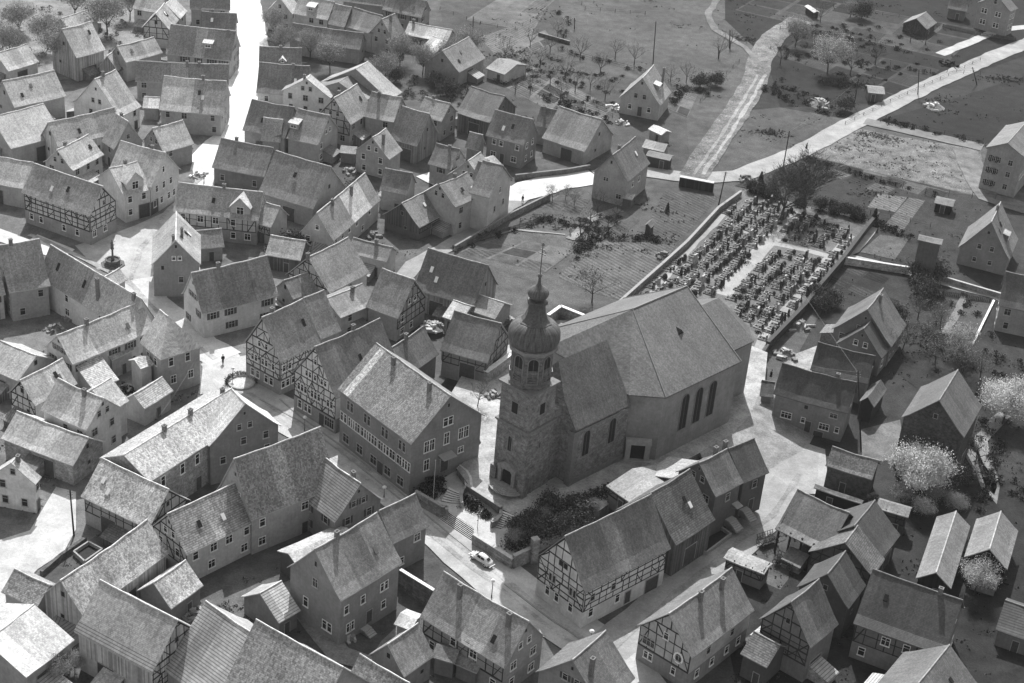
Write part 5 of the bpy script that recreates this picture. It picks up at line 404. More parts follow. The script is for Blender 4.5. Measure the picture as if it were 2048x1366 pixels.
G_GRAVES=[(43.59, 286.69, 4.277, 2, 0), (53.08, 324.83, 4.277, 0, 0), (42.8, 283.96, 4.277, 2, 0), (46.32, 291.19, 4.277, 2, 0), (68.23, 318.62, 4.277, 1, 0), (52.46, 304.24, 4.277, 2, 0), (48.02, 312.3, 4.277, 0, 0), (39.76, 295.2, 4.277, 0, 0), (54.71, 284.87, 4.277, 3, 0), (43.53, 302.79, 4.277, 0, 0), (45.12, 288.83, 4.277, 2, 0), (51.14, 282.98, 4.277, 2, 0), (27.25, 281.07, 4.277, 0, 0), (45.96, 308.17, 4.277, 0, 0), (64.88, 317.56, 4.277, 1, 0), (42.08, 312.1, 4.277, 0, 0), (45.65, 319.48, 4.277, 0, 0), (61.44, 321.71, 4.277, 1, 0), (56.08, 316.66, 4.277, 1, 0), (46.57, 309.63, 4.277, 0, 0), (33.79, 288.08, 4.277, 0, 0), (24.84, 281.38, 4.277, 3, 0), (44.23, 317.86, 4.277, 0, 0), (24.24, 279.49, 4.277, 3, 0), (55.35, 322.83, 4.277, 0, 0), (46.19, 272.28, 4.277, 2, 0), (47.9, 270.97, 4.277, 3, 0), (44.15, 310.91, 4.277, 0, 0), (57.84, 304.35, 4.277, 2, 0), (53.5, 294.29, 4.277, 2, 0), (55.94, 324.17, 4.277, 0, 0), (34.75, 296.76, 4.277, 0, 0), (49.1, 298.37, 4.277, 2, 0), (50.44, 300.51, 4.277, 2, 0), (52.86, 318.29, 4.277, 0, 0), (45.0, 301.27, 4.277, 0, 0), (41.9, 282.8, 4.277, 2, 0), (37.01, 294.99, 4.277, 0, 0), (67.8, 317.02, 4.277, 1, 0), (48.04, 325.44, 4.277, 0, 0), (35.77, 299.28, 4.277, 0, 0), (35.99, 300.33, 4.277, 0, 0), (45.36, 313.81, 4.277, 0, 0), (66.33, 310.05, 4.277, 3, 0), (50.59, 293.91, 4.277, 2, 0), (42.94, 301.93, 4.277, 0, 0), (44.07, 298.26, 4.277, 0, 0), (54.54, 303.13, 4.277, 2, 0), (31.39, 295.75, 4.277, 3, 0), (62.23, 311.63, 4.277, 1, 0), (45.9, 315.25, 4.277, 0, 0), (65.42, 307.54, 4.277, 3, 0), (52.7, 317.2, 4.277, 0, 0), (46.55, 268.11, 4.277, 3, 0), (66.9, 314.8, 4.277, 1, 0), (31.77, 291.37, 4.277, 0, 0), (49.94, 311.17, 4.277, 0, 0), (41.16, 298.31, 4.277, 0, 0), (27.49, 281.84, 4.277, 0, 0), (57.59, 313.57, 4.277, 1, 0), (46.43, 322.09, 4.277, 0, 0), (55.02, 321.67, 4.277, 0, 0), (40.01, 308.72, 4.277, 0, 0), (46.21, 278.58, 4.277, 2, 0), (51.17, 289.23, 4.277, 2, 0), (35.12, 284.7, 4.277, 0, 0), (35.34, 297.8, 4.277, 0, 0), (47.07, 274.61, 4.277, 2, 0), (52.71, 293.84, 4.277, 2, 0), (59.16, 293.96, 4.277, 3, 0), (46.64, 316.52, 4.277, 0, 0), (47.59, 306.56, 4.277, 0, 0), (50.17, 317.86, 4.277, 0, 0), (59.17, 323.45, 4.277, 1, 0), (43.3, 321.44, 4.277, 0, 0), (50.72, 276.86, 4.277, 3, 0), (66.17, 320.09, 4.277, 1, 0), (56.63, 300.68, 4.277, 2, 0), (38.93, 294.06, 4.277, 0, 0), (31.86, 296.74, 4.277, 3, 0), (33.17, 293.39, 4.277, 0, 0), (48.92, 279.29, 4.277, 2, 0), (51.24, 284.91, 4.277, 2, 0), (48.66, 315.51, 4.277, 0, 0), (54.36, 327.14, 4.277, 0, 0), (57.0, 289.66, 4.277, 3, 0), (26.17, 284.83, 4.277, 3, 0), (51.66, 278.72, 4.277, 3, 0), (23.3, 278.4, 4.277, 3, 0), (37.84, 303.81, 4.277, 0, 0), (44.6, 305.41, 4.277, 0, 0), (38.29, 293.32, 4.277, 0, 0), (36.81, 302.0, 4.277, 0, 0), (38.17, 286.77, 4.277, 0, 0), (67.0, 315.42, 4.277, 1, 0), (42.65, 295.18, 4.277, 0, 0), (42.07, 307.12, 4.277, 0, 0), (42.23, 300.75, 4.277, 0, 0), (44.59, 275.87, 4.277, 2, 0), (45.83, 284.26, 4.277, 2, 0), (39.35, 287.42, 4.277, 0, 0), (59.42, 324.05, 4.277, 1, 0), (52.93, 329.44, 4.277, 0, 0), (49.18, 292.37, 4.277, 2, 0), (47.73, 283.06, 4.277, 2, 0), (38.91, 299.36, 4.277, 0, 0), (43.66, 279.52, 4.277, 2, 0), (53.96, 325.36, 4.277, 0, 0), (47.95, 307.03, 4.277, 0, 0), (52.37, 298.84, 4.277, 2, 0), (49.72, 292.6, 4.277, 2, 0), (43.77, 309.55, 4.277, 0, 0), (58.45, 321.14, 4.277, 1, 0), (63.46, 320.81, 4.277, 1, 0), (44.98, 325.18, 4.277, 0, 0), (59.51, 317.37, 4.277, 1, 0), (40.07, 302.34, 4.277, 0, 0), (54.34, 302.86, 4.277, 2, 0), (61.26, 309.44, 4.277, 1, 0), (42.11, 294.34, 4.277, 0, 0), (41.1, 291.68, 4.277, 0, 0), (30.48, 293.61, 4.277, 3, 0), (35.22, 291.1, 4.277, 0, 0), (48.79, 309.37, 4.277, 0, 0), (55.9, 293.95, 4.277, 2, 0), (43.48, 296.72, 4.277, 0, 0), (37.62, 303.17, 4.277, 0, 0), (50.19, 324.44, 4.277, 0, 0), (41.02, 310.54, 4.277, 0, 0), (52.16, 285.48, 4.277, 2, 0), (32.72, 297.94, 4.277, 3, 0), (53.84, 289.03, 4.277, 2, 0), (57.5, 319.04, 4.277, 1, 0), (40.93, 303.9, 4.277, 0, 0), (40.63, 309.3, 4.277, 0, 0), (51.86, 315.81, 4.277, 0, 0), (65.84, 312.74, 4.277, 1, 0), (44.13, 304.76, 4.277, 0, 0), (48.21, 296.06, 4.277, 2, 0), (49.84, 329.56, 4.277, 0, 0), (56.2, 287.87, 4.277, 3, 0), (51.93, 297.18, 4.277, 2, 0), (48.77, 321.06, 4.277, 0, 0), (30.9, 287.92, 4.277, 0, 0), (54.59, 291.27, 4.277, 2, 0), (34.27, 290.01, 4.277, 0, 0), (47.69, 288.25, 4.277, 2, 0), (28.53, 288.99, 4.277, 3, 0), (52.04, 327.66, 4.277, 0, 0), (63.19, 302.85, 4.277, 3, 0), (60.31, 312.46, 4.277, 1, 0), (45.91, 321.49, 4.277, 0, 0), (52.27, 292.22, 4.277, 2, 0), (60.51, 297.1, 4.277, 3, 0), (38.05, 292.11, 4.277, 0, 0), (44.97, 318.6, 4.277, 0, 0), (67.47, 312.32, 4.277, 3, 0), (47.72, 276.75, 4.277, 2, 0), (53.45, 281.71, 4.277, 3, 0), (61.64, 300.24, 4.277, 3, 0), (61.22, 315.28, 4.277, 1, 0), (37.5, 284.07, 4.277, 0, 0), (60.22, 303.12, 4.277, 2, 0), (30.34, 280.96, 4.277, 0, 0), (48.54, 278.31, 4.277, 2, 0), (61.98, 309.86, 4.277, 1, 0), (42.27, 313.95, 4.277, 0, 0), (32.32, 285.61, 4.277, 0, 0), (46.78, 286.99, 4.277, 2, 0), (47.78, 289.42, 4.277, 2, 0), (54.48, 297.03, 4.277, 2, 0), (40.56, 297.21, 4.277, 0, 0), (59.3, 301.66, 4.277, 2, 0), (55.43, 305.49, 4.277, 2, 0), (43.17, 278.58, 4.277, 2, 0), (40.64, 303.29, 4.277, 0, 0), (42.43, 276.85, 4.277, 2, 0), (58.14, 293.02, 4.277, 3, 0), (53.85, 296.13, 4.277, 2, 0), (50.02, 299.78, 4.277, 2, 0), (64.56, 315.13, 4.277, 1, 0), (53.64, 283.06, 4.277, 3, 0), (45.89, 301.91, 4.277, 0, 0), (55.23, 292.54, 4.277, 2, 0), (58.91, 300.29, 4.277, 2, 0), (61.36, 298.39, 4.277, 3, 0), (57.19, 290.46, 4.277, 3, 0), (57.36, 297.56, 4.277, 2, 0), (38.62, 305.15, 4.277, 0, 0), (47.23, 281.29, 4.277, 2, 0), (53.45, 288.72, 4.277, 2, 0), (41.79, 293.2, 4.277, 0, 0), (49.46, 309.68, 4.277, 0, 0), (40.1, 289.91, 4.277, 0, 0), (36.97, 289.41, 4.277, 0, 0), (44.06, 280.73, 4.277, 2, 0), (35.39, 286.02, 4.277, 0, 0), (29.58, 286.03, 4.277, 0, 0), (52.93, 286.95, 4.277, 2, 0), (52.87, 299.71, 4.277, 2, 0), (41.7, 299.76, 4.277, 0, 0), (44.26, 287.36, 4.277, 2, 0), (59.7, 311.7, 4.277, 1, 0), (29.61, 279.82, 4.277, 0, 0), (52.64, 322.62, 4.277, 0, 0), (33.12, 287.13, 4.277, 0, 0), (44.96, 311.74, 4.277, 0, 0), (51.35, 320.02, 4.277, 0, 0), (34.04, 294.58, 4.277, 0, 0), (49.45, 316.88, 4.277, 0, 0), (50.58, 312.8, 4.277, 0, 0), (58.62, 309.69, 4.277, 1, 0), (45.48, 290.61, 4.277, 2, 0), (50.0, 275.93, 4.277, 3, 0), (50.78, 325.83, 4.277, 0, 0), (39.9, 288.54, 4.277, 0, 0), (58.52, 298.42, 4.277, 2, 0), (56.39, 317.39, 4.277, 1, 0), (51.23, 301.71, 4.277, 2, 0), (62.59, 301.36, 4.277, 3, 0), (59.78, 296.12, 4.277, 3, 0), (37.91, 284.56, 4.277, 0, 0), (43.85, 321.97, 4.277, 0, 0), (59.9, 319.11, 4.277, 1, 0), (35.82, 287.91, 4.277, 0, 0), (61.98, 323.57, 4.277, 1, 0), (60.8, 314.16, 4.277, 1, 0), (37.21, 296.4, 4.277, 0, 0), (47.14, 293.12, 4.277, 2, 0), (68.16, 314.48, 4.277, 3, 0), (48.22, 313.89, 4.277, 0, 0), (51.56, 314.54, 4.277, 0, 0), (58.11, 315.49, 4.277, 1, 0), (55.21, 315.05, 4.277, 1, 0), (45.72, 277.73, 4.277, 2, 0), (41.94, 305.15, 4.277, 0, 0), (56.9, 325.73, 4.277, 0, 0), (64.17, 305.36, 4.277, 3, 0), (43.16, 314.28, 4.277, 0, 0), (57.14, 296.02, 4.277, 2, 0), (55.5, 298.85, 4.277, 2, 0), (35.31, 293.19, 4.277, 0, 0), (60.59, 320.56, 4.277, 1, 0), (37.08, 290.01, 4.277, 0, 0), (54.01, 318.91, 4.277, 0, 0), (51.09, 319.36, 4.277, 0, 0), (45.21, 306.86, 4.277, 0, 0), (56.22, 311.81, 4.277, 1, 0), (28.2, 283.69, 4.277, 0, 0), (46.2, 285.78, 4.277, 2, 0), (47.09, 310.98, 4.277, 0, 0), (51.31, 295.42, 4.277, 2, 0), (43.35, 315.76, 4.277, 0, 0), (44.0, 274.83, 4.277, 2, 0), (32.13, 284.47, 4.277, 0, 0), (49.39, 323.08, 4.277, 0, 0), (27.24, 286.69, 4.277, 3, 0), (49.34, 273.9, 4.277, 3, 0), (58.82, 316.88, 4.277, 1, 0), (54.33, 320.43, 4.277, 0, 0), (29.75, 292.6, 4.277, 3, 0), (44.48, 324.18, 4.277, 0, 0), (51.53, 290.66, 4.277, 2, 0), (47.72, 318.48, 4.277, 0, 0), (31.37, 282.96, 4.277, 0, 0), (33.07, 281.08, 4.277, 0, 0), (32.64, 292.17, 4.277, 0, 0), (57.09, 302.04, 4.277, 2, 0), (52.01, 322.27, 4.277, 0, 0), (46.14, 303.52, 4.277, 0, 0), (48.5, 284.44, 4.277, 2, 0), (33.45, 282.67, 4.277, 0, 0), (34.09, 283.28, 4.277, 0, 0), (49.24, 328.27, 4.277, 0, 0), (39.21, 306.74, 4.277, 0, 0), (47.38, 323.95, 4.277, 0, 0), (48.75, 296.7, 4.277, 2, 0), (51.99, 303.58, 4.277, 2, 0), (46.44, 280.49, 4.277, 2, 0), (63.41, 314.29, 4.277, 1, 0), (49.74, 280.07, 4.277, 2, 0), (49.61, 286.57, 4.277, 2, 0), (39.34, 300.78, 4.277, 0, 0), (44.69, 300.19, 4.277, 0, 0), (57.09, 312.18, 4.277, 1, 0), (38.2, 298.2, 4.277, 0, 0), (64.36, 306.83, 4.277, 3, 0), (48.89, 272.4, 4.277, 3, 0), (62.97, 313.62, 4.277, 1, 0), (42.96, 308.93, 4.277, 0, 0)]
G_TREES=[('blossom', 66.2, 223.62, 0.0, 1.25, 'round white blossoming tree beside the tumbledown stone shed', 'tree', None), ('blossom', 86.09, 247.67, 0.0, 1.15, 'blossoming tree at the right edge behind the big brick barn', 'tree', None), ('blossom2', 82.63, 270.95, 0.0, 0.8, 'small blossoming tree by the pale wall in the right gardens', 'tree', None), ('blossom2', 75.97, 417.22, 0.0, 1.35, 'round pale blossoming tree in the dark upper gardens', 'tree', None), ('misty', 69.34, 435.87, 0.0, 1.0, 'tall pale leafing tree at the top beside the orchard hut', 'tree', None), ('blossom2', 71.42, 198.39, 0.0, 0.75, 'feathery pale tree between the black gabled barns at lower right', 'tree', None), ('misty', 88.37, 466.32, 0.0, 0.6, 'small pale tree near the top edge field path', 'tree', None), ('big', 54.23, 321.17, 1.2, 0.85, 'left of the two great bare trees at the cemetery corner', 'tree', None), ('big', 60.03, 328.66, 1.2, 0.95, 'right of the two great bare trees at the cemetery corner', 'tree', None), ('bare2', -4.73, 234.46, 2.4, 0.8, 'young leafing tree on the church square behind the school', 'tree', None), ('bare2', 14.45, 278.88, 0.0, 1.3, 'pale twiggy tree on the lawn behind the church dome', 'tree', None), ('misty', -128.89, 392.19, 0.0, 1.0, 'hazy pale fruit tree in the far upper left orchard', 'tree', 'fruit trees of the far upper left orchard'), ('misty', -119.57, 383.72, 0.0, 1.1, 'hazy pale fruit tree in the far upper left orchard', 'tree', 'fruit trees of the far upper left orchard'), ('misty', -119.04, 406.39, 0.0, 1.2, 'hazy pale fruit tree in the far upper left orchard', 'tree', 'fruit trees of the far upper left orchard'), ('misty', -108.45, 397.74, 0.0, 1.3, 'hazy pale fruit tree in the far upper left orchard', 'tree', 'fruit trees of the far upper left orchard'), ('misty', -105.78, 410.08, 0.0, 1.0, 'hazy pale fruit tree in the far upper left orchard', 'tree', 'fruit trees of the far upper left orchard'), ('misty', -126.08, 374.96, 0.0, 1.1, 'hazy pale fruit tree in the far upper left orchard', 'tree', 'fruit trees of the far upper left orchard'), ('misty', -98.97, 420.07, 0.0, 1.2, 'hazy pale fruit tree in the far upper left orchard', 'tree', 'fruit trees of the far upper left orchard'), ('misty', -113.06, 371.5, 0.0, 1.3, 'hazy pale fruit tree in the far upper left orchard', 'tree', 'fruit trees of the far upper left orchard'), ('misty', -67.89, 406.84, 0.0, 0.95, 'pale twiggy tree in the gardens right of the white street near the top', 'tree', 'pale twiggy trees right of the white street'), ('misty', -63.72, 394.88, 0.0, 0.95, 'pale twiggy tree in the gardens right of the white street near the top', 'tree', 'pale twiggy trees right of the white street'), ('misty', -56.54, 393.15, 0.0, 0.95, 'pale twiggy tree in the gardens right of the white street near the top', 'tree', 'pale twiggy trees right of the white street'), ('misty', -50.51, 385.87, 0.0, 0.95, 'pale twiggy tree in the gardens right of the white street near the top', 'tree', 'pale twiggy trees right of the white street'), ('misty', -34.23, 395.37, 0.0, 1.0, 'pale fruit tree in the yard of the arched window building', 'tree', 'fruit trees round the arched window building'), ('misty', -28.06, 389.87, 0.0, 1.0, 'pale fruit tree in the yard of the arched window building', 'tree', 'fruit trees round the arched window building'), ('misty', -21.01, 395.21, 0.0, 1.0, 'pale fruit tree in the yard of the arched window building', 'tree', 'fruit trees round the arched window building'), ('misty', -36.39, 380.89, 0.0, 1.0, 'pale fruit tree in the yard of the arched window building', 'tree', 'fruit trees round the arched window building'), ('misty', -17.79, 403.28, 0.0, 1.0, 'pale fruit tree in the yard of the arched window building', 'tree', 'fruit trees round the arched window building'), ('bush', -24.3, 382.24, 0.0, 1.5, 'dark garden bush behind the old quarter roofs', 'bush', 'dark bushes behind the old quarter'), ('bush', -20.91, 378.07, 0.0, 1.5, 'dark garden bush behind the old quarter roofs', 'bush', 'dark bushes behind the old quarter'), ('bush', -34.19, 383.14, 0.0, 1.5, 'dark garden bush behind the old quarter roofs', 'bush', 'dark bushes behind the old quarter'), ('bush', -38.92, 366.49, 0.0, 1.5, 'dark garden bush behind the old quarter roofs', 'bush', 'dark bushes behind the old quarter'), ('bare', 4.74, 426.5, 0.0, 0.75, 'small bare fruit tree in the upper middle gardens', 'tree', 'bare fruit trees in the upper middle gardens'), ('bare', 20.03, 413.93, 0.0, 0.85, 'small bare fruit tree in the upper middle gardens', 'tree', 'bare fruit trees in the upper middle gardens'), ('bare', 24.94, 410.73, 0.0, 0.95, 'small bare fruit tree in the upper middle gardens', 'tree', 'bare fruit trees in the upper middle gardens'), ('bare', 33.9, 400.36, 0.0, 0.75, 'small bare fruit tree in the upper middle gardens', 'tree', 'bare fruit trees in the upper middle gardens'), ('bare', 38.01, 401.4, 0.0, 0.85, 'small bare fruit tree in the upper middle gardens', 'tree', 'bare fruit trees in the upper middle gardens'), ('bare', 16.1, 401.17, 0.0, 0.95, 'small bare fruit tree in the upper middle gardens', 'tree', 'bare fruit trees in the upper middle gardens'), ('bare', 3.04, 414.37, 0.0, 0.75, 'small bare fruit tree in the upper middle gardens', 'tree', 'bare fruit trees in the upper middle gardens'), ('bare', -2.28, 416.78, 0.0, 0.85, 'small bare fruit tree in the upper middle gardens', 'tree', 'bare fruit trees in the upper middle gardens'), ('bare', -8.32, 405.76, 0.0, 0.95, 'small bare fruit tree in the upper middle gardens', 'tree', 'bare fruit trees in the upper middle gardens'), ('bare', -2.81, 396.33, 0.0, 0.75, 'small bare fruit tree in the upper middle gardens', 'tree', 'bare fruit trees in the upper middle gardens'), ('bare', 3.62, 390.97, 0.0, 0.85, 'small bare fruit tree in the upper middle gardens', 'tree', 'bare fruit trees in the upper middle gardens'), ('bare', 9.9, 387.41, 0.0, 0.95, 'small bare fruit tree in the upper middle gardens', 'tree', 'bare fruit trees in the upper middle gardens'), ('bare', -4.72, 382.09, 0.0, 0.75, 'small bare fruit tree in the upper middle gardens', 'tree', 'bare fruit trees in the upper middle gardens'), ('bare', 0.78, 402.63, 0.0, 0.85, 'small bare fruit tree in the upper middle gardens', 'tree', 'bare fruit trees in the upper middle gardens'), ('bare', 7.29, 395.38, 0.0, 0.95, 'small bare fruit tree in the upper middle gardens', 'tree', 'bare fruit trees in the upper middle gardens'), ('bare', 13.6, 390.04, 0.0, 0.75, 'small bare fruit tree in the upper middle gardens', 'tree', 'bare fruit trees in the upper middle gardens'), ('bare', 17.31, 384.21, 0.0, 0.85, 'small bare fruit tree in the upper middle gardens', 'tree', 'bare fruit trees in the upper middle gardens'), ('bare', 10.92, 410.79, 0.0, 0.95, 'small bare fruit tree in the upper middle gardens', 'tree', 'bare fruit trees in the upper middle gardens'), ('bare', -10.28, 394.42, 0.0, 0.75, 'small bare fruit tree in the upper middle gardens', 'tree', 'bare fruit trees in the upper middle gardens'), ('bare', -1.14, 384.66, 0.0, 0.85, 'small bare fruit tree in the upper middle gardens', 'tree', 'bare fruit trees in the upper middle gardens'), ('bare', 6.34, 379.85, 0.0, 0.95, 'small bare fruit tree in the upper middle gardens', 'tree', 'bare fruit trees in the upper middle gardens'), ('bare', 51.19, 429.85, 0.0, 0.85, 'small bare tree among the dark upper right gardens', 'tree', 'bare trees in the upper right gardens'), ('bare', 47.54, 421.13, 0.0, 0.95, 'small bare tree among the dark upper right gardens', 'tree', 'bare trees in the upper right gardens'), ('bare', 69.34, 435.87, 0.0, 1.05, 'small bare tree among the dark upper right gardens', 'tree', 'bare trees in the upper right gardens'), ('bare', 106.88, 447.92, 0.0, 0.85, 'small bare tree among the dark upper right gardens', 'tree', 'bare trees in the upper right gardens'), ('bare', 102.85, 448.9, 0.0, 0.95, 'small bare tree among the dark upper right gardens', 'tree', 'bare trees in the upper right gardens'), ('bare', 89.97, 427.61, 0.0, 1.05, 'small bare tree among the dark upper right gardens', 'tree', 'bare trees in the upper right gardens'), ('bare', 78.89, 459.29, 0.0, 0.85, 'small bare tree among the dark upper right gardens', 'tree', 'bare trees in the upper right gardens'), ('bare', 63.82, 420.82, 0.0, 0.95, 'small bare tree among the dark upper right gardens', 'tree', 'bare trees in the upper right gardens'), ('bare', 81.99, 418.02, 0.0, 1.05, 'small bare tree among the dark upper right gardens', 'tree', 'bare trees in the upper right gardens'), ('bush', 41.44, 398.75, 0.0, 1.4, 'dark bush in the meadow corner by the light garden house', 'bush', 'dark bushes by the light garden house'), ('bush', 45.37, 400.79, 0.0, 1.4, 'dark bush in the meadow corner by the light garden house', 'bush', 'dark bushes by the light garden house'), ('bare2', 8.53, 323.98, 0.0, 0.65, 'pale twiggy tree over the bright road at the garden wall', 'tree', 'twiggy trees over the bright road'), ('bare2', 10.49, 321.37, 0.0, 0.65, 'pale twiggy tree over the bright road at the garden wall', 'tree', 'twiggy trees over the bright road'), ('bare2', 5.87, 322.9, 0.0, 0.65, 'pale twiggy tree over the bright road at the garden wall', 'tree', 'twiggy trees over the bright road'), ('bare', 13.93, 313.26, 0.0, 0.75, 'low bare tree in the middle vegetable gardens', 'tree', 'bare trees of the middle vegetable gardens'), ('bare', 17.57, 311.63, 0.0, 0.75, 'low bare tree in the middle vegetable gardens', 'tree', 'bare trees of the middle vegetable gardens'), ('bare', 19.38, 316.34, 0.0, 0.75, 'low bare tree in the middle vegetable gardens', 'tree', 'bare trees of the middle vegetable gardens'), ('bare', 13.45, 305.61, 0.0, 0.75, 'low bare tree in the middle vegetable gardens', 'tree', 'bare trees of the middle vegetable gardens'), ('bare', 15.49, 319.2, 0.0, 0.75, 'low bare tree in the middle vegetable gardens', 'tree', 'bare trees of the middle vegetable gardens'), ('bare', 11.89, 307.62, 0.0, 0.75, 'low bare tree in the middle vegetable gardens', 'tree', 'bare trees of the middle vegetable gardens'), ('bare2', 77.1, 274.06, 0.0, 1.0, 'bare tree in the dark right gardens behind the brick barn', 'tree', 'bare trees of the dark right gardens'), ('bare2', 72.43, 271.33, 0.0, 1.0, 'bare tree in the dark right gardens behind the brick barn', 'tree', 'bare trees of the dark right gardens'), ('bare2', 68.51, 266.92, 0.0, 1.0, 'bare tree in the dark right gardens behind the brick barn', 'tree', 'bare trees of the dark right gardens'), ('bare2', 81.09, 280.56, 0.0, 1.0, 'bare tree in the dark right gardens behind the brick barn', 'tree', 'bare trees of the dark right gardens'), ('bare2', 77.32, 283.81, 0.0, 1.0, 'bare tree in the dark right gardens behind the brick barn', 'tree', 'bare trees of the dark right gardens'), ('bare2', 82.41, 264.89, 0.0, 1.0, 'bare tree in the dark right gardens behind the brick barn', 'tree', 'bare trees of the dark right gardens'), ('bare2', 85.18, 262.72, 0.0, 1.0, 'bare tree in the dark right gardens behind the brick barn', 'tree', 'bare trees of the dark right gardens'), ('bare2', 77.69, 266.76, 0.0, 1.0, 'bare tree in the dark right gardens behind the brick barn', 'tree', 'bare trees of the dark right gardens'), ('bare2', 75.99, 227.02, 0.0, 1.0, 'bare tree by the pale track right of the brick barn', 'tree', 'bare trees by the pale track'), ('bare2', 71.81, 224.23, 0.0, 1.0, 'bare tree by the pale track right of the brick barn', 'tree', 'bare trees by the pale track'), ('bare2', 78.6, 234.01, 0.0, 1.0, 'bare tree by the pale track right of the brick barn', 'tree', 'bare trees by the pale track'), ('misty', 68.81, 220.97, 0.0, 0.5, 'low leafing shrub tree behind the lower right barns', 'tree', 'leafing shrub trees behind the lower right barns'), ('misty', 63.88, 220.2, 0.0, 0.5, 'low leafing shrub tree behind the lower right barns', 'tree', 'leafing shrub trees behind the lower right barns'), ('misty', 72.0, 218.73, 0.0, 0.5, 'low leafing shrub tree behind the lower right barns', 'tree', 'leafing shrub trees behind the lower right barns'), ('misty', 66.46, 216.53, 0.0, 0.5, 'low leafing shrub tree behind the lower right barns', 'tree', 'leafing shrub trees behind the lower right barns'), ('misty', -54.37, 162.14, 0.0, 0.55, 'pale bush like tree at the bottom left edge', 'tree', None), ('misty', -52.7, 164.3, 0.0, 0.4, 'small pale shrub below the streaked roof at bottom left', 'tree', None), ('conifer', 74.66, 325.01, 0.0, 0.9, 'dark clipped conifer at the cemetery corner', 'conifer', None), ('conifer', 30.32, 322.35, 0.0, 0.5, 'tiny dark conifer in the vegetable garden rows', 'conifer', None), ('bush', 91.63, 465.9, 0.0, 2.0, 'round dark shrub beside the white hut near the top', 'bush', None), ('bush', 77.25, 391.55, 0.0, 1.5, 'round grey shrub at the fork of the upper road', 'bush', None), ('bush', 131.97, 485.38, 0.0, 1.0, 'dark shrub at the villa corner', 'bush', None), ('conifer', 51.77, 341.27, 0.0, 0.7, 'dark hedge tree at the cemetery gate', 'conifer', None), ('bush', 63.49, 328.63, 1.2, 1.1, 'dark hedge bush along the back wall of the cemetery', 'bush', 'hedge bushes along the back of the cemetery'), ('bush', 66.08, 327.67, 1.2, 1.1, 'dark hedge bush along the back wall of the cemetery', 'bush', 'hedge bushes along the back of the cemetery'), ('bush', 68.65, 326.7, 1.2, 1.1, 'dark hedge bush along the back wall of the cemetery', 'bush', 'hedge bushes along the back of the cemetery'), ('bush', 70.88, 325.67, 1.2, 1.1, 'dark hedge bush along the back wall of the cemetery', 'bush', 'hedge bushes along the back of the cemetery'), ('bush', 53.0, 332.28, 1.2, 1.1, 'dark hedge bush along the back wall of the cemetery', 'bush', 'hedge bushes along the back of the cemetery'), ('bush', 50.94, 333.66, 1.2, 1.1, 'dark hedge bush along the back wall of the cemetery', 'bush', 'hedge bushes along the back of the cemetery'), ('bush', 49.15, 334.58, 1.2, 1.1, 'dark hedge bush along the back wall of the cemetery', 'bush', 'hedge bushes along the back of the cemetery'), ('bush', 79.79, 295.6, 0.0, 1.6, 'black bush in the shade of the right gardens', 'bush', 'black bushes in the right gardens'), ('bush', 80.27, 292.53, 0.0, 1.6, 'black bush in the shade of the right gardens', 'bush', 'black bushes in the right gardens'), ('bush', 83.88, 301.78, 0.0, 1.6, 'black bush in the shade of the right gardens', 'bush', 'black bushes in the right gardens'), ('bush', 80.21, 301.06, 0.0, 1.6, 'black bush in the shade of the right gardens', 'bush', 'black bushes in the right gardens'), ('bush', -42.55, 287.47, 0.0, 1.6, 'dark creeper like bush over the patched shed roof', 'bush', 'bushes over the patched shed'), ('bush', -44.3, 289.3, 0.0, 1.6, 'dark creeper like bush over the patched shed roof', 'bush', 'bushes over the patched shed'), ('bush', -45.98, 284.63, 0.0, 1.6, 'dark creeper like bush over the patched shed roof', 'bush', 'bushes over the patched shed'), ('misty', 3.17, 198.41, 1.3, 0.36, 'bushy shrub on the slope of the church garden', 'bush', 'bushes of the church garden'), ('bush', 4.16, 201.54, 1.3, 1.25, 'bushy shrub on the slope of the church garden', 'bush', 'bushes of the church garden'), ('bush', 5.35, 199.6, 1.3, 1.5, 'bushy shrub on the slope of the church garden', 'bush', 'bushes of the church garden'), ('misty', 7.08, 204.27, 1.3, 0.36, 'bushy shrub on the slope of the church garden', 'bush', 'bushes of the church garden'), ('bush', 9.74, 203.15, 1.3, 1.25, 'bushy shrub on the slope of the church garden', 'bush', 'bushes of the church garden'), ('bush', 11.96, 206.31, 1.3, 1.5, 'bushy shrub on the slope of the church garden', 'bush', 'bushes of the church garden'), ('misty', 14.62, 208.02, 1.3, 0.36, 'bushy shrub on the slope of the church garden', 'bush', 'bushes of the church garden'), ('bush', 5.59, 203.4, 1.3, 1.25, 'bushy shrub on the slope of the church garden', 'bush', 'bushes of the church garden'), ('bush', 8.14, 207.01, 1.3, 1.5, 'bushy shrub on the slope of the church garden', 'bush', 'bushes of the church garden'), ('bush', 65.25, 270.02, 0.0, 1.3, 'low dark bush between the hipped house and the cemetery', 'bush', 'low dark bushes by the hipped house'), ('bush', 68.79, 278.28, 0.0, 1.3, 'low dark bush between the hipped house and the cemetery', 'bush', 'low dark bushes by the hipped house'), ('bush', 72.85, 282.97, 0.0, 1.3, 'low dark bush between the hipped house and the cemetery', 'bush', 'low dark bushes by the hipped house'), ('bush', 58.54, 284.28, 0.0, 1.3, 'low dark bush between the hipped house and the cemetery', 'bush', 'low dark bushes by the hipped house'), ('bush', 60.77, 286.73, 0.0, 1.3, 'low dark bush between the hipped house and the cemetery', 'bush', 'low dark bushes by the hipped house'), ('bush', 58.03, 288.26, 0.0, 1.3, 'low dark bush between the hipped house and the cemetery', 'bush', 'low dark bushes by the hipped house')]
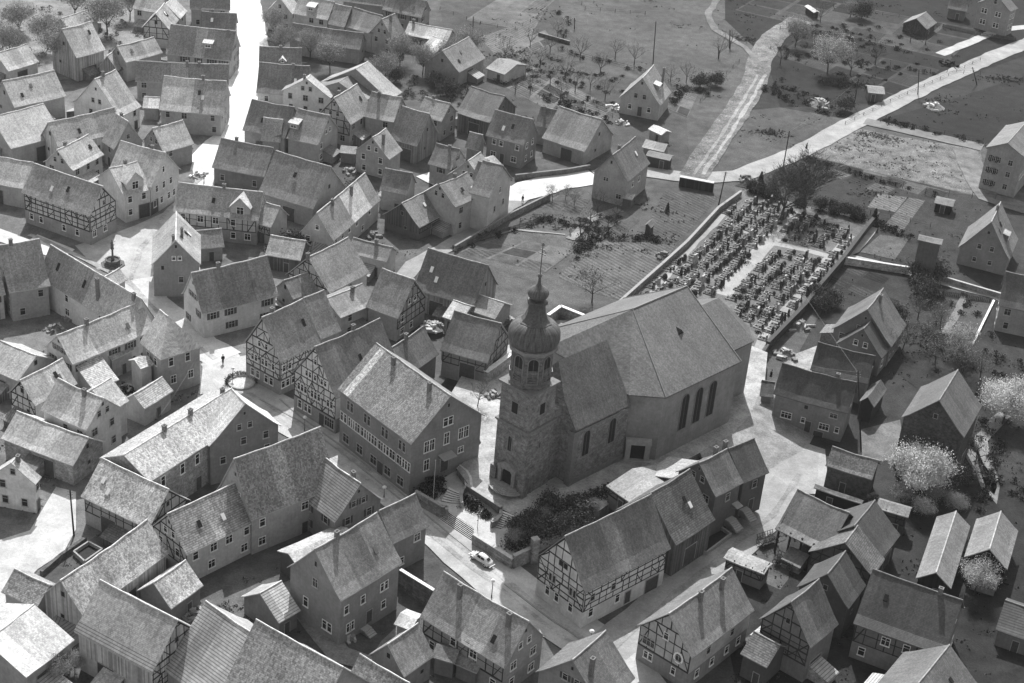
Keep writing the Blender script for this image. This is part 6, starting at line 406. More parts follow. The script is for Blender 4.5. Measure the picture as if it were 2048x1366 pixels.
G_SHRUBS=[('undergrowth', 'brushy strips between the upper middle gardens', [(-9.04, 394.74), (-2.08, 411.13), (21.21, 402.48), (32.19, 387.88), (18.46, 371.53), (1.36, 383.6)], 0.0, 7000, 0.8, 21, (0.04, 0.08, 0.14)), ('undergrowth', 'brushy ground in the dark orchard at the top right', [(64.47, 457.46), (116.68, 463.21), (105.44, 431.62), (80.03, 403.15), (63.82, 420.82)], 0.0, 8000, 0.8, 22, (0.03, 0.06, 0.11)), ('undergrowth', 'hazy orchard growth at the far upper left', [(-142.63, 411.77), (-108.86, 417.27), (-97.24, 412.46), (-100.89, 385.09), (-117.32, 373.8), (-127.55, 364.43)], 0.0, 9000, 1.6, 23, (0.15, 0.25, 0.42)), ('undergrowth', 'rough growth behind the arched window building', [(-36.84, 374.11), (-28.67, 389.72), (-15.99, 386.03), (-12.65, 371.95), (-22.04, 369.66)], 0.0, 5000, 1.5, 24, (0.05, 0.1, 0.25)), ('shrubbery', 'dark tangled shrubs on the slope between the steps and the white gable house', [(1.89, 197.48), (3.0, 202.37), (4.8, 204.56), (9.66, 207.25), (15.77, 211.5), (16.94, 212.35), (14.24, 206.66), (9.03, 201.41), (5.37, 198.99), (3.24, 196.83)], 1.3, 17000, 2.9, 5), ('shrubbery', 'shrubs along the back edge of the church garden below the square', [(8.84, 207.73), (15.72, 212.79), (16.89, 213.66), (16.88, 211.63), (9.65, 205.26)], 1.6, 6000, 2.6, 6), ('ivy', 'dark ivy heap in the corner between school wall and steps', [(-11.7, 211.19), (-9.31, 215.0), (-7.98, 213.14), (-8.75, 208.31), (-11.08, 208.61)], 1.3, 2500, 1.8, 7, (0.02, 0.035, 0.05)), ('ivy', 'dark growth at the foot of the stained retaining wall', [(-5.48, 210.83), (-0.49, 204.38), (-0.98, 203.67), (-5.87, 208.76)], 1.3, 1800, 1.0, 8, (0.02, 0.04, 0.06)), ('hedge', 'black hedge at the back of the cemetery by the great trees', [(49.05, 337.48), (55.23, 332.77), (72.87, 326.1), (72.03, 323.93), (53.87, 329.89), (48.24, 334.12)], 1.2, 5000, 1.6, 9, (0.015, 0.03, 0.04)), ('undergrowth', 'tangled growth among the dark gardens at the right edge', [(79.54, 288.27), (87.03, 302.4), (97.26, 275.85), (85.1, 222.14), (77.09, 222.27), (76.34, 244.42), (75.78, 261.06)], 0.0, 9000, 1.1, 10, (0.03, 0.06, 0.09)), ('undergrowth', 'rough brush along the upper field boundary at the top right', [(62.73, 409.46), (69.51, 400.53), (77.57, 393.97), (75.62, 388.51), (63.94, 395.71), (59.43, 401.51)], 0.0, 3500, 1.2, 11, (0.03, 0.06, 0.1)), ('undergrowth', 'brushy border between the middle gardens and the lane', [(10.78, 314.53), (20.25, 318.97), (19.08, 306.77), (12.97, 300.94), (11.03, 293.9), (9.94, 300.33)], 0.0, 4000, 1.1, 12, (0.04, 0.08, 0.15)), ('hedgerow', 'dark ragged hedgerow running along the far side of the top middle meadow', [(2.96, 459.94), (8.34, 437.45), (6.66, 418.95), (9.49, 414.98), (28.31, 406.84), (38.28, 394.99), (36.6, 393.57), (27.05, 405.04), (8.37, 413.08), (4.46, 418.79), (6.14, 437.25), (0.82, 459.42)], 0.0, 2600, 1.3, 60, (0.025, 0.05, 0.1)), ('hedgerow', 'dark ragged hedgerow between the upper middle gardens and the barns', [(-11.3, 394.67), (-2.9, 384.93), (11.83, 377.1), (20.93, 369.67), (19.53, 367.97), (10.65, 375.24), (-4.24, 383.17), (-12.96, 393.23)], 0.0, 2600, 1.3, 61, (0.025, 0.05, 0.1)), ('hedgerow', 'dark ragged hedgerow across the dark fields below the villa', [(62.2, 431.04), (76.6, 428.26), (93.98, 427.8), (105.7, 425.09), (105.2, 422.95), (93.74, 425.62), (76.38, 426.08), (61.78, 428.88)], 0.0, 2600, 1.3, 62, (0.025, 0.05, 0.1)), ('hedgerow', 'dark ragged hedgerow across the top right orchard', [(66.89, 451.41), (83.24, 447.49), (99.23, 442.79), (98.61, 440.67), (82.68, 445.37), (66.37, 449.27)], 0.0, 2600, 1.3, 63, (0.025, 0.05, 0.1)), ('hedgerow', 'dark ragged hedgerow beside the upper road before the rubble plot field', [(84.5, 388.31), (96.17, 383.98), (109.14, 378.23), (108.24, 376.21), (95.33, 381.94), (83.74, 386.25)], 0.0, 2600, 1.3, 64, (0.025, 0.05, 0.1)), ('hedgerow', 'dark ragged hedgerow at the lower side of the rubble plot', [(64.25, 359.44), (80.21, 349.74), (92.69, 343.57), (91.71, 341.59), (79.13, 347.82), (63.11, 357.56)], 0.0, 2600, 1.3, 65, (0.025, 0.05, 0.1)), ('hedgerow', 'dark ragged hedgerow along the foot of the field hut slope', [(57.85, 403.33), (66.66, 392.0), (77.07, 388.15), (76.29, 386.09), (65.3, 390.28), (56.11, 401.97)], 0.0, 2600, 1.3, 66, (0.025, 0.05, 0.1)), ('hedgerow', 'dark ragged hedgerow separating the middle vegetable gardens', [(-14.17, 296.37), (-5.14, 305.05), (5.23, 314.47), (14.31, 311.43), (13.57, 309.37), (5.93, 312.39), (-3.64, 303.45), (-12.65, 294.79)], 0.0, 2600, 1.3, 67, (0.025, 0.05, 0.1)), ('hedgerow', 'dark ragged hedgerow along the lawn below the field hut', [(9.97, 296.48), (14.26, 307.22), (25.23, 309.61), (32.15, 308.17), (31.69, 306.01), (25.33, 307.41), (15.7, 305.56), (12.03, 295.68)], 0.0, 2600, 1.3, 68, (0.025, 0.05, 0.1)), ('hedgerow', 'dark ragged hedgerow around the beds right of the cemetery', [(75.4, 326.85), (80.53, 322.63), (87.28, 319.31), (86.3, 317.33), (79.35, 320.77), (74.0, 325.15)], 0.0, 2600, 1.3, 69, (0.025, 0.05, 0.1)), ('hedgerow', 'dark ragged hedgerow along the pale track at the far right', [(85.11, 243.88), (81.72, 229.59), (76.43, 217.47), (74.41, 218.35), (79.64, 230.27), (82.97, 244.38)], 0.0, 2600, 1.3, 70, (0.025, 0.05, 0.1)), ('hedgerow', 'dark ragged hedgerow behind the light gable house in the upper gardens', [(32.2, 383.47), (36.79, 398.54), (44.27, 395.06), (43.13, 393.18), (38.39, 397.02), (34.3, 382.85)], 0.0, 2600, 1.3, 71, (0.025, 0.05, 0.1)), ('weeds', 'scattered weeds and tufts over the yards of the old quarter left of the church', [(-112.29, 323.26), (-77.36, 360.86), (-18.87, 359.51), (-3.81, 293.1), (-20.74, 265.38), (-59.18, 273.68), (-99.49, 282.38)], 0.05, 9000, 0.3, 90, (0.06, 0.12, 0.3)), ('weeds', 'scattered weeds and tufts over the lower left yards', [(-94.58, 266.72), (-57.59, 266.05), (-39.82, 219.03), (-5.42, 186.13), (2.52, 169.72), (-61.48, 161.08)], 0.05, 9000, 0.3, 91, (0.06, 0.12, 0.3)), ('weeds', 'scattered weeds and tufts over the upper middle gardens', [(-23.93, 424.7), (4.78, 458.25), (6.97, 413.51), (20.86, 372.11), (18.35, 353.35), (-7.68, 368.39), (-23.8, 390.96)], 0.05, 8250, 0.45, 92, (0.04, 0.08, 0.16)), ('weeds', 'scattered weeds and tufts over the top middle meadow', [(6.94, 415.4), (16.17, 470.72), (53.61, 486.48), (60.43, 427.6), (46.03, 391.3), (23.84, 406.77)], 0.05, 3850, 0.25, 93, (0.05, 0.09, 0.14)), ('weeds', 'scattered weeds and tufts over the dark upper right fields', [(52.65, 472.01), (145.87, 498.81), (139.31, 469.41), (90.11, 402.17), (61.03, 391.61)], 0.05, 8800, 0.5, 94, (0.025, 0.05, 0.1)), ('weeds', 'scattered weeds and tufts over the middle vegetable gardens', [(-13.41, 295.58), (8.53, 323.98), (42.37, 333.89), (31.41, 306.99), (19.53, 280.86), (6.17, 289.69)], 0.05, 7700, 0.35, 95, (0.04, 0.08, 0.16)), ('weeds', 'scattered weeds and tufts over the rubble plot', [(77.2, 379.84), (107.41, 373.86), (102.01, 346.85), (82.6, 353.05), (65.67, 360.7)], 0.05, 7000, 0.35, 96, (0.05, 0.15, 0.4)), ('weeds', 'scattered weeds and tufts over the gardens right of the cemetery', [(66.34, 351.38), (101.45, 344.05), (94.69, 295.3), (71.63, 308.27), (75.55, 328.18)], 0.05, 4950, 0.35, 97, (0.03, 0.06, 0.12)), ('weeds', 'scattered weeds and tufts over the dark ground between the lower right houses', [(44.54, 218.54), (85.4, 227.8), (74.61, 179.45), (32.82, 173.81), (34.57, 200.19)], 0.05, 10000, 0.35, 98, (0.02, 0.05, 0.12)), ('weeds', 'scattered weeds and tufts over the right hand gardens behind the brick barn', [(66.2, 298.31), (99.75, 292.11), (84.75, 224.86), (72.38, 222.92), (71.8, 253.48), (62.39, 269.5)], 0.05, 7150, 0.6, 99, (0.02, 0.05, 0.1)), ('weeds', 'scattered weeds and tufts over the field between the two upper roads', [(85.4, 387.59), (134.33, 447.07), (118.56, 376.43), (109.02, 378.84)], 0.05, 3850, 0.4, 100, (0.025, 0.05, 0.1)), ('weeds', 'scattered weeds and tufts over the meadow right of the dirt track', [(51.74, 384.37), (76.46, 385.44), (62.12, 365.82), (38.58, 345.18)], 0.05, 2750, 0.25, 101, (0.04, 0.07, 0.12)), ('grave_planting', 'low planting and flowers between the graves of the left cemetery field', [(25.39, 279.76), (35.76, 305.0), (45.48, 326.3), (51.78, 330.72), (57.56, 325.6), (50.66, 312.0), (38.75, 286.01), (34.41, 279.08)], 1.2, 2200, 0.5, 40, (0.03, 0.06, 0.13)), ('grave_planting', 'low planting and flowers between the graves of the back right cemetery field', [(58.79, 325.11), (69.56, 319.02), (63.16, 308.06), (53.78, 311.01)], 1.2, 2200, 0.5, 41, (0.03, 0.06, 0.13)), ('grave_planting', 'low planting and flowers between the graves of the front right cemetery field', [(52.41, 307.48), (60.96, 304.21), (53.12, 287.14), (45.5, 269.54), (43.8, 271.49), (40.63, 282.28)], 1.2, 2200, 0.5, 42, (0.03, 0.06, 0.13))]
G_FENCES=[('wire fence with tall posts along the lower edge of the rubble plot', [(62.49, 358.23), (68.87, 353.36), (79.67, 348.78), (89.09, 344.04), (104.98, 344.81)], 5, 1.6, 0, 0.0), ('post fence along the upper side of the gravel road', [(76.03, 382.11), (89.84, 400.38), (106.15, 420.48), (120.37, 438.63)], 4, 1.0, 1, 0.0), ('wire fence around the vegetable beds right of the cemetery', [(74.8, 330.54), (83.18, 328.53), (87.23, 326.89)], 3, 1.2, 0, 0.0), ('picket fence beside the lane wall gardens', [(-13.41, 295.58), (-4.41, 304.71), (5.06, 313.32)], 2.5, 1.1, 2, 0.0), ('low rail fence across the middle gardens', [(-0.58, 310.93), (6.71, 309.37), (13.42, 309.82)], 3, 1.0, 1, 0.0), ('garden fence below the dark field at the top right', [(62.17, 431.98), (76.59, 427.97), (94.05, 427.9), (104.4, 425.63), (118.1, 427.25)], 4, 1.1, 0, 0.0), ('wire fence in the orchard at the top', [(66.55, 449.48), (86.02, 448.5), (99.25, 443.84)], 5, 1.2, 0, 0.0), ('fence along the top field path with pale rails', [(75.22, 478.5), (89.17, 472.37), (107.67, 469.48)], 4, 1.0, 1, 0.0), ('board fence around the villa garden in the top right corner', [(114.82, 464.87), (124.7, 460.25), (134.34, 458.62)], 3, 1.1, 2, 0.0), ('fence climbing beside the long orchard path at the top', [(8.98, 464.0), (11.94, 451.43), (28.81, 451.83)], 4, 1.1, 0, 0.0), ('long fence at the foot of the upper gardens behind the barn', [(0.67, 406.26), (9.58, 414.2), (27.68, 405.94), (36.32, 397.46)], 4, 1.0, 1, 0.0), ('fence between gardens at the top middle', [(-27.88, 440.17), (-16.3, 430.85), (-6.77, 429.39), (0.9, 444.01)], 4, 1.0, 0, 0.0), ('garden fence dividing the upper gardens behind the half hipped barn', [(-5.01, 388.8), (3.84, 382.55), (12.44, 378.08), (19.07, 373.26)], 4, 1.0, 1, 0.0), ('fence beside the field track by the meadow', [(40.88, 388.35), (46.94, 405.45), (52.88, 419.87)], 4, 1.0, 1, 0.0), ('picket fence around the front garden left of the white beam', [(84.24, 295.4), (93.42, 294.01)], 2, 1.0, 2, 0.0), ('wire fence at the lower side of the bright plastered wall', [(66.19, 306.05), (73.07, 304.06), (79.01, 303.02)], 2.5, 1.3, 0, 0.0), ('fence round the dark garden at the upper right', [(85.16, 385.9), (95.75, 382.96), (109.02, 378.84)], 4, 1.2, 0, 0.0), ('low fence beside the pale track at the far right', [(84.94, 244.28), (80.68, 229.93), (76.52, 219.44)], 3, 1.0, 0, 0.0), ('wire fence on the slope right of the brick barn', [(82.82, 255.38), (85.83, 244.43)], 3, 1.0, 0, 0.0)]
G_POLES=[('tall pole standing in the meadow behind the light garden house', 29.93, 412.77, 0, 11.49, -0.054), ('leaning pole beside the upper road near the great trees', 57.92, 351.75, 0, 9.21, -0.001), ('pole at the corner of the cemetery garden wall', 41.7, 328.57, 0, 7.89, 0.063), ('thin pole at the edge of the bright square at lower left', -60.69, 192.93, 0, 8.12, -0.019), ('tall double pole in front of the barred window house', 59.75, 234.83, 0, 15.5, -0.221), ('slanting pole near the field hut by the upper road', 80.04, 395.59, 0, 7.18, -0.025), ('right leg pole of the pair beside the upper road at right', 115.84, 419.25, 0, 4.73, -0.497), ('thin dark pole in the upper fruit gardens', 9.19, 434.59, 0, 3.1, -0.096), ('pole in the dark field at the top right', 98.18, 407.65, 0, 6.8, -0.163), ('short pole in the meadow by the dirt track', 47.61, 422.3, 0, 3.19, -0.098), ('bare pole beside the dirt track top end', 51.11, 430.62, 0, 5.05, -0.118), ('dark pole in the gardens right of the arched window building', -17.77, 422.38, 0, 5.09, -0.014)]
G_LAMPS=[('white headed street lamp before the shop windows of the rich timber gable', -32.15, 225.6, 0, 2.69), ('white headed street lamp at the bend below the timber frame house with round sign', 14.43, 178.07, 0, 3.17), ('white headed street lamp on the kerb in front of the two chimneyed house', 0.4, 187.42, 0, 2.96), ('small lamp on the tiny square beside the white street', -67.09, 315.61, 0, 2.51), ('white headed lamp beside the parapet below the school corner', -17.4, 209.33, 0, 1.87), ('lamp post at the plaza corner by the round planting bed', -46.44, 239.49, 0, 2.17)]
G_PEOPLE=[(-49.08, 244.26, 0.17, 0.4, 'person in dark clothes walking alone across the bright plaza', 0.02, False, (0.25, 0.25), 0.2), (64.44, 363.57, 0.17, 1.2, 'person in a dark flared coat on the upper gravel road', 0.03, True), (-0.45, 320.41, 0.17, 2.5, 'person walking on the bright road by the lane wall', 0.03, False), (45.7, 252.27, 2.4, 2.0, 'person in black beside the church choir', 0.02, True), (50.87, 203.62, 0.17, -0.6, 'person working in the yard before the board roofed barn', 0.05, False), (9.83, 307.56, 0.05, 0.9, 'person in light clothes digging in the middle gardens', 0.4, True)]
G_CARS=[(-1.52, 195.41, 2.43, 0.19, 'pale rounded small car parked by the street wall below the church')]
G_CARTS=[(41.4, 206.43, 0.6, 0.1, 'wooden farm wagon standing in the sun beside the open post barn'), (43.49, 201.27, -0.5, 0.05, 'dark farm cart parked in front of the open post barn'), (53.65, 242.19, -0.3, 0.02, 'handcart at the cellar gate of the barred window house', False)]
G_FOUNTAIN=(-76.24, 276.46)
G_PLANTER=(-44.81, 238.46)
G_CLUTTER=[('pale building debris left of the light garden house', 19.48, 378.82, 0, 0.75, 0, 16, 2.2, 'rubble heap'), ('stacked pale boards in the dark yard below the light garden house', 21.43, 369.73, 0, 0.5, 1, 14, 1.8, 'lumber pile'), ('tools and barrels in the yard by the dark boarded gable', -29.42, 298.61, 0, 0.2, 2, 14, 1.8, 'junk pile'), ('bright heap of firewood in the yard behind the outbuilding', -14.27, 261.98, 1, 0.5, 3, 22, 2.0, 'wood pile'), ('flowers and wreaths heaped at the cemetery wall foot', 53.85, 276.47, 0, 0.35, 4, 25, 2.5, 'flower heap'), ('pale crates and clutter at the choir corner', 50.16, 265.07, 0, 0.4, 5, 22, 2.4, 'junk pile'), ('tubs and baskets by the outside steps of the big plain house', -18.65, 175.99, 0, 0.5, 6, 9, 1.2, 'tubs'), ('compost heap with a pale rim against the cemetery garden wall', 29.35, 301.11, 0, 0.2, 7, 20, 2.2, 'compost heap'), ('boards and debris beside the striped sheet roof', -39.45, 177.41, 0, 0.35, 8, 20, 2.0, 'junk pile'), ('stones and soil thrown up at the field fork', 71.31, 394.13, 0, 0.35, 9, 26, 3.5, 'rubble heap'), ('pale washing and cloths in the dark upper right field', 101.16, 399.73, 0, 0.7, 10, 10, 3.2, 'laundry'), ('dark brushwood heap in the upper right gardens', 111.12, 433.1, 0, 0.04, 11, 26, 3.0, 'brushwood heap'), ('heap of rubble at the road end by the black board fence', 49.1, 342.85, 0, 0.25, 12, 18, 2.5, 'rubble heap'), ('clutter in the sunny yard behind the bright slanting wall', -2.45, 238.35, 2.4, 0.3, 13, 12, 1.5, 'junk pile'), ('bright snow like heap on the tiny square by the white street', -68.91, 319.31, 0, 0.8, 14, 12, 2.0, 'heap'), ('junk against the wall of the long dark roofed barn', -1.64, 267.16, 1, 0.3, 15, 12, 1.5, 'junk pile'), ('logs stacked beside the striped shed', -28.29, 178.46, 0, 0.25, 16, 14, 1.5, 'wood pile'), ('planks lying in the yard of the moss speckled house', -28.19, 190.86, 0, 0.3, 17, 8, 1.2, 'lumber pile'), ('brush and crates by the open side of the dark boarded barn', -15.5, 290.76, 0, 0.2, 18, 10, 1.3, 'junk pile'), ('manure heap in the yard behind the corner building', -63.26, 233.28, 0, 0.05, 19, 18, 1.8, 'manure heap'), ('manure heap between the barns above the white sash house', -26.27, 351.76, 0, 0.05, 20, 16, 1.6, 'manure heap'), ('straw heap before the two toned barn', -38.06, 328.03, 0, 0.25, 21, 16, 1.8, 'straw heap'), ('crates by the gate of the boarded lower left barn', -41.62, 167.29, 0, 0.3, 22, 10, 1.4, 'crates'), ('dark heap before the open gabled barn at the right edge', 75.4, 202.56, 0, 0.05, 23, 16, 1.8, 'manure heap'), ('stones along the wall of the tumbledown shed', 59.59, 220.91, 0, 0.15, 24, 14, 1.6, 'stone heap'), ('timber leaning in the yard of the steep dark roofs', 36.88, 182.24, 0, 0.1, 25, 14, 1.6, 'lumber pile'), ('barrels and tubs behind the long low dark house', 59.79, 230.95, 0, 0.12, 26, 10, 1.5, 'barrels'), ('rubbish heap at the end of the pale terrace yard', -79.87, 250.63, 0, 0.3, 27, 16, 2.0, 'junk pile'), ('pale sacks and boards in the far left yard', -78.32, 254.56, 0, 0.5, 28, 8, 1.3, 'sacks'), ('white blossom heap in the far upper left field', -129.52, 390.16, 0, 0.85, 29, 16, 5.0, 'white heap')]
G_PITS=[([(29.99, 203.33), (31.76, 201.98), (35.86, 207.31), (34.17, 209.18)], 0.05, 'low walled dung pit in two halves before the sagging barn'), ([(-59.49, 188.55), (-58.03, 191.15), (-55.7, 189.71), (-57.37, 186.53)], 0.0, 'walled yard pit behind the low wall at lower left')]
G_FLAGPOLES=[('pale flagpole at the corner of the school steps', -9.79, 207.88, 1.3, 7.44), ('pale flagpole on the lower landing before the retaining wall', -2.61, 202.14, 1.3, 3.94)]
G_WIRES=[('thin wire from the double pole towards the church choir', (56.3245, 234.83, 15.2), (40.04, 244.64, 12.0)), ('thin wire from the double pole over the hipped house', (56.3245, 234.83, 15.2), (42.197070000000004, 328.57, 7.59)), ('thin wire from the cemetery corner pole to the leaning road pole', (42.197070000000004, 328.57, 7.59), (57.91079, 351.75, 8.91)), ('thin wire between the road pole and the field hut pole', (57.91079, 351.75, 8.91), (79.8605, 395.59, 6.88)), ('thin wire from the field hut pole along the upper road', (79.8605, 395.59, 6.88), (113.48919000000001, 419.25, 4.430000000000001)), ('thin wire across the main street by the corner building', (-51.5, 240.06, 6.0), (-53.57, 216.53, 6.5))]
# ---------------------------------------------------------------- windows and doors (shared meshes)
WM={}
def win_meshes(wd,ht,style):
    key=(round(wd,2),round(ht,2),style)
    if key in WM: return WM[key]
    f=MB(); a=wd/2; t=.09; o0,o1=-.07,.0
    if style=='arch':
        def arc(r,b): return [(r*math.cos(PI-PI*k/10),b,ht-a+ r*math.sin(PI-PI*k/10)) for k in range(11)]
        P=[(-a,0,0)]+arc(a,0)[0:]+[(a,0,0)]
        p=MB(); p.poly([(x,-.02,z) for x,_,z in P])
        Q=[(-a-.15,0,-.12)]+arc(a+.15,0)+[(a+.15,0,-.12)]
        for k in range(len(P)):
            l=(k+1)%len(P); f.prism([(P[k][0],-.1,P[k][2]),(P[l][0],-.1,P[l][2]),(Q[l][0],-.1,Q[l][2]),(Q[k][0],-.1,Q[k][2])],[(P[k][0],.0,P[k][2]),(P[l][0],.0,P[l][2]),(Q[l][0],.0,Q[l][2]),(Q[k][0],.0,Q[k][2])])
        f.box(-.02,.02,-.03,0,0,ht-.05)
        fm=plain(.2,.8,.2,.2,3,'stone surround')
    elif style=='hole':
        p=MB(); p.poly([(-a,-.02,0),(a,-.02,0),(a,-.02,ht),(-a,-.02,ht)])
        for x0,x1,z0,z1 in ((-a-t,-a,-t,ht+t),(a,a+t,-t,ht+t),(-a,a,ht,ht+t),(-a,a,-t,0)): f.box(x0,x1,-.04,0,z0,z1)
        fm=plain(.22,.8,.2,.2,3,'sill')
    elif style=='door':
        p=MB(); p.box(-a,a,-.05,0,0,ht); 
        for x0,x1,z0,z1 in ((-a-t,-a,0,ht+t),(a,a+t,0,ht+t),(-a,a,ht,ht+t)): f.box(x0,x1,-.1,0,z0,z1)
        fm=plain(.3,.8,.2,.2,3,'door frame')
    else:
        p=MB(); p.poly([(-a,-.02,0),(a,-.02,0),(a,-.02,ht),(-a,-.02,ht)])
        for x0,x1,z0,z1 in ((-a-t,-a,-t,ht+t),(a,a+t,-t,ht+t),(-a,a,ht,ht+t)): f.box(x0,x1,-.07,0,z0,z1)
        f.box(-a-t-.05,a+t+.05,-.14,0,-t-.06,-.0)
        n=max(1,int(round(wd/.6)))
        for k in range(1,n): x=-a+wd*k/n; f.box(x-.03,x+.03,-.05,0,0,ht)
        f.box(-a,a,-.045,0,ht*.62,ht*.62+.05)
        if style=='shut':
            for sg in (-1,1):
                x0=sg*(a+.1); x1=sg*(a+.1+wd*.48); f.box(min(x0,x1),max(x0,x1),-.06,-.01,0,ht,1)
        fm=[plain(.4,.7,.2,.15,3,'grey paint'),plain(.07,.8,.2,.2,3,'shutter')] if style=='shut' else WHITE if style=='white' else plain(.4,.7,.2,.15,3,'grey paint')
    pm={'door':plain(.06,.7,.3,.3,3,'door wood'),'arch':DARK,'hole':DARK}.get(style,GLASS)
    WM[key]=(f.mesh('window_frame',fm),p.mesh('window_pane',pm)); return WM[key]
ROT={'r':0,'l':PI,'e0':-PI/2,'e1':PI/2}
def put_window(root,side,s,z,wd,ht,style,Li,Wi,nm=None):
    fm,pm=win_meshes(wd,ht,style)
    loc={'r':(s,-Wi/2,z),'l':(s,Wi/2,z),'e0':(-Li/2,s,z),'e1':(Li/2,s,z)}[side]
    nm=nm or ('door' if style=='door' else 'window')
    o=link(nm,fm,root,loc,ROT[side]); link('door_leaf' if style=='door' else 'window_pane',pm,o); return o
def SP(side,Li,Wi):
    if side=='r': return lambda s,o,z:(s,-Wi/2-o,z)
    if side=='l': return lambda s,o,z:(s,Wi/2+o,z)
    if side=='e0': return lambda s,o,z:(-Li/2-o,s,z)
    return lambda s,o,z:(Li/2+o,s,z)
def timber(side,Li,Wi,h,H,zb,seed,fan=False):
    m=MB(); f=SP(side,Li,Wi); wd=Li if side in 'rl' else Wi; g=side[0]=='e'; rs=random.Random(seed); a=wd/2
    Hi=H-.25; top=lambda s: h if not g else h+(Hi-h)*max(0,1-abs(s)/a)-.12
    def beam(s0,z0,s1,z1,b=.14):
        d=Vector((s1-s0,z1-z0)); L=d.length
        if L<.3: return
        d/=L; b*=rs.uniform(.7,1.35); n=Vector((-d.y,d.x))*b/2; s0+=rs.uniform(-.04,.04); s1+=rs.uniform(-.05,.05); z0+=rs.uniform(-.03,.03)
        q=[(s0+n.x,z0+n.y),(s1+n.x,z1+n.y),(s1-n.x,z1-n.y),(s0-n.x,z0-n.y)]
        k=rs.uniform(.028,.05); m.prism([f(x,0,z) for x,z in q],[f(x,k,z) for x,z in q])
    levels=[zb]; nst=max(1,round((h-zb)/2.5))
    for k in range(1,nst+1): levels.append(zb+(h-zb)*k/nst)
    if g:
        z=h
        while z+1.9<Hi-.8: z+=1.9; levels.append(z)
        levels.append(None)
    for k in range(len(levels)-1):
        z0=levels[k]; z1=levels[k+1]
        zt=z1 if z1 is not None else Hi
        half0=a if z0<=h else a*(Hi-z0)/(Hi-h); half0-=.05
        beam(-half0,z0+.09,half0,z0+.09,.2)
        if z1 is not None and z1<=h+.01:
            beam(-a+.05,(z0+z1)/2,a-.05,(z0+z1)/2,.13)
        n=max(2,int(round(2*half0/1.5))); S=[-half0+.09+(2*half0-.18)*i/n+(rs.uniform(-.25,.25) if 0<i<n else 0) for i in range(n+1)]
        for i,s in enumerate(S):
            t_=min(zt,top(s)); 
            if t_-z0>.35: beam(s,z0,s,t_)
        for i in range(n):
            if i in (0,n-1) or (fan and rs.random()<.55) or rs.random()<.16:
                s0,s1=S[i],S[i+1]
                if (i+k)%2: s0,s1=s1,s0
                tt=min(zt,top(s1))
                if tt-z0>.8: beam(s0,z0+.1,s1,tt-.1,.15)
    if g:
        for sg in (-1,1): beam(sg*(a-.05),h-.02,sg*.05,Hi-.2,.2)
    return m
def roof_mesh(L,W,h,H,hip,kick,mats,patch,seed,tk=.16):
    m=MB(); rs=random.Random(seed)
    if hip[0] or hip[1]:
        a,b=L/2,W/2; z=h
        A=[(-a,-b,h),(a,-b,h),(a,b,h),(-a,b,h)]; r0=(-a+hip[0],0,H); r1=(a-hip[1],0,H)
        for P in ([A[0],A[1],r1,r0],[A[2],A[3],r0,r1]): m.prism([(x,y,z-tk) for x,y,z in P],P)
        for P in ([A[1],A[2],r1],[A[3],A[0],r0]): m.prism([(x,y,z-tk) for x,y,z in P],P)
        return m
    kk={0:.22,1:.15,2:.19}[kick]; n=max(3,int(L/1.3)); S=[-L/2+L*i/n for i in range(n+1)]
    am=rs.uniform(.06,.26) if L>6 else .06; ph=rs.uniform(0,6)
    prof=[(-1,0),(-.78,kk),(-.4,kk+(1-kk)*.487),(0,1),(.4,kk+(1-kk)*.487),(.78,kk),(1,0)]
    T=[];U=[]
    for i,x in enumerate(S):
        e=math.sin(PI*i/n); sg=-am*e*(1+.4*math.sin(ph+i*1.7)); row=[];row2=[]
        for j,(t,zz) in enumerate(prof):
            wob=rs.uniform(-.03,.03); y=t*W/2; z=h+(H-h)*zz+sg*(1 if abs(t)<1 else .5)+wob*(0 if i in(0,n) else 1)
            row.append(m.vs([(x,y,z)])); row2.append(m.vs([(x,y,z-tk)]))
        T.append(row);U.append(row2)
    K=len(prof)
    for i in range(n):
        f0=(i+.5)/n
        for j in range(K-1):
            mi=1 if (patch and j<K//2 and patch[0]<=f0<=patch[1]) else 0
            m.f.append((T[i][j],T[i+1][j],T[i+1][j+1],T[i][j+1])); m.m.append(mi)
            m.f.append((U[i][j+1],U[i+1][j+1],U[i+1][j],U[i][j])); m.m.append(2)
        for j in (0,K-1): m.f.append((T[i][j],U[i][j],U[i+1][j],T[i+1][j])); m.m.append(2)
    for i in (0,n):
        for j in range(K-1): m.f.append((T[i][j],T[i][j+1],U[i][j+1],U[i][j])); m.m.append(2)
    return m
def chimney(root,x,y,zb,zt,w_=.5,wide=.7):
    m=MB(); m.box(x-wide/2,x+wide/2,y-w_/2,y+w_/2,zb,zt-.12); m.box(x-wide/2-.06,x+wide/2+.06,y-w_/2-.06,y+w_/2+.06,zt-.12,zt+.02)
    m.build('chimney',[plain(.16,.9,.2,.3,4,'brick')],root)
    c=MB(); c.box(x-wide/2+.1,x+wide/2-.1,y-w_/2+.1,y+w_/2-.1,zt+.02,zt+.03); c.build('flue',DARK,root)
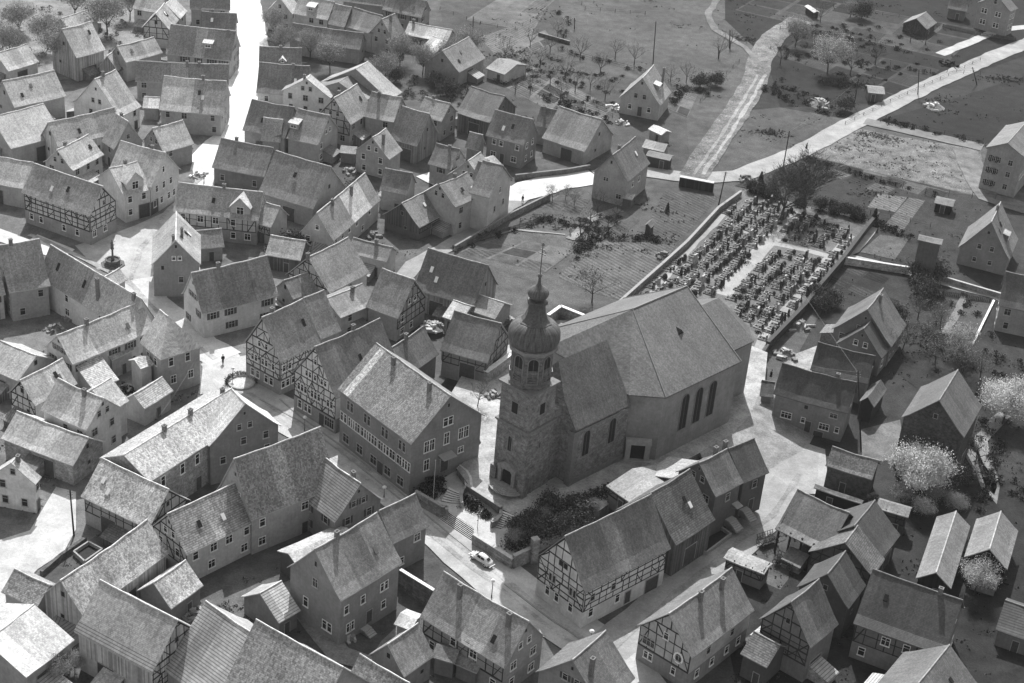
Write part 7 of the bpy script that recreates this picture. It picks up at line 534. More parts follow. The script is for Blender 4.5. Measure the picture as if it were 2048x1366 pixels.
def dormer(root,typ,x,t,L,W,h,H,rmat,wmat,Lr):
    # t: how far down the slope the front stands (0 ridge, 1 eave)
    fy=-W/2*t; zf=h+(H-h)*(1-t)*.98; hw={1:1.1,2:.7,3:1.9}[typ]; hh={1:1.1,2:.9,3:2.4}[typ]
    if typ==3: fy=-W/2*.8; zf=h+(H-h)*.08
    slope=(H-h)/(W/2)
    b=MB(); r=MB()
    if typ==1:
        zt=zf+hh; yb=fy+ (hh+.25)/max(.3,(slope-.25)); yb=min(yb,-.05)
        zb=zt+(yb-fy)*.25
        b.prism([(x-hw,fy,zf-.2),(x-hw,fy,zt),(x-hw,yb,zb),(x-hw,yb,zb-.6)],[(x+hw,fy,zf-.2),(x+hw,fy,zt),(x+hw,yb,zb),(x+hw,yb,zb-.6)])
        r.prism([(x-hw-.2,fy-.25,zt-.02),(x+hw+.2,fy-.25,zt-.02),(x+hw+.2,yb,zb+.04),(x-hw-.2,yb,zb+.04)],[(x-hw-.2,fy-.25,zt+.1),(x+hw+.2,fy-.25,zt+.1),(x+hw+.2,yb,zb+.15),(x-hw-.2,yb,zb+.15)])
    else:
        ze=zf+hh*.75; zr=zf+hh+hw*.75; yb=min(-.02,-W/2*(1-(zr-h)/(H-h)))
        ye=min(-.02,-W/2*(1-(ze-h)/(H-h)))
        b.prism([(x-hw,fy,zf-.3),(x+hw,fy,zf-.3),(x+hw,fy,ze),(x,fy,zr-.12),(x-hw,fy,ze)],[(x-hw,ye,zf-.3),(x+hw,ye,zf-.3),(x+hw,ye,ze),(x,ye,zr-.12),(x-hw,ye,ze)])
        for sg in (-1,1):
            P=[(x+sg*(hw+.25),fy-.3,ze-.2),(x,fy-.3,zr),(x,yb,zr),(x+sg*(hw+.25),ye,ze-.2)]; r.prism([(a_,b_,c_-.1) for a_,b_,c_ in P],P)
    d=b.build('dormer',wmat,root); r.build('dormer_roof',rmat,d)
    fm,pm=win_meshes({1:1.2,2:.5,3:1.3}[typ],{1:.6,2:.5,3:1.5}[typ],'grey'); o=link('dormer_window',fm,d,(x,fy-.01,zf+.2)); 
    me=MB(); me.poly([(-{1:1.2,2:.5,3:1.3}[typ]/2,-.015,0),({1:1.2,2:.5,3:1.3}[typ]/2,-.015,0),({1:1.2,2:.5,3:1.3}[typ]/2,-.015,{1:.6,2:.5,3:1.5}[typ]),(-{1:1.2,2:.5,3:1.3}[typ]/2,-.015,{1:.6,2:.5,3:1.5}[typ])]); 
    o.data=fm.copy(); o.data.materials.clear(); o.data.materials.append(WHITE)
    me.build('dormer_pane',GLASS,d,loc=(x,fy-.01,zf+.2))
OVH=.35
STREET_POLYS=[p for n_,p,_,_ in G_AREAS if n_=='street']; STREET_LINES=[([q[:2] for q in p],w_/2+.4) for n_,p,w_,_,_ in G_RIBBONS]
def inpoly(x,y,P_):
    c=False; j=len(P_)-1
    for i in range(len(P_)):
        xi,yi=P_[i][:2]; xj,yj=P_[j][:2]
        if (yi>y)!=(yj>y) and x<(xj-xi)*(y-yi)/(yj-yi)+xi: c=not c
        j=i
    return c
def onstreet(x,y,mg=0):
    for L_,wd in STREET_LINES:
        for a_,b_ in zip(L_,L_[1:]):
            dx,dy=b_[0]-a_[0],b_[1]-a_[1]; t_=max(0,min(1,((x-a_[0])*dx+(y-a_[1])*dy)/(dx*dx+dy*dy+1e-9)))
            if math.hypot(a_[0]+t_*dx-x,a_[1]+t_*dy-y)<wd+mg: return True
    return any(inpoly(x,y,P_) for P_ in STREET_POLYS)
def annex(root,side,s,span,Li,Wi,h,rs,cx,cy,th):
    # lean-to built against a wall; its roof slopes away from the house
    wd=rs.uniform(2.6,min(5.,span*.6)); dp=rs.uniform(1.8,3.); hh=min(h-.5,rs.uniform(2.2,3.0)); f=SP(side,Li,Wi)
    for q in ((s-wd/2,dp),(s+wd/2,dp),(s,dp+1)):
        lx,ly,_=f(q[0],q[1],0); X=cx+lx*math.cos(th)-ly*math.sin(th); Y=cy+lx*math.sin(th)+ly*math.cos(th)
        if onstreet(X,Y,.6) or inpoly(X,Y,G_PLATEAU) or inpoly(X,Y,G_TERRACE): return
    m=MB(); m.prism([f(s-wd/2,0,-.5),f(s-wd/2,dp,-.5),f(s-wd/2,dp,hh-.9),f(s-wd/2,0,hh)],[f(s+wd/2,0,-.5),f(s+wd/2,dp,-.5),f(s+wd/2,dp,hh-.9),f(s+wd/2,0,hh)])
    a_=m.build('annex',wallmat(rs.choice((.12,.2,.28)),rs.choice('pwb')),root)
    m=MB(); P=[f(s-wd/2-.2,-.02,hh+.08),f(s+wd/2+.2,-.02,hh+.08),f(s+wd/2+.2,dp+.3,hh-.95),f(s-wd/2-.2,dp+.3,hh-.95)]; m.prism(P,[(x,y,z+.1) for x,y,z in P]); m.build('annex_roof',roofmat(rs.choice((.12,.2,.3,.38)),rs.choice(('tile','row','stripe'))),a_)
def house(row):
    id,kind,label,cx,cy,th,L,W,h,H,z0,kw=row
    H=max(H,h+.4); W=abs(W); L=abs(L); g=kw.get
    root=thing(kind,label,kind.replace('_building','').replace('_',' '),(cx,cy,z0),th,g('grp')); sd=sum(map(ord,id))*31; rs=random.Random(sd)
    Li,Wi=L-2*OVH,W-2*OVH; rt_=g('rt',.18); rx_=g('rx','tile'); hip=g('hip',(0,0))
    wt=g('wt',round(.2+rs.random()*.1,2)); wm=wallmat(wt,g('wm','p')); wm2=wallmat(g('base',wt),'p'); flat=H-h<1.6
    # walls
    m=MB(); hb=min(h*.48,2.9) if 'base' in kw or 'tf' in kw else 0
    zt=h+.05; pk=H-.22; P=lambda x,y,z:(x,y,z); a,b=Li/2,Wi/2; ze=h+(H-h)*(OVH*.22/.22)/(W/2)*.28 if not flat else h
    kq={0:.22,1:.15,2:.19}[g('kick',2)]; zi=lambda y: h+(H-h)*((1-abs(y)/(W/2))/(.22)*kq if abs(y)/(W/2)>.78 else kq+(.78-abs(y)/(W/2))/.78*(1-kq))-.17
    ys=[-b,-.78*W/2,0,.78*W/2,b]; ys=[y for y in ys if abs(y)<=b]
    for sg in (-1,1):
        hp=hip[0] if sg<0 else hip[1]
        x=sg*a
        if hp: m.poly([P(x,-b,hb),P(x,b,hb),P(x,b,h-.1),P(x,-b,h-.1)])
        else: m.poly([P(x,-b,hb),P(x,b,hb)]+[P(x,y,zi(y)) for y in sorted(ys,reverse=True)])
        if hb: m.poly([P(x,-b,-.8),P(x,b,-.8),P(x,b,hb),P(x,-b,hb)],1)
        y=sg*b; zz=zi(b) if not hip[0]+hip[1] else h-.1; m.poly([P(-a,y,hb),P(a,y,hb),P(a,y,zz),P(-a,y,zz)])
        if hb: m.poly([P(-a,y,-.8),P(a,y,-.8),P(a,y,hb),P(-a,y,hb)],1)
        if not hb: 
            m.poly([P(x,-b,-.8),P(x,b,-.8),P(x,b,0),P(x,-b,0)]); m.poly([P(-a,y,-.8),P(a,y,-.8),P(a,y,0),P(-a,y,0)])
    openr=g('openr')
    if openr:
        m=MB(); m.box(-a,a,b-.15,b,0,zi(b)); m.box(a-.15,a,-b,b-.15,0,h)
        for k in range(5): x=-a+.15+(2*a-.3)*k/4; m.box(x-.13,x+.13,-b,-b+.26,0,h+.2)
        m.box(-a,a,-b,-b+.2,h-.3,h+.0)
        for sg in (-1,): m.poly([P(-a,-b,h-.3),P(-a,b,h-.3),P(-a,b,zi(b)),P(-a,0,zi(0)),P(-a,-b,zi(b))])
    m.build('wall',[wm,wm2],root)
    # roof
    p=g('patch')
    if not p and rs.random()<.6:
        c0=rs.uniform(0,.7); p=(c0,c0+rs.uniform(.12,.5),round(max(.05,min(.6,rt_*rs.choice((.72,.8,1.25,1.45)))),2))
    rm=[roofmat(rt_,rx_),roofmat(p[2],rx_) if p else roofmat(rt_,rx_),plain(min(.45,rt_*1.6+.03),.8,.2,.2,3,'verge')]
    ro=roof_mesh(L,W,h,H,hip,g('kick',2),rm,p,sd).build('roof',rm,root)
    if g('stripe'):
        s2=MB(); t0=1-(1-g('stripe')); y0=-W/2*g('stripe'); 
        kz=lambda t: h+(H-h)*((1-t)/.22*.19 if t>.78 else .19+(.78-t)/.78*.81)+.06
        s2.prism([(-L/2-.02,-W/2-.05,kz(1)-.02),(L/2+.02,-W/2-.05,kz(1)-.02),(L/2+.02,-.78*W/2,kz(.78)),(-L/2-.02,-.78*W/2,kz(.78))],[(-L/2-.02,-W/2-.05,kz(1)+.04),(L/2+.02,-W/2-.05,kz(1)+.04),(L/2+.02,-.78*W/2,kz(.78)+.06),(-L/2-.02,-.78*W/2,kz(.78)+.06)])
        s2.build('roof_strip',roofmat(.26,'stripe'),ro)
    rc=MB(); rr=.12 if not flat else .05
    n=max(2,int(L/1.2)); hx0=-L/2+hip[0]; hx1=L/2-hip[1]
    am=random.Random(sd).uniform(.06,.26) if L>6 else .06
    if not flat:
        for k in range(n):
            x0=hx0+(hx1-hx0)*k/n; x1=hx0+(hx1-hx0)*(k+1)/n; ph=random.Random(sd); ph.random(); ph=ph.uniform(0,6); N_=max(3,int(L/1.3)); q0=k/n; q1=(k+1)/n; s0=-am*math.sin(PI*q0)*(1+.4*math.sin(ph+q0*N_*1.7)); s1=-am*math.sin(PI*q1)*(1+.4*math.sin(ph+q1*N_*1.7))
            rc.tube((x0,0,H+s0-.02),(x1,0,H+s1-.02),rr,rr,6)
        rc.build('ridge_tiles',plain(min(.6,rt_*1.9+.06),.8,.2,.35,1.5,'ridge'),ro)
    chs=list(g('ch',())) or ([(rs.uniform(.2,.8),rs.choice((0,.06,-.06)))] if kind=='house' and rs.random()<.75 else [])
    if L>8 and H-h>3 and rs.random()<.6:
        for q_ in range(rs.choice((1,1,2))):
            x=rs.uniform(-.35,.35)*L; t_=rs.uniform(.3,.65); y=-W/2*t_; kz_=kq+(.78-t_)/.78*(1-kq); z=h+(H-h)*kz_; sl=(H-h)*(1-kq)/(.78*W/2); dy=.33
            lt=MB(); lt.prism([(x-.3,y-dy,z-sl*dy+.0),(x+.3,y-dy,z-sl*dy),(x+.3,y+dy,z+sl*dy),(x-.3,y+dy,z+sl*dy)],[(x-.3,y-dy,z-sl*dy+.13),(x+.3,y-dy,z-sl*dy+.13),(x+.3,y+dy,z+sl*dy+.13),(x-.3,y+dy,z+sl*dy+.13)]); lt.build('roof_hatch',[DARK,WHITE,METAL][rs.randrange(3)],ro)
    for c in chs:
        x=-L/2+L*c[0]; y=-c[1]*W/2*2; zr=h+(H-h)*(1-abs(y)/(W/2)); chimney(ro,x,y,zr-.8,max(zr+.8,H+.5),.5,.6)
    for d in g('dorm',()):
        dormer(root,d[2],-L/2+L*d[0],d[1]+.15,L,W,h,H,roofmat(min(.5,rt_*1.8) if d[2]!=2 else .6,'tile'),wallmat(wt,'p'),L)
    for k,sd_ in enumerate(g('tf','').split()):
        side={'r0':'r','r1':'r'}.get(sd_,sd_); timber(side,Li,Wi,h+.15,H,hb if hb else .2,sd+k,fan=g('fan',False)).build('timber_frame',TIMBER,root)
    for nm in ('canopy','stoop'):
        if nm in kw:
            side,s_,*q_=kw[nm]; span=Li if side in 'rl' else Wi; s_=(s_-.5)*span; m=MB()
            if nm=='canopy':
                z_,wd,dp=q_; m.prism([(-wd/2,0,0),(wd/2,0,0),(wd/2,-dp,-.3),(-wd/2,-dp,-.3)],[(-wd/2,0,.12),(wd/2,0,.12),(wd/2,-dp,-.18),(-wd/2,-dp,-.18)])
                for sg in (-1,1): m.tube((sg*wd*.45,0,-.7),(sg*wd*.45,-dp*.9,-.28),.03,n=4)
            else:
                wd,n_=q_; z_=0
                for k in range(n_): m.box(-wd/2,wd/2,-.32*(n_-k)-.6,0,-.2,.17*(k+1))
            loc={'r':(s_,-Wi/2,z_),'l':(s_,Wi/2,z_),'e0':(-Li/2,s_,z_),'e1':(Li/2,s_,z_)}[side]
            m.build({'canopy':'canopy','stoop':'outside_steps'}[nm],plain(.35,.7,.3,.1,2,'canopy'),root,loc=loc,rz=ROT[side])
    if 'ring' in kw:
        side,s_,z_,r_=kw['ring']; f_=SP(side,Li,Wi); s_=(s_-.5)*(Li if side in 'rl' else Wi); m=MB(); rs_=r_*.72
        for k in range(20):
            a0=2*PI*k/20;a1=2*PI*(k+1)/20; q=[(s_+rr*math.cos(aa),z_+rr*1.15*math.sin(aa)) for rr,aa in((rs_,a0),(r_,a0),(r_,a1),(rs_,a1))]; m.prism([f_(x,.0,z) for x,z in q],[f_(x,.12,z) for x,z in q])
        m.build('round_sign_ring',plain(.8,.6,.3,.05,3,'enamel'),root)
    # openings
    if 'win' in kw:
        for (side,s,z,wd,ht,st) in kw['win']:
            span=Li if side in 'rl' else Wi; put_window(root,side,(s-.5)*span,z,wd,ht,st,Li,Wi)
        return root
    ra=random.Random(sd+5)
    if kind!='shed' and L>7:
        for side in ('e0','e1','l','r'):
            if ra.random()<(.45 if side[0]=='e' else .3) and h>3.6: sp_=Li if side in 'rl' else Wi; annex(root,side,ra.uniform(-.15,.15)*sp_,sp_,Li,Wi,h,ra,cx,cy,th)
    isb=kind in('barn','shed'); nst=max(1,int(round((h-.3)/2.7))); sh=h/nst; bright=g('ws',rs.choice(['white','grey','grey','shut']))
    for side in ('r','l','e0','e1'):
        span=Li if side in 'rl' else Wi
        if isb:
            if kind=='shed':
                if side=='r' and span>3 and h>2: put_window(root,side,rs.uniform(-.2,.2)*span,0.05,.9,1.9,'door',Li,Wi)
                continue
            if openr: continue
            if side=='r' and h>3.2 and span>6: put_window(root,side,rs.uniform(-.15,.15)*span,.03,2.8,min(3,h-.9),'door',Li,Wi,'barn_door')
            elif h>2.5: put_window(root,side,rs.uniform(-.25,.25)*span,h*.5,.6,.6,'hole',Li,Wi)
            if side[0]=='e' and H-h>2.5: put_window(root,side,0,h+(H-h)*.3,.6,.8,'hole',Li,Wi)
            continue
        n=max(1,int(span/2.9)); 
        for k in range(nst):
            for i in range(n):
                s=-span/2+span*(i+.5)/n+rs.uniform(-.25,.25)
                if rs.random()<.3: continue
                if k==0 and side=='r' and i==n//2: put_window(root,side,s,.1,1.,2.,'door',Li,Wi); continue
                put_window(root,side,s,k*sh+sh*.36,rs.choice((.85,.85,1.1)),min(1.25,sh*.48),bright,Li,Wi)
        if side[0]=='e' and H-h>2.6 and not (hip[0] if side=='e0' else hip[1]):
            if W>7.5:
                for s in (-.9,.9): put_window(root,side,s,h+(H-h)*.2,.7,.95,bright,Li,Wi)
                put_window(root,side,0,h+(H-h)*.62,.35,.5,'hole',Li,Wi)
            else: put_window(root,side,0,h+(H-h)*.28,.7,.9,bright,Li,Wi)
    return root
for row in HOUSES: house(row)
# ---------------------------------------------------------------- church
Z3=2.4
ch=thing('church','great stone church with a domed west tower and a huge slate nave','church',(6.19,217.78,Z3),.812,None)
CW=wallmat(.18,'b'); CP=wallmat(.24,'p'); SL=roofmat(.11,'tile'); SLD=roofmat(.09,'tile'); COR=plain(.17,.85,.2,.2,2,'cornice')
def gable_walls(m,x0,x1,W,h,H,inset=.4,ends=(1,1)):
    b=W/2-inset
    for y in (-b,b): m.poly([(x0,y,-.6),(x1,y,-.6),(x1,y,h),(x0,y,h)])
    for k,x in enumerate((x0,x1)):
        if ends[k]: m.poly([(x,-b,-.6),(x,b,-.6),(x,b,h),(x,0,H-.3-(H-h)*0),(x,-b,h)])
def c_roof(m,P,tk=.22): m.prism([(x,y,z-tk) for x,y,z in P],P)
# low nave (joins the tower)
A0,A1,W1,h1,H1=0.0,12.5,13.0,10.4,19.1
m=MB(); gable_walls(m,A0+.3,A1,W1,h1-.1,H1-1,ends=(0,0)); b=W1/2-.4
m.poly([(A0+.3,-b,-.6),(A0+.3,b,-.6),(A0+.3,b,h1-.1),(A0+.3,2.2,h1+5),(A0+.3,-2.2,h1+5),(A0+.3,-b,h1-.1)])
m.poly([(A1,-b,-.6),(A1,b,-.6),(A1,b,h1-.1),(A1,0,H1-.5),(A1,-b,h1-.1)]); m.box(-2.6,.6,-3.2,2.6,-.8,13.); m.build('nave_wall',CW,ch)
m=MB(); e=W1/2; zc=h1+(H1-h1)*.45; yc=e*.55
c_roof(m,[(A0,-e,h1),(A1,-e,h1),(A1,-e*.8,h1+(H1-h1)*.19),(A0,-e*.8,h1+(H1-h1)*.19)])
c_roof(m,[(A1,e,h1),(A0,e,h1),(A0,e*.8,h1+(H1-h1)*.19),(A1,e*.8,h1+(H1-h1)*.19)])
c_roof(m,[(A0,-e*.8,h1+(H1-h1)*.19),(A1,-e*.8,h1+(H1-h1)*.19),(A1,0,H1),(A0+1.6,0,H1),(A0,-yc,zc)])
c_roof(m,[(A1,e*.8,h1+(H1-h1)*.19),(A0,e*.8,h1+(H1-h1)*.19),(A0,yc,zc),(A0+1.6,0,H1),(A1,0,H1)])
c_roof(m,[(A0,yc,zc),(A0,-yc,zc),(A0+1.6,0,H1)])
m.build('nave_roof',SL,ch)
m=MB(); m.box(A0-.15,A1,-e+.25,-e+.75,-.6,1.0); m.box(A0-.1,A0+.8,-e+.15,-e+1.2,-.6,h1-.6); m.box(A0-.1,A1-.2,-e+.05,-e+.6,h1-.75,h1-.45); m.build('nave_plinth',COR,ch)
def churchwin(parent,loc,rz,wd,ht,nm='window'):
    fm,pm=win_meshes(wd,ht,'arch'); o=link(nm,fm,parent,loc,rz); link('window_pane',pm,o); return o
for s in (.25,.72): churchwin(ch,(A0+(A1-A0)*s,-W1/2+.4,4.5),0,1.45,4.5)
for s in (.25,.5,.75): churchwin(ch,(A0+(A1-A0)*s,W1/2-.4,5.2),PI,1.15,4.3)
# big eastern body, chamfered towards the tower
bb=thing('choir_body',None,None,(0,0,0),0); bb.parent=ch
bb.location=(0,3.25,0)
B0_,B1_,W2,h2,H2,bi,cc_=12.4,35.0,26.4,11.9,20.1,9.4,4.1
e=W2/2-.4
m=MB(); plan=[(B0_+cc_,-e),(B1_,-e),(B1_,e),(B0_+cc_,e),(B0_+.4,e-cc_),(B0_+.4,-e+cc_)]
for (x0,y0),(x1,y1) in zip(plan,plan[1:]+plan[:1]):
    if (x0,x1)==(B1_,B1_): m.poly([(x0,y0,-.6),(x1,y1,-.6),(x1,y1,h2-.1),(x1,0,H2-.35),(x0,y0,h2-.1)])
    else: m.poly([(x0,y0,-.6),(x1,y1,-.6),(x1,y1,h2),(x0,y0,h2)])
m.build('body_wall',CP,bb)
m=MB(); E=W2/2
for sg in (-1,1):
    fl=0.12
    c_roof(m,[(B0_+cc_,sg*E,h2),(B1_+.2,sg*E,h2),(B1_+.2,0,H2),(B0_+bi,0,H2)])
    c_roof(m,[(B0_,sg*(E-cc_),h2),(B0_+cc_,sg*E,h2),(B0_+bi,0,H2)])
c_roof(m,[(B0_,-(E-cc_),h2),(B0_+bi,0,H2),(B0_,(E-cc_),h2)])
r_=m.build('body_roof',SL,bb)
m=MB(); m.tube((B0_+bi,0,H2),(B1_+.2,0,H2),.16); 
for sg in (-1,1): m.tube((B0_+bi,0,H2),(B0_+cc_,sg*E,h2+.05),.1); m.tube((B1_+.2,0,H2),(B1_+.2,sg*E,h2+.02),.12)
m.build('ridge',plain(.2,.7,.3,.2,2,'lead'),r_)
m=MB(); xd=27.5; yd=-E*.42; zd=h2+(H2-h2)*.58; m.prism([(xd-.7,yd-.5,zd-.35),(xd+.7,yd-.5,zd-.35),(xd,yd-.5,zd+.45)],[(xd-.1,yd+1.,zd+.35),(xd+.1,yd+1.,zd+.35),(xd,yd+1.,zd+.5)]); m.build('roof_light',DARK,r_)
for s in (.31,.495,.68): churchwin(bb,(B0_+cc_+(B1_-B0_-cc_)*s,-e,3.6),0,1.75,6.6)
for s in (.25,.5,.75): churchwin(bb,(B0_+cc_+(B1_-B0_-cc_)*s,e,3.6),PI,1.35,6.3)
m=MB()
pc=Vector((B0_+cc_/2-.1,-e+cc_/2-.1,0)); q=Vector((1,-1,0)).normalized(); nn=Vector((-1,-1,0)).normalized(); 
def PB(s0,s1,o0,o1,z0,z1,mm): 
    c=[pc+q*s+nn*o for s,o in((s0,o0),(s1,o0),(s1,o1),(s0,o1))]; mm.prism([(v.x,v.y,z0) for v in c],[(v.x,v.y,z1) for v in c])
PB(-2.05,-1.25,-.1,.7,-.2,3.1,m); PB(1.05,1.85,-.1,.7,-.2,3.1,m); PB(-2.15,1.95,-.1,.9,3.1,3.95,m); PB(-2.2,2.,-.1,1.1,-.5,.12,m)
pt=m.build('portal',plain(.36,.8,.2,.15,2,'sandstone'),bb); m=MB(); PB(-1.25,1.05,.02,.08,.1,3.15,m); m.build('portal_door',DARK,pt)
# choir
C1,W3,h3,H3,CE=44.6,17.2,10.4,14.9,47.6
m=MB(); e3=W3/2-.3; plan=[(B1_,-e3),(CE-3,-e3),(CE,-e3+4),(CE,e3-4),(CE-3,e3),(B1_,e3)]
for (x0,y0),(x1,y1) in zip(plan,plan[1:]): m.poly([(x0,y0,-2.5),(x1,y1,-2.5),(x1,y1,h3),(x0,y0,h3)])
m.build('choir_wall',CP,bb)
m=MB(); E3=W3/2; pl=[(B1_+.2,-E3),(CE-3,-E3),(CE+.3,-E3+4),(CE+.3,E3-4),(CE-3,E3),(B1_+.2,E3)]
c_roof(m,[(B1_+.2,-E3,h3),(CE-3,-E3,h3),(C1,0,H3),(B1_+.2,0,H3)]); c_roof(m,[(CE-3,E3,h3),(B1_+.2,E3,h3),(B1_+.2,0,H3),(C1,0,H3)])
for a_,b_ in ((1,2),(2,3),(3,4)): c_roof(m,[(*pl[a_],h3),(*pl[b_],h3),(C1,0,H3)])
m.build('choir_roof',SLD,bb); churchwin(bb,(B1_+4.5,-e3,4.),0,1.3,4.6)
# tower
tw=thing('tower',None,None,(0,0,.6),.078); tw.parent=ch; tw.location=(-5.1,-.67,.6)
TS=6.1; cx=0.; T=TS/2
m=MB(); m.box(cx-T,cx+T,-T,T,-1.4,11.0); m.box(cx-T-.35,cx-T+.8,-T-.35,-T+.8,-1.4,2.6); m.box(cx-T-.35,cx-T+.8,T-.8,T+.35,-1.4,2.6); m.box(cx-T+.12,cx+T-.12,-T+.12,T-.12,11.,17.6); m.build('tower_wall',CW,tw)
m=MB()
for z,x in ((10.9,.3),(17.55,.28)):
    m.box(cx-T-x,cx+T+x,-T-x,T+x,z,z+.28); m.box(cx-T-x*.5,cx+T+x*.5,-T-x*.5,T+x*.5,z-.22,z)
m.build('cornice',COR,tw)
m=MB(); m.lathe([(3.2,17.8),(3.15,23.6)],8,(cx,0),PI/8); m.build('belfry_wall',wallmat(.13,'b'),tw)
m=MB(); m.lathe([(3.35,23.5),(3.75,23.8),(3.9,24.2),(3.9,24.4),(3.4,24.5)],8,(cx,0),PI/8); m.build('belfry_cornice',plain(.22,.8,.2,.25,2,'cornice light'),tw)
for k in range(8):
    a_=k*PI/4; rr_=3.15*math.cos(PI/8); x=cx+rr_*math.cos(a_); y=rr_*math.sin(a_); o=churchwin(tw,(x,y,18.9),a_+PI/2,1.45,4.2,'belfry_opening')
    m=MB(); 
    for z in (0.1,.5,.9): m.box(-.75,.75,-.32,-.24,z,z+.09)
    m.box(-.75,-.68,-.32,-.1,0,1.0); m.box(.68,.75,-.32,-.1,0,1.0); m.tube((-.7,-.28,.1),(.7,-.28,.95),.04,.04,4); m.build('railing',METAL,o)
DOME=None
def domemat():
    m,n,b=newmat('dome slate',.5,.3); co,cr,sp=coords(n)
    at=n.nodes.new('ShaderNodeMath'); at.operation='ARCTAN2'; n.links.new(sp.outputs[1],at.inputs[0]); n.links.new(sp.outputs[0],at.inputs[1])
    s=math_(n,'MULTIPLY',at.outputs[0],11.); c=n.nodes.new('ShaderNodeCombineXYZ'); n.links.new(s,c.inputs[0]); n.links.new(math_(n,'MULTIPLY',sp.outputs[2],.5),c.inputs[1])
    st=noise(n,c.outputs[0],1,4,.7); fine=noise(n,co,5,3,.6)
    fz=math_(n,'FRACT',math_(n,'DIVIDE',sp.outputs[2],.3))
    setcol(n,b,math_(n,'MULTIPLY',math_(n,'MULTIPLY',ramp(n,st,.3,.7,.025,.15),ramp(n,fine,.3,.7,.8,1.2)),ramp(n,fz,0,.15,.75,1)),fine,.3,.05); return m
DM=domemat(); do=[(3.45,0),(3.75,.4),(3.92,1.1),(3.88,1.8),(3.65,2.5),(3.2,3.05),(2.6,3.45),(2.2,3.6)]
d=link('dome',None,tw,(cx,0,25.0))
m=MB(); m.lathe(do,24,mi=0); me=m.mesh('dome',DM,True); d2=d; bpy.data.objects.remove(d); d=link('dome',me,tw,(cx,0,24.45))
m=MB(); m.lathe([(2.5,27.95),(2.5,28.08),(2.25,28.2),(1.75,28.85),(1.42,29.7),(1.28,30.8),(1.3,31.0),(1.55,31.05),(1.6,31.2),(1.6,31.45),(1.5,31.55),(.95,31.6)],8,(cx,0),PI/8); m.build('lantern_neck',SLD,tw)
m=MB(); m.lathe([(.8,-.25),(.95,-.05),(1.4,.3),(1.6,.8),(1.5,1.25),(1.1,1.65),(.55,1.95),(.28,2.4),(.17,3.4)],20); link('small_onion',m.mesh('small_onion',DM,True),tw,(cx,0,31.8))
m=MB(); m.lathe([(.05,35.1),(.3,35.25),(.36,35.5),(.3,35.75),(.05,35.9)],10,(cx,0)); m.tube((cx,0,35.4),(cx,0,40.4),.09,.07); m.tube((cx,-.7,39.0),(cx,.7,39.0),.08); m.tube((cx,-.4,39.7),(cx,.4,39.7),.07); m.lathe([(.05,40.2),(.35,40.4),(.05,40.8)],6,(cx,0)); m.build('tower_cross',METAL,tw)
# tower openings and the west portal
churchwin(tw,(cx-T,0.2,6.4),-PI/2,.7,2.6); churchwin(tw,(cx,-T,7.2),0,.35,1.0)
put_ = win_meshes(1.2,1.9,'hole'); o=link('window',put_[0],tw,(cx-T+.12,0,13.2),-PI/2); link('window_pane',put_[1],o)
o=link('window',put_[0],tw,(cx,-T+.12,13.2),0); link('window_pane',put_[1],o)
m=MB(); x=cx-T
m.box(x-.5,x,-1.65,1.65,-1.,-.55); m.box(x-.5,x,-1.65,-1.05,0,3.3); m.box(x-.5,x,1.05,1.65,0,3.3); m.box(x-.65,x,-1.8,1.8,3.3,3.65); m.prism([(x-.6,-1.7,3.65),(x-.6,1.7,3.65),(x-.6,.5,4.5),(x-.6,-.5,4.5)],[(x,-1.7,3.65),(x,1.7,3.65),(x,.5,4.5),(x,-.5,4.5)])
for k in range(6):
    a0=PI*k/6; a1=PI*(k+1)/6; m.prism([(x-.35,1.05*math.cos(a0),2.2+1.05*math.sin(a0)),(x-.35,1.05*math.cos(a1),2.2+1.05*math.sin(a1)),(x-.35,1.1*math.cos(a1),3.3),(x-.35,1.1*math.cos(a0),3.3)],[(x,1.05*math.cos(a0),2.2+1.05*math.sin(a0)),(x,1.05*math.cos(a1),2.2+1.05*math.sin(a1)),(x,1.1*math.cos(a1),3.3),(x,1.1*math.cos(a0),3.3)])
pt=m.build('west_portal',plain(.24,.8,.2,.25,2,'portal stone'),tw); m=MB(); m.box(x-.1,x-.02,-1.05,1.05,0,3.3); m.build('portal_door',DARK,pt)
m=MB()
for k in range(4): 
    r0=1.6+.38*(3-k); m.prism([(x-.1,-r0-.4,.0+.13*k)]+[(x-.1-r0*math.sin(PI*i/8)*.9,-(r0+.4)*math.cos(PI*i/8),.0+.13*k) for i in range(1,8)]+[(x-.1,r0+.4,.13*k)],[(x-.1,-r0-.4,.13*(k+1))]+[(x-.1-r0*math.sin(PI*i/8)*.9,-(r0+.4)*math.cos(PI*i/8),.13*(k+1)) for i in range(1,8)]+[(x-.1,r0+.4,.13*(k+1))])
m.build('portal_steps',plain(.3,.9,.2,.2,2,'step stone'),tw)
# ---------------------------------------------------------------- churchyard terraces and the cemetery
GM=lambda n,t,k='dirt': groundmat(n,t,k)
def plateau(name,pts,z,mat_top,mat_side,zb=-1.0):
    m=MB(); m.poly([(x,y,z) for x,y in pts],0)
    n=len(pts)
    for k in range(n): (x0,y0),(x1,y1)=pts[k],pts[(k+1)%n]; m.poly([(x0,y0,zb),(x1,y1,zb),(x1,y1,z),(x0,y0,z)],1)
    o=m.build(name,[mat_top,mat_side]); o['kind']='structure'; return o
plateau('churchyard',G_PLATEAU,2.4,GM('churchyard',.36,'dirt'),wallmat(.16,'b'))
plateau('terrace',G_TERRACE,1.3,GM('terrace',.5,'street'),wallmat(.2,'b'))
plateau('cemetery_ground',G_CEM,1.2,GM('cemetery',.13,'grass'),wallmat(.2,'b'))
m=MB(); 
for q_ in G_RAMP: m.poly(q_)
o=m.build('ramp',GM('ramp',.3,'dirt')); o['kind']='structure'
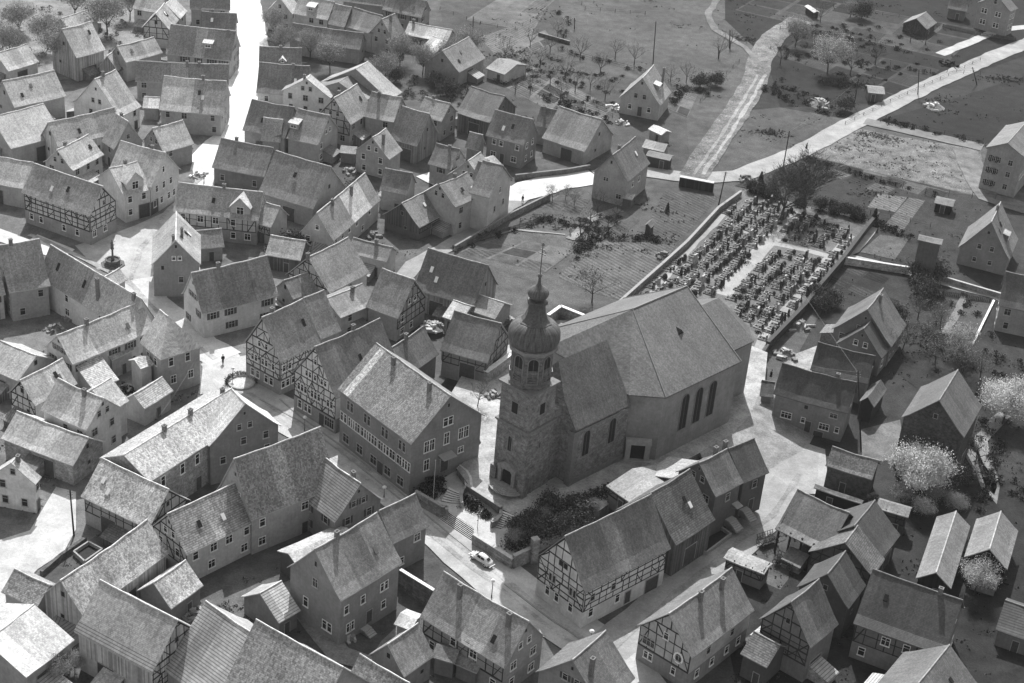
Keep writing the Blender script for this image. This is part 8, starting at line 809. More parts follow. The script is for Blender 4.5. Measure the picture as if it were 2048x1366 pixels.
def steps(label,lo,hi,z0,z1,n,mat):
    # lo and hi are matching polylines of the lowest and the highest nosing
    m=MB(); K=len(lo)
    for k in range(n):
        t0=k/n; za=z0+(z1-z0)*(k+1)/n
        A=[(lo[i][0]+(hi[i][0]-lo[i][0])*t0,lo[i][1]+(hi[i][1]-lo[i][1])*t0) for i in range(K)]; B=[(hi[i][0]+(hi[i][0]-lo[i][0])*.02,hi[i][1]+(hi[i][1]-lo[i][1])*.02) for i in range(K)]
        for i in range(K-1):
            P=[A[i],A[i+1],B[i+1],B[i]]; m.prism([(x,y,z0-.3) for x,y in P],[(x,y,za) for x,y in P])
            dx,dy=P[0][0]-P[3][0],P[0][1]-P[3][1]; L_=max(.01,math.hypot(dx,dy)); ox,oy=dx/L_*.004,dy/L_*.004
            m.poly([(P[0][0]+ox,P[0][1]+oy,z0-.3),(P[1][0]+ox,P[1][1]+oy,z0-.3),(P[1][0]+ox,P[1][1]+oy,za-.03),(P[0][0]+ox,P[0][1]+oy,za-.03)],1)  # near-black face over each riser: its shade is put into the colour
    return tag(m.build('stairs',[mat,plain(.05,.9,.1,.3,2,'shaded riser')]),label,'stairs')
STP=plain(.6,.85,.2,.2,1.5,'stair stone')
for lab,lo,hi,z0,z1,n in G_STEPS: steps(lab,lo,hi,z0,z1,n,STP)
def wall(name,label,pts,h0,th_,z,mat,cap=None,group=None):
    m=MB(); c=MB()
    for (a_,b_) in zip(pts,pts[1:]):
        A=Vector(a_[:2]);B=Vector(b_[:2]); d=(B-A).normalized(); n_=Vector((-d.y,d.x))*th_/2; A=A-d*.05;B=B+d*.05
        q_=[A+n_,B+n_,B-n_,A-n_]; m.prism([(v.x,v.y,z-.5) for v in q_],[(v.x,v.y,z+h0) for v in q_])
        if cap:
            n2=n_*1.25; q_=[A+n2,B+n2,B-n2,A-n2]; c.prism([(v.x,v.y,z+h0) for v in q_],[(v.x,v.y,z+h0+.12) for v in q_])
    o=tag(m.build(name,mat),label,name.replace('_',' '),group)
    if cap: c.build('coping',cap,o)
    return o
for nm,lab,pts_,h_,th_,z_,t_,cap_,grp in G_WALLS: wall(nm,lab,pts_,h_,th_,z_,wallmat(t_,'b' if nm!='board_fence' else 'w'),plain(cap_,.85,.2,.2,2,'coping') if cap_ else None,grp)
# ---------------------------------------------------------------- ground, streets, gardens
m=MB(); X=[-1500,-300,-160,-80,0,80,160,300,1500]; Y=[-200,60,140,220,300,380,460,560,2500]
i0=m.vs([(x,y,0) for y in Y for x in X]); nx=len(X)
for j in range(len(Y)-1):
    for i in range(nx-1): a_=i0+j*nx+i; m.f.append((a_,a_+1,a_+nx+1,a_+nx)); m.m.append(0)
o=m.build('ground',GM('ground',.09,'dirt')); o['kind']='structure'
cnt={'big':0,'bed':0,'street':0}
for nm,pts_,t_,kd in G_AREAS:
    c_='street' if nm=='street' else 'bed' if nm in('garden_bed','lawn') else 'big'; q_=cnt[c_]; cnt[c_]+=1
    z_={'big':.004+.003*q_,'bed':.062+.0006*q_,'street':.125+.003*q_}[c_]
    m=MB(); m.poly([(x,y,z_) for x,y in pts_]); o=m.build(nm,GM(nm,t_,kd)); o['kind']='structure'
for k,(nm,pts_,wd,t_,kd) in enumerate(G_RIBBONS): ribbon(nm,pts_,wd,.155+.0019*k,GM(nm,t_,kd))
for k,(pts_,wd,z_) in enumerate(G_CPATHS): ribbon('path',pts_,wd,z_+.02+.004*k,GM('gravel',.34,'street'))
# kerbs and cobbled gutter lines along the main street
for k,pts_ in enumerate(G_KERBS):
    m=MB()
    for a_,b_ in zip(pts_,pts_[1:]):
        A=Vector(a_);B=Vector(b_); d=(B-A).normalized(); n_=Vector((-d.y,d.x))*.13; q_=[A+n_,B+n_,B-n_,A-n_]; m.prism([(v.x,v.y,0) for v in q_],[(v.x,v.y,.26) for v in q_])
    o=m.build('kerb',plain(.28,.9,.2,.2,2,'kerb')); o['kind']='structure'
# ---------------------------------------------------------------- graves
def grave_meshes():
    out=[]
    for kind in range(6):
        for t in (.03,.05,.12,.3):
            m=MB(); 
            if kind==0: m.box(-.35,.35,-.1,.1,0,1.15)
            elif kind==1:
                m.prism([(-.38,-.1,0),(.38,-.1,0),(.38,-.1,.75),(.2,-.1,1.05),(-.2,-.1,1.05),(-.38,-.1,.75)],[(-.38,.1,0),(.38,.1,0),(.38,.1,.75),(.2,.1,1.05),(-.2,.1,1.05),(-.38,.1,.75)])
            elif kind==2: m.box(-.2,.2,-.15,.15,0,.3); m.box(-.07,.07,-.06,.06,.3,1.4); m.box(-.32,.32,-.06,.06,.95,1.08)
            elif kind==3: m.box(-.55,.55,-.12,.12,0,.8); m.box(-.25,.25,-.12,.12,.8,1.2)
            elif kind==4: m.lathe([(.1,.0),(.34,.12),(.42,.4),(.33,.72),(.1,.9)],7)
            else: m.lathe([(.3,0),(.26,.5),(.16,1.1),(.05,1.4)],7)
            mt=plain(t,.6 if kind<4 else .95,.35,.3,4,'grave stone' if kind<4 else 'clipped yew')
            out.append((kind,m.mesh('headstone',mt)))
    return out
GRM=grave_meshes()
bedm=[]
for t in (.2,.34,.12):
    m=MB(); 
    for x0,x1,y0,y1 in ((-.55,.55,-1.9,-1.78),(-.55,.55,-.12,0),(-.55,-.44,-1.78,-.12),(.44,.55,-1.78,-.12)): m.box(x0,x1,y0,y1,0,.2,0)
    m.box(-.44,.44,-1.78,-.12,0,.1,1); rs=random.Random(3)
    for k in range(9):
        x=rs.uniform(-.35,.35); y=rs.uniform(-1.6,-.25); r_=rs.uniform(.08,.2); m.tube((x,y,.05),(x,y,.1+r_*1.3),r_,r_*.4,5,2)
    bedm.append(m.mesh('grave_bed',[plain(t,.8,.2,.2,3,'grave kerb'),plain(.14,.95,.1,.5,6,'grave soil'),plain(.12,.95,.1,.6,8,'grave planting')]))
FIELD_LAB=['left cemetery field','back right cemetery field','front right cemetery field','strip along the cemetery walls']
SHAPE=['upright slab','shouldered stone','cross','broad stepped stone','clipped shrub','tapering shrub']
rs=random.Random(11); NG=0
for (x,y,ang,f,row) in G_GRAVES:
    if NG>=298: break
    kd=rs.choice([0,0,1,1,2,3,4,4,5,5]); ti=rs.choice([0,0,0,1,2,3,3]) if kd<4 else rs.choice([0,1]); me=GRM[kd*4+ti][1]
    z=1.2; tone=['black','dark','grey','pale'][ti]
    nm='gravestone' if kd<4 else 'grave_shrub'
    gp=f'{tone} {SHAPE[kd]} graves in the {FIELD_LAB[f]}'
    g_=thing('grave' ,f'{tone} {SHAPE[kd]} on a kerbed grave in the {FIELD_LAB[f]}','grave',(x,y,z),ang+rs.uniform(-.2,.2),gp)
    s=rs.uniform(.75,1.35)*(1.25 if kd in (0,1,2) else 1); link('headstone' if kd<4 else 'shrub',me,g_,None,0,(s,s,s*rs.uniform(.85,1.2))); link('grave_bed',bedm[rs.randrange(3)],g_,None,0,(rs.uniform(.8,1.2),rs.uniform(.8,1.1),1)); NG+=1
# ---------------------------------------------------------------- trees
BARK=plain(.06,.9,.1,.3,4,'bark'); 
def branch_mesh(seed,height,spread,depth,r0,twist=.5,nkid=4,lean=.9,tipr=.015):
    rs=random.Random(seed); trunk=MB(); limbs=MB(); tips=[]
    def grow(p,d,L,r,k,mb):
        q=p; seg=3
        for s in range(seg):
            d=(d+Vector((rs.uniform(-1,1),rs.uniform(-1,1),rs.uniform(-.4,.8)))*.16).normalized(); q2=q+d*L/seg; r2=r*(1-.22)
            mb.tube(q,q2,r,r2,5 if k<2 else 3); q=q2; r=r2
            if k>=depth-1: tips.append((q.copy(),L))
            if s>0 and k<depth:
                for _ in range(max(1,nkid-2)):
                    a_=rs.uniform(0,2*PI); dd=(d*rs.uniform(.4,.9)+Vector((math.cos(a_),math.sin(a_),rs.uniform(-.1,.5)))*spread).normalized(); grow(q,dd,L*rs.uniform(.5,.75),max(tipr,r*.55),k+1,limbs)
        if k<depth:
            for _ in range(2):
                a_=rs.uniform(0,2*PI); dd=(d+Vector((math.cos(a_),math.sin(a_),rs.uniform(0,.4)))*spread*.6).normalized(); grow(q,dd,L*rs.uniform(.6,.85),max(tipr,r*.7),k+1,limbs)
    p=Vector((0,0,-.2)); d=Vector((rs.uniform(-.08,.08),rs.uniform(-.08,.08),1)); h0=height*.28; trunk.tube(p,p+d*(h0*.5),r0,r0*.85,8); trunk.tube(p+d*(h0*.5),p+d*h0,r0*.85,r0*.7,8)
    q=p+d*h0
    for k in range(nkid):
        a_=2*PI*k/nkid+rs.uniform(-.4,.4); dd=Vector((math.cos(a_)*lean,math.sin(a_)*lean,rs.uniform(.6,1.2))).normalized(); grow(q,dd,height*.33,r0*.5,1,limbs)
    grow(q,Vector((0,0,1)),height*.36,r0*.55,1,limbs)
    return trunk,limbs,tips
def leaves(tips,seed,n,size,sp):
    rs=random.Random(seed); m=MB()
    for k in range(n):
        p,L=rs.choice(tips); c=p+Vector((rs.gauss(0,sp),rs.gauss(0,sp),rs.gauss(0,sp*.8))); u=Vector((rs.uniform(-1,1),rs.uniform(-1,1),rs.uniform(-1,1))).normalized(); v=u.cross(Vector((rs.uniform(-1,1),rs.uniform(-1,1),rs.uniform(-1,1)))).normalized(); s=size*rs.uniform(.6,1.4)
        m.poly([c-u*s*.5,c+v*s*.35,c+u*s*.5,c-v*s*.35],rs.randrange(2))
    return m
TREES={}
def tree_proto(kind):
    if kind in TREES: return TREES[kind]
    if kind=='blossom': T=branch_mesh(5,7.5,1.2,3,.2,nkid=5,lean=1.15); lv=leaves(T[2],1,36000,.17,.5); mm=[plain(.7,.9,.1,.1,5,'blossom'),plain(.5,.9,.1,.2,5,'young leaf pale')]
    elif kind=='blossom2': T=branch_mesh(15,8,1.1,3,.2); lv=leaves(T[2],2,14000,.18,.5); mm=[plain(.55,.9,.1,.15,5,'pale blossom'),plain(.26,.9,.1,.3,5,'young leaf')]
    elif kind=='bare': T=branch_mesh(9,7,.9,3,.16); lv=None; mm=None
    elif kind=='bare2': T=branch_mesh(23,6,1.0,3,.13); lv=leaves(T[2],4,900,.16,.3); mm=[plain(.2,.9,.1,.2,5,'bud'),plain(.13,.9,.1,.2,5,'bud dark')]
    elif kind=='big': T=branch_mesh(31,13,1.0,4,.42,nkid=5,lean=1.1,tipr=.03); lv=None; mm=None
    elif kind=='misty': T=branch_mesh(41,8,1.1,3,.18); lv=leaves(T[2],7,9000,.2,.55); mm=[plain(.36,.9,.1,.2,5,'spring leaf'),plain(.22,.9,.1,.2,5,'spring leaf dark')]
    elif kind=='bush': T=branch_mesh(51,2.6,1.4,3,.08,nkid=5,lean=1.2); lv=leaves(T[2],8,3500,.2,.35); mm=[plain(.05,.9,.1,.3,5,'bush leaf'),plain(.1,.9,.1,.3,5,'bush leaf light')]
    elif kind=='conifer':
        tr=MB(); tr.tube((0,0,-.2),(0,0,4),.12,.03,6); lv=MB(); rs=random.Random(77); tips=[]
        for k in range(2600):
            z=rs.uniform(.3,4.6); r_=(4.8-z)*.3; a_=rs.uniform(0,2*PI); q=r_*math.sqrt(rs.random()); tips.append((Vector((q*math.cos(a_),q*math.sin(a_),z)),1))
        T=(tr,MB(),tips); lv=leaves(tips,3,3500,.22,.08); mm=[plain(.03,.9,.1,.3,5,'needle'),plain(.055,.9,.1,.3,5,'needle light')]
    TREES[kind]=(T[0].mesh('trunk',BARK),T[1].mesh('limbs',BARK) if T[1].f else None,lv.mesh('foliage',mm) if lv else None); return TREES[kind]
def tree(kind,x,y,z,s,label,cat='tree',nm=None,group=None,seed=0):
    a_,b_,c_=tree_proto(kind); rs=random.Random(int(x*13+y*7)+seed)
    o=thing(nm or {'bush':'bush','conifer':'conifer'}.get(kind,'tree'),label,cat,(x,y,z),rs.uniform(0,6),group); o.scale=(s*rs.uniform(.9,1.1),s*rs.uniform(.9,1.1),s)
    link('trunk',a_,o); 
    if b_: link('branches',b_,o)
    if c_: link('crown',c_,o)
    return o
for kind,x,y,z,s,label,cat,grp in G_TREES: tree(kind,x,y,z,s,label,cat,None,grp)
# ivy and shrub mass of the church garden (nobody could count its stems)
def shrubbery(name,label,pts,z,n,hmax,seed,t=(.035,.07,.2)):
    rs=random.Random(seed); m=MB(); xs=[p[0] for p in pts]; ys=[p[1] for p in pts]
    def inside(x,y):
        c=False; j=len(pts)-1
        for i in range(len(pts)):
            xi,yi=pts[i][:2]; xj,yj=pts[j][:2]
            if (yi>y)!=(yj>y) and x<(xj-xi)*(y-yi)/(yj-yi)+xi: c=not c
            j=i
        return c
    cl=[]
    wd_=name=='weeds'
    while len(cl)<(n//16 if wd_ else max(6,n//120)):
        x=rs.uniform(min(xs),max(xs)); y=rs.uniform(min(ys),max(ys))
        if wd_ and cl and rs.random()<.8:
            b_=rs.choice(cl[-60:]); x=b_[0]+rs.gauss(0,1.6); y=b_[1]+rs.gauss(0,.8)
        if inside(x,y) and not(name=='weeds' and onstreet(x,y)): cl.append((x,y,(rs.random()**2 if wd_ else rs.uniform(.4,1))*hmax,rs.uniform(.6,1.4) if not wd_ else .15+.9*rs.random()**3))
    for k in range(n):
        x,y,h_,r_=rs.choice(cl); a_=rs.uniform(0,2*PI); q=min(abs(rs.gauss(0,.6)),1.6)*r_; zz=z+h_*rs.random()**.6*(1-.5*(q/(r_*1.2))**2)
        c=Vector((x+q*math.cos(a_),y+q*math.sin(a_),zz)); u=Vector((rs.uniform(-1,1),rs.uniform(-1,1),rs.uniform(-.6,1))).normalized(); v=u.cross(Vector((rs.uniform(-1,1),rs.uniform(-1,1),.3))).normalized(); s=rs.uniform(.15,.38)*(.7 if wd_ else 1)
        m.poly([c-u*s*.5,c+v*s*.4,c+u*s*.5,c-v*s*.4],rs.choice((0,0,1,1,2)))
    o=m.build(name,[plain(v_,.9,.1,.3,5,'shrub') for v_ in t]); return tag(o,label,'shrubs',None,'stuff')
for a_ in G_SHRUBS: shrubbery(*a_)
# ---------------------------------------------------------------- fences of posts and wires
FP=plain(.05,.9,.1,.3,5,'fence wood')
for lab,pts_,step,hh,rail,z in G_FENCES:
    f=thing('fence',lab,'fence',(pts_[0][0],pts_[0][1],z)); po=MB(); po.tube((0,0,-.2),(0,0,hh),.07,.06,4); pm_=po.mesh('post',FP); ra=MB(); ox,oy=pts_[0][:2]; np_=0
    for a_,b_ in zip(pts_,pts_[1:]):
        A=Vector(a_[:2])-Vector((ox,oy));B=Vector(b_[:2])-Vector((ox,oy)); n=max(1,int((B-A).length/step))
        for k in range(n+1 if b_ is pts_[-1] else n):
            p=A.lerp(B,k/n); link('post',pm_,f,(p.x,p.y,0),k*.7)
        if rail==2:
            d=(B-A).normalized(); nn=int((B-A).length/.35)
            for k in range(nn): p=A.lerp(B,(k+.5)/nn); q_=d*.1; ra.prism([(p.x-q_.x,p.y-q_.y,.08),(p.x+q_.x,p.y+q_.y,.08),(p.x+q_.x+d.y*.03,p.y+q_.y-d.x*.03,.08),(p.x-q_.x+d.y*.03,p.y-q_.y-d.x*.03,.08)],[(p.x-q_.x,p.y-q_.y,hh-.05),(p.x+q_.x,p.y+q_.y,hh-.05),(p.x+q_.x+d.y*.03,p.y+q_.y-d.x*.03,hh-.05),(p.x-q_.x+d.y*.03,p.y-q_.y-d.x*.03,hh-.05)])
        for zz in ((.45,.9) if rail!=2 else (.25,.8)):
            if zz<hh+.2: ra.tube((A.x,A.y,zz*hh),(B.x,B.y,zz*hh),.035 if rail else .015,n=4)
    ra.build('rail' if rail else 'wire',FP if rail!=2 else plain(.1,.9,.1,.3,5,'pale'),f)
# ---------------------------------------------------------------- poles, lamps, people, vehicles and small things
for lab,x,y,z,h_,lean in G_POLES:
    p=thing('telephone_pole',lab,'telephone pole',(x,y,z)); m=MB(); m.tube((0,0,-.3),(lean*h_,0,h_),.15,.1,7); m.build('pole',plain(.03,.9,.1,.2,4,'tarred wood'),p)
    m=MB(); 
    for k in range(3): zz=h_-.35-.45*k; m.tube((lean*zz,-.05,zz),(lean*zz+.3,-.05,zz+.02),.03,n=4); m.tube((lean*zz-.3,-.05,zz),(lean*zz,-.05,zz+.02),.03,n=4); m.lathe([(.05,zz),(.06,zz+.14)],6,(lean*zz+.3,-.05)); m.lathe([(.05,zz),(.06,zz+.14)],6,(lean*zz-.3,-.05))
    m.build('insulators',METAL,p)
def lamp(lab,x,y,z,h_):
    p=thing('street_lamp',lab,'street lamp',(x,y,z),0,None); m=MB(); m.tube((0,0,-.2),(0,0,h_),.08,.05,7); m.tube((0,0,-.1),(0,0,.6),.13,.1,7); m.build('post',METAL,p)
    m=MB(); m.lathe([(.06,h_),(.3,h_+.05),(.36,h_+.18),(.2,h_+.36),(.05,h_+.42)],10); m.build('lamp_shade',WHITE,p)
for a_ in G_LAMPS: lamp(*a_)
def person(x,y,z,face,lab,coat=.03,skirt=False,arms=(.25,.25),stride=.18):
    p=thing('person',lab,'person',(x,y,z),face)
    V=[(0,0,.95),(0,0,1.15),(0,0,1.4),(0,0,1.5),(0,.01,1.62),(0,.01,1.74),
       (.09,stride*.2,.92),(.1,stride*.6,.5),(.1,stride*.3+.02,.08),(.1,stride*.3+.16,.04),(-.09,-stride*.2,.92),(-.1,-stride*.1,.5),(-.1,-stride,.08),(-.1,-stride+.14,.03),
       (.19,0,1.38),(.24,-.02,1.12),(.25,.08,.88),(.26,.12,.8),(-.19,0,1.38),(-.24,.02,1.12),(-.25,.1,.88),(-.26,.14,.8)]
    E_=[(0,1),(1,2),(2,3),(3,4),(4,5),(0,6),(6,7),(7,8),(8,9),(0,10),(10,11),(11,12),(12,13),(2,14),(14,15),(15,16),(16,17),(2,18),(18,19),(19,20),(20,21)]
    RD=[.14,.14,.15,.06,.1,.09,.09,.065,.045,.04,.09,.065,.045,.04,.07,.05,.038,.03,.07,.05,.038,.03]
    me=bpy.data.meshes.new('body'); me.from_pydata(V,E_,[]); o=link('body',me,p); sk=o.modifiers.new('skin','SKIN'); 
    for i,v in enumerate(me.skin_vertices[0].data): v.radius=(RD[i],RD[i]*.85)
    me.skin_vertices[0].data[0].use_root=True; sb=o.modifiers.new('sub','SUBSURF'); sb.levels=1; sb.render_levels=1; o.data.materials.append(plain(.3,.7,.2,.1,5,'skin'))
    m=MB(); m.lathe([(.26 if skirt else .19,.42 if skirt else .75),(.2,.95),(.17,1.12),(.22,1.36),(.1,1.48)],12); 
    for sg in (-1,1): m.tube((sg*.2,0,1.4),(sg*.25,0,1.12),.085,.07,7); m.tube((sg*.25,0,1.12),(sg*.26,.09,.88),.07,.055,7)
    m.build('coat',plain(coat,.9,.1,.2,5,'cloth'),p,True)
    m=MB()
    if not skirt:
        m.tube((.09,0,.95),(.1,stride*.6,.5),.11,.09,7); m.tube((.1,stride*.6,.5),(.1,stride*.3,.1),.09,.07,7); m.tube((-.09,0,.95),(-.1,-stride*.1,.5),.11,.09,7); m.tube((-.1,-stride*.1,.5),(-.1,-stride,.1),.09,.07,7); m.build('trousers',plain(.05,.9,.1,.2,5,'cloth'),p)
    m=MB(); m.lathe([(.1,1.66),(.125,1.72),(.11,1.8),(.05,1.84)],10,(0,-.01)); m.build('hair',plain(.03,.9,.1,.2,5,'hair'),p,True)
for a_ in G_PEOPLE: person(*a_)
def beetle(x,y,rz,z,lab):
    c=thing('car',lab,'car',(x,y,z),rz)
    PT=plain(.62,.3,.6,.05,2,'car paint'); 
    # hull: sections along the length, x forward
    sec=[(-2.0,.28,.42,.55),(-1.8,.5,.3,.82),(-1.4,.68,.26,1.02),(-.9,.74,.25,1.12),(-.3,.76,.25,1.12),(.4,.76,.25,1.0),(.9,.7,.25,.98),(1.4,.6,.28,.86),(1.8,.42,.32,.68),(2.02,.2,.42,.52)]
    m=MB(); rings=[]
    for X_,hw,zb,zt in sec:
        i=len(m.v); n=14
        for k in range(n): a_=2*PI*k/n; cy=math.cos(a_); sz=math.sin(a_); m.v.append((X_,hw*(abs(cy)**.75)*(1 if cy>0 else -1),(zb+zt)/2+(zt-zb)/2*(abs(sz)**.8)*(1 if sz>0 else -1)))
        rings.append(i)
    for a_,b_ in zip(rings,rings[1:]):
        for k in range(14): m.f.append((a_+k,a_+(k+1)%14,b_+(k+1)%14,b_+k)); m.m.append(0)
    m.f.append(tuple(rings[0]+k for k in range(14))); m.m.append(0); m.f.append(tuple(rings[-1]+k for k in range(14))); m.m.append(0)
    body=link('body',m.mesh('body',PT,True),c)
    m=MB(); rings=[]
    for X_,hw,zt in [(-1.45,.46,1.0),(-1.15,.56,1.22),(-.7,.62,1.42),(-.1,.63,1.5),(.35,.6,1.44),(.62,.58,1.2),(.85,.56,.98)]:
        i=len(m.v)
        for k in range(9): a_=PI*k/8; m.v.append((X_,hw*math.cos(a_)*(1-.12*math.sin(a_)),.9+(zt-.9)*math.sin(a_)**.7))
        rings.append(i)
    for a_,b_ in zip(rings,rings[1:]):
        for k in range(8): m.f.append((a_+k,a_+k+1,b_+k+1,b_+k)); m.m.append(0)
    link('roof',m.mesh('roof',PT,True),c)
    m=MB(); 
    for sg in (-1,1):
        for x0,x1,t0,t1 in ((-.95,-.35,1.3,1.38),(-.25,.38,1.38,1.36)): m.prism([(x0,sg*.635,1.0),(x1,sg*.63,1.0),(x1,sg*.5,t1),(x0,sg*.5,t0)],[(x0,sg*.66,1.0),(x1,sg*.655,1.0),(x1,sg*.53,t1),(x0,sg*.53,t0)])
    m.prism([(.9,-.45,.98),(.9,.45,.98),(.5,.4,1.38),(.5,-.4,1.38)],[(.95,-.45,1.0),(.95,.45,1.0),(.55,.4,1.4),(.55,-.4,1.4)])
    m.prism([(-1.5,-.3,1.02),(-1.5,.3,1.02),(-1.12,.28,1.26),(-1.12,-.28,1.26)],[(-1.53,-.3,1.05),(-1.53,.3,1.05),(-1.15,.28,1.29),(-1.15,-.28,1.29)]); m.build('side_window',GLASS,c)
    fen=MB(); fen.lathe([(.05,-.16),(.3,-.14),(.37,0),(.3,.14),(.05,.16)],14)
    for X_ in (-1.25,1.25):
        for sg in (-1,1):
            w_=MB(); w_.tube((X_,sg*.58,.32),(X_,sg*.74,.32),.32,n=14); wo=w_.build('wheel',plain(.03,.8,.2,.1,3,'tyre'),c); h_=MB(); h_.tube((X_,sg*.745,.32),(X_,sg*.76,.32),.16,n=12); h_.build('hubcap',plain(.5,.25,.6,.05,3,'chrome'),wo)
            f_=MB(); 
            for k in range(8):
                a0=PI*k/8-.15; a1=PI*(k+1)/8-.15; f_.prism([(X_+.44*math.cos(a0),sg*.5,.34+.4*math.sin(a0)),(X_+.44*math.cos(a1),sg*.5,.34+.4*math.sin(a1)),(X_+.4*math.cos(a1),sg*.78,.34+.33*math.sin(a1)),(X_+.4*math.cos(a0),sg*.78,.34+.33*math.sin(a0))],[(X_+.4*math.cos(a0),sg*.5,.3+.36*math.sin(a0)),(X_+.4*math.cos(a1),sg*.5,.3+.36*math.sin(a1)),(X_+.34*math.cos(a1),sg*.77,.3+.3*math.sin(a1)),(X_+.34*math.cos(a0),sg*.77,.3+.3*math.sin(a0))])
            f_.build('mudguard',PT,c)
    for sg in (-1,1): m=MB(); m.tube((1.6,sg*.55,.62),(1.72,sg*.56,.64),.12,n=10); m.build('headlight',plain(.6,.2,.6,.05,3,'lamp glass'),c)
    for X_ in (-2.12,2.12): m=MB(); m.box(X_-.04,X_+.04,-.6,.6,.36,.46); m.build('bumper',plain(.5,.25,.6,.05,3,'chrome'),c)
for a_ in G_CARS: beetle(*a_)
def cart(x,y,rz,z,lab,load=True):
    c=thing('cart',lab,'cart',(x,y,z),rz); WD=plain(.07,.9,.1,.3,4,'cart wood')
    m=MB(); m.box(-1.6,1.6,-.6,.6,.75,.85); 
    for sg in (-1,1):
        for k in range(7): xx=-1.5+.5*k; m.prism([(xx-.04,sg*.6,.85),(xx+.04,sg*.6,.85),(xx+.04,sg*.9,1.6),(xx-.04,sg*.9,1.6)],[(xx-.04,sg*.65,.85),(xx+.04,sg*.65,.85),(xx+.04,sg*.95,1.6),(xx-.04,sg*.95,1.6)])
        m.tube((-1.6,sg*.92,1.6),(1.6,sg*.92,1.6),.05,n=4); m.tube((-1.6,sg*.76,1.2),(1.6,sg*.76,1.2),.04,n=4)
    m.tube((1.6,0,.6),(3.6,0,.4),.06,n=5); m.build('wagon_bed',WD,c)
    for X_,r_ in ((-1.1,.55),(1.1,.45)):
        for sg in (-1,1):
            w_=MB(); n=14
            for k in range(n):
                a0=2*PI*k/n;a1=2*PI*(k+1)/n; w_.tube((X_+r_*math.cos(a0),sg*.75,r_+r_*math.sin(a0)),(X_+r_*math.cos(a1),sg*.75,r_+r_*math.sin(a1)),.05,n=4)
                if k%2==0: w_.tube((X_,sg*.75,r_),(X_+r_*math.cos(a0),sg*.75,r_+r_*math.sin(a0)),.03,n=4)
            w_.tube((X_,sg*.65,r_),(X_,sg*.85,r_),.1,n=6); w_.build('wheel',WD,c)
    if load:
        m=MB(); rs=random.Random(4)
        for k in range(60): p=Vector((rs.uniform(-1.4,1.4),rs.uniform(-.6,.6),rs.uniform(.85,1.3))); d=Vector((rs.uniform(-.5,.5),rs.uniform(-.2,.2),rs.uniform(-.1,.2))); m.tube(p,p+d,.05,.03,4)
        m.build('brushwood',plain(.12,.9,.1,.3,5,'straw'),c)
for a_ in G_CARTS: cart(*a_)
# fountain in the market square
fx,fy=G_FOUNTAIN; f=thing('fountain','old stone fountain with a statue on a column in the white market square','fountain',(fx,fy,.1)); ST=plain(.12,.85,.2,.3,3,'weathered stone')
m=MB(); m.lathe([(2.3,0),(2.3,.18),(1.75,.18),(1.75,.36),(1.6,.36)],8); m.build('step',ST,f)
m=MB(); m.lathe([(1.35,.3),(1.45,1.05),(1.55,1.1),(1.5,1.2),(1.2,1.2),(1.2,.9)],8); b_=m.build('basin',ST,f); m=MB(); m.lathe([(1.2,.95),(1.2,1.0)],8); m.build('water',GLASS,b_)
m=MB(); m.lathe([(.35,1.),(.3,1.6),(.2,1.8),(.18,3.1),(.34,3.3),(.34,3.5)],10); m.build('column',ST,f)
m=MB(); m.lathe([(.25,3.5),(.28,4.1),(.2,4.5),(.26,4.75),(.1,4.9),(.15,5.05),(.05,5.25)],9); m.tube((.1,0,4.7),(.6,0,4.9),.06,.04,5); m.tube((-.1,0,4.7),(-.35,0,4.3),.06,.04,5); m.build('statue',ST,f)
# round planter at the plaza corner
m=MB(); px_,py_=G_PLANTER; n=28
for k in range(n):
    a0=2*PI*k/n;a1=2*PI*(k+1)/n; P=lambda r,a_,z:(r*math.cos(a_),r*math.sin(a_),z); m.prism([P(2.3,a0,0),P(2.3,a1,0),P(1.95,a1,0),P(1.95,a0,0)],[P(2.3,a0,.35),P(2.3,a1,.35),P(1.95,a1,.35),P(1.95,a0,.35)])
pl=thing('planter','round kerbed planting bed with a low hedge at the bright plaza corner','planter',(px_,py_,.12)); m.build('kerb_ring',plain(.35,.9,.1,.2,2,'concrete'),pl)
m=MB(); m.lathe([(1.95,.02),(1.95,.15)],24); m.build('soil',plain(.5,.9,.1,.3,3,'sand'),pl)
m=MB(); rs=random.Random(9)
for k in range(1200):
    a_=rs.uniform(.1,PI*1.15); r_=rs.gauss(2.45,.18); c=Vector((r_*math.cos(a_),r_*math.sin(a_),rs.uniform(.1,.9))); u=Vector((rs.uniform(-1,1),rs.uniform(-1,1),rs.uniform(-1,1)))*.12; v=Vector((rs.uniform(-1,1),rs.uniform(-1,1),rs.uniform(-1,1)))*.1; m.poly([c-u,c+v,c+u,c-v])
m.build('hedge',plain(.08,.9,.1,.3,5,'hedge'),pl)
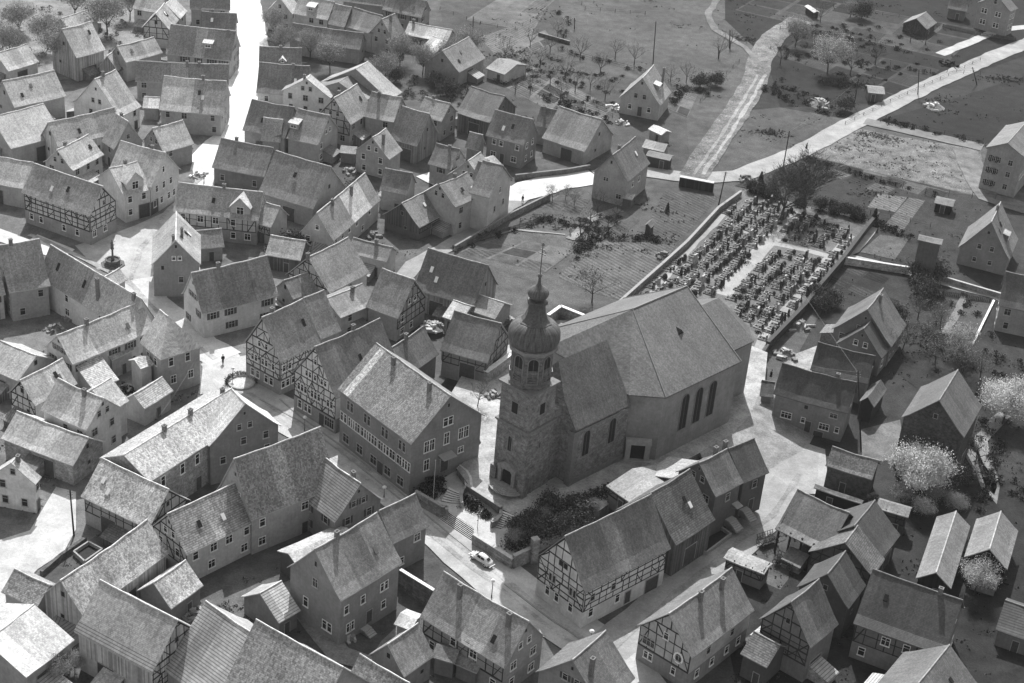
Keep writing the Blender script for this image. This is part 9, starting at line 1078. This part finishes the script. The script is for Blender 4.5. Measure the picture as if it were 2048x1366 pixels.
def clutter(lab,x,y,z,t,seed,n=12,s=1.,cat='rubble heap'):
    rs=random.Random(seed); m=MB(); m.lathe([(s*.95,-.1),(s*.8,.05),(s*.5,.3*s*.6),(s*.1,.42*s)],9,mi=2)
    for k in range(n):
        a_=rs.uniform(0,2*PI); r_=rs.random()*s; c=Vector((r_*math.cos(a_),r_*math.sin(a_),0)); w_,l_,h_=rs.uniform(.1,.35),rs.uniform(.2,.8),rs.uniform(.1,.5); q=rs.uniform(0,PI); ux,uy=math.cos(q),math.sin(q)
        P=[(c.x+ux*l_*i-uy*w_*j,c.y+uy*l_*i+ux*w_*j) for i,j in((-1,-1),(1,-1),(1,1),(-1,1))]; z0=(1-r_/s)*.4*s; m.prism([(a1,b1,-.1) for a1,b1 in P],[(a1+rs.uniform(-.1,.1),b1+rs.uniform(-.1,.1),z0+h_) for a1,b1 in P],rs.randrange(2))
    o=m.build('heap',[plain(t,.9,.1,.3,4,'heap'),plain(t*.5,.9,.1,.3,4,'heap'),plain(min(.2,t*.5),.9,.1,.4,2,'heap base')],None,False,(x,y,z)); o.name=cat.replace(' ','_'); tag(o,lab,cat)
for a_ in G_CLUTTER: clutter(*a_)
def pit(pts,z,lab):
    p=thing('dung_pit',lab,'pit',(pts[0][0],pts[0][1],z)); m=MB(); ox,oy=pts[0]
    for a_,b_ in zip(pts,pts[1:]+pts[:1]):
        A=Vector((a_[0]-ox,a_[1]-oy));B=Vector((b_[0]-ox,b_[1]-oy)); d=(B-A).normalized(); n_=Vector((-d.y,d.x))*.12; q_=[A+n_,B+n_,B-n_,A-n_]; m.prism([(v.x,v.y,-.2) for v in q_],[(v.x,v.y,.75) for v in q_])
    m.build('pit_wall',plain(.3,.9,.1,.2,3,'concrete'),p); m=MB(); m.poly([(x-ox,y-oy,.15) for x,y in pts]); m.build('dung',DARK,p)
for a_ in G_PITS: pit(*a_)
for lab,x,y,z,h_ in G_FLAGPOLES: tag((lambda m:(m.tube((0,0,-.3),(0,0,h_),.06,.03,6),m.lathe([(.02,h_-.02),(.09,h_+.05),(.02,h_+.15)],8),m.build('flagpole',plain(.45,.6,.3,.1,3,'pole paint'),None,False,(x,y,z)))[2])(MB()),lab,'flagpole')
# overhead wires
for lab,a_,b_ in G_WIRES:
    m=MB(); A=Vector(a_);B=Vector(b_); P=[A.lerp(B,k/8)-Vector((0,0,4*.6*(k/8)*(1-k/8))) for k in range(9)]
    for p,q in zip(P,P[1:]): m.tube(p,q,.018,n=3)
    tag(m.build('overhead_wire',METAL),lab,'wire')
HAZE=.00007
# ---------------------------------------------------------------- thin spring haze round the whole place
m=MB(); m.box(-1505,1505,-205,2505,-2.0,152.0)
hz=m.build('haze',[]); hz['kind']='stuff'
hm=bpy.data.materials.new('haze'); hm.use_nodes=True; hn=hm.node_tree; hn.nodes.clear(); ho=hn.nodes.new('ShaderNodeOutputMaterial'); hv=hn.nodes.new('ShaderNodeVolumePrincipled')
hv.inputs['Color'].default_value=(.9,.9,.9,1); hv.inputs['Density'].default_value=HAZE; hv.inputs['Anisotropy'].default_value=.35
hn.links.new(hv.outputs[0],ho.inputs['Volume']); hz.data.materials.clear(); hz.data.materials.append(hm)
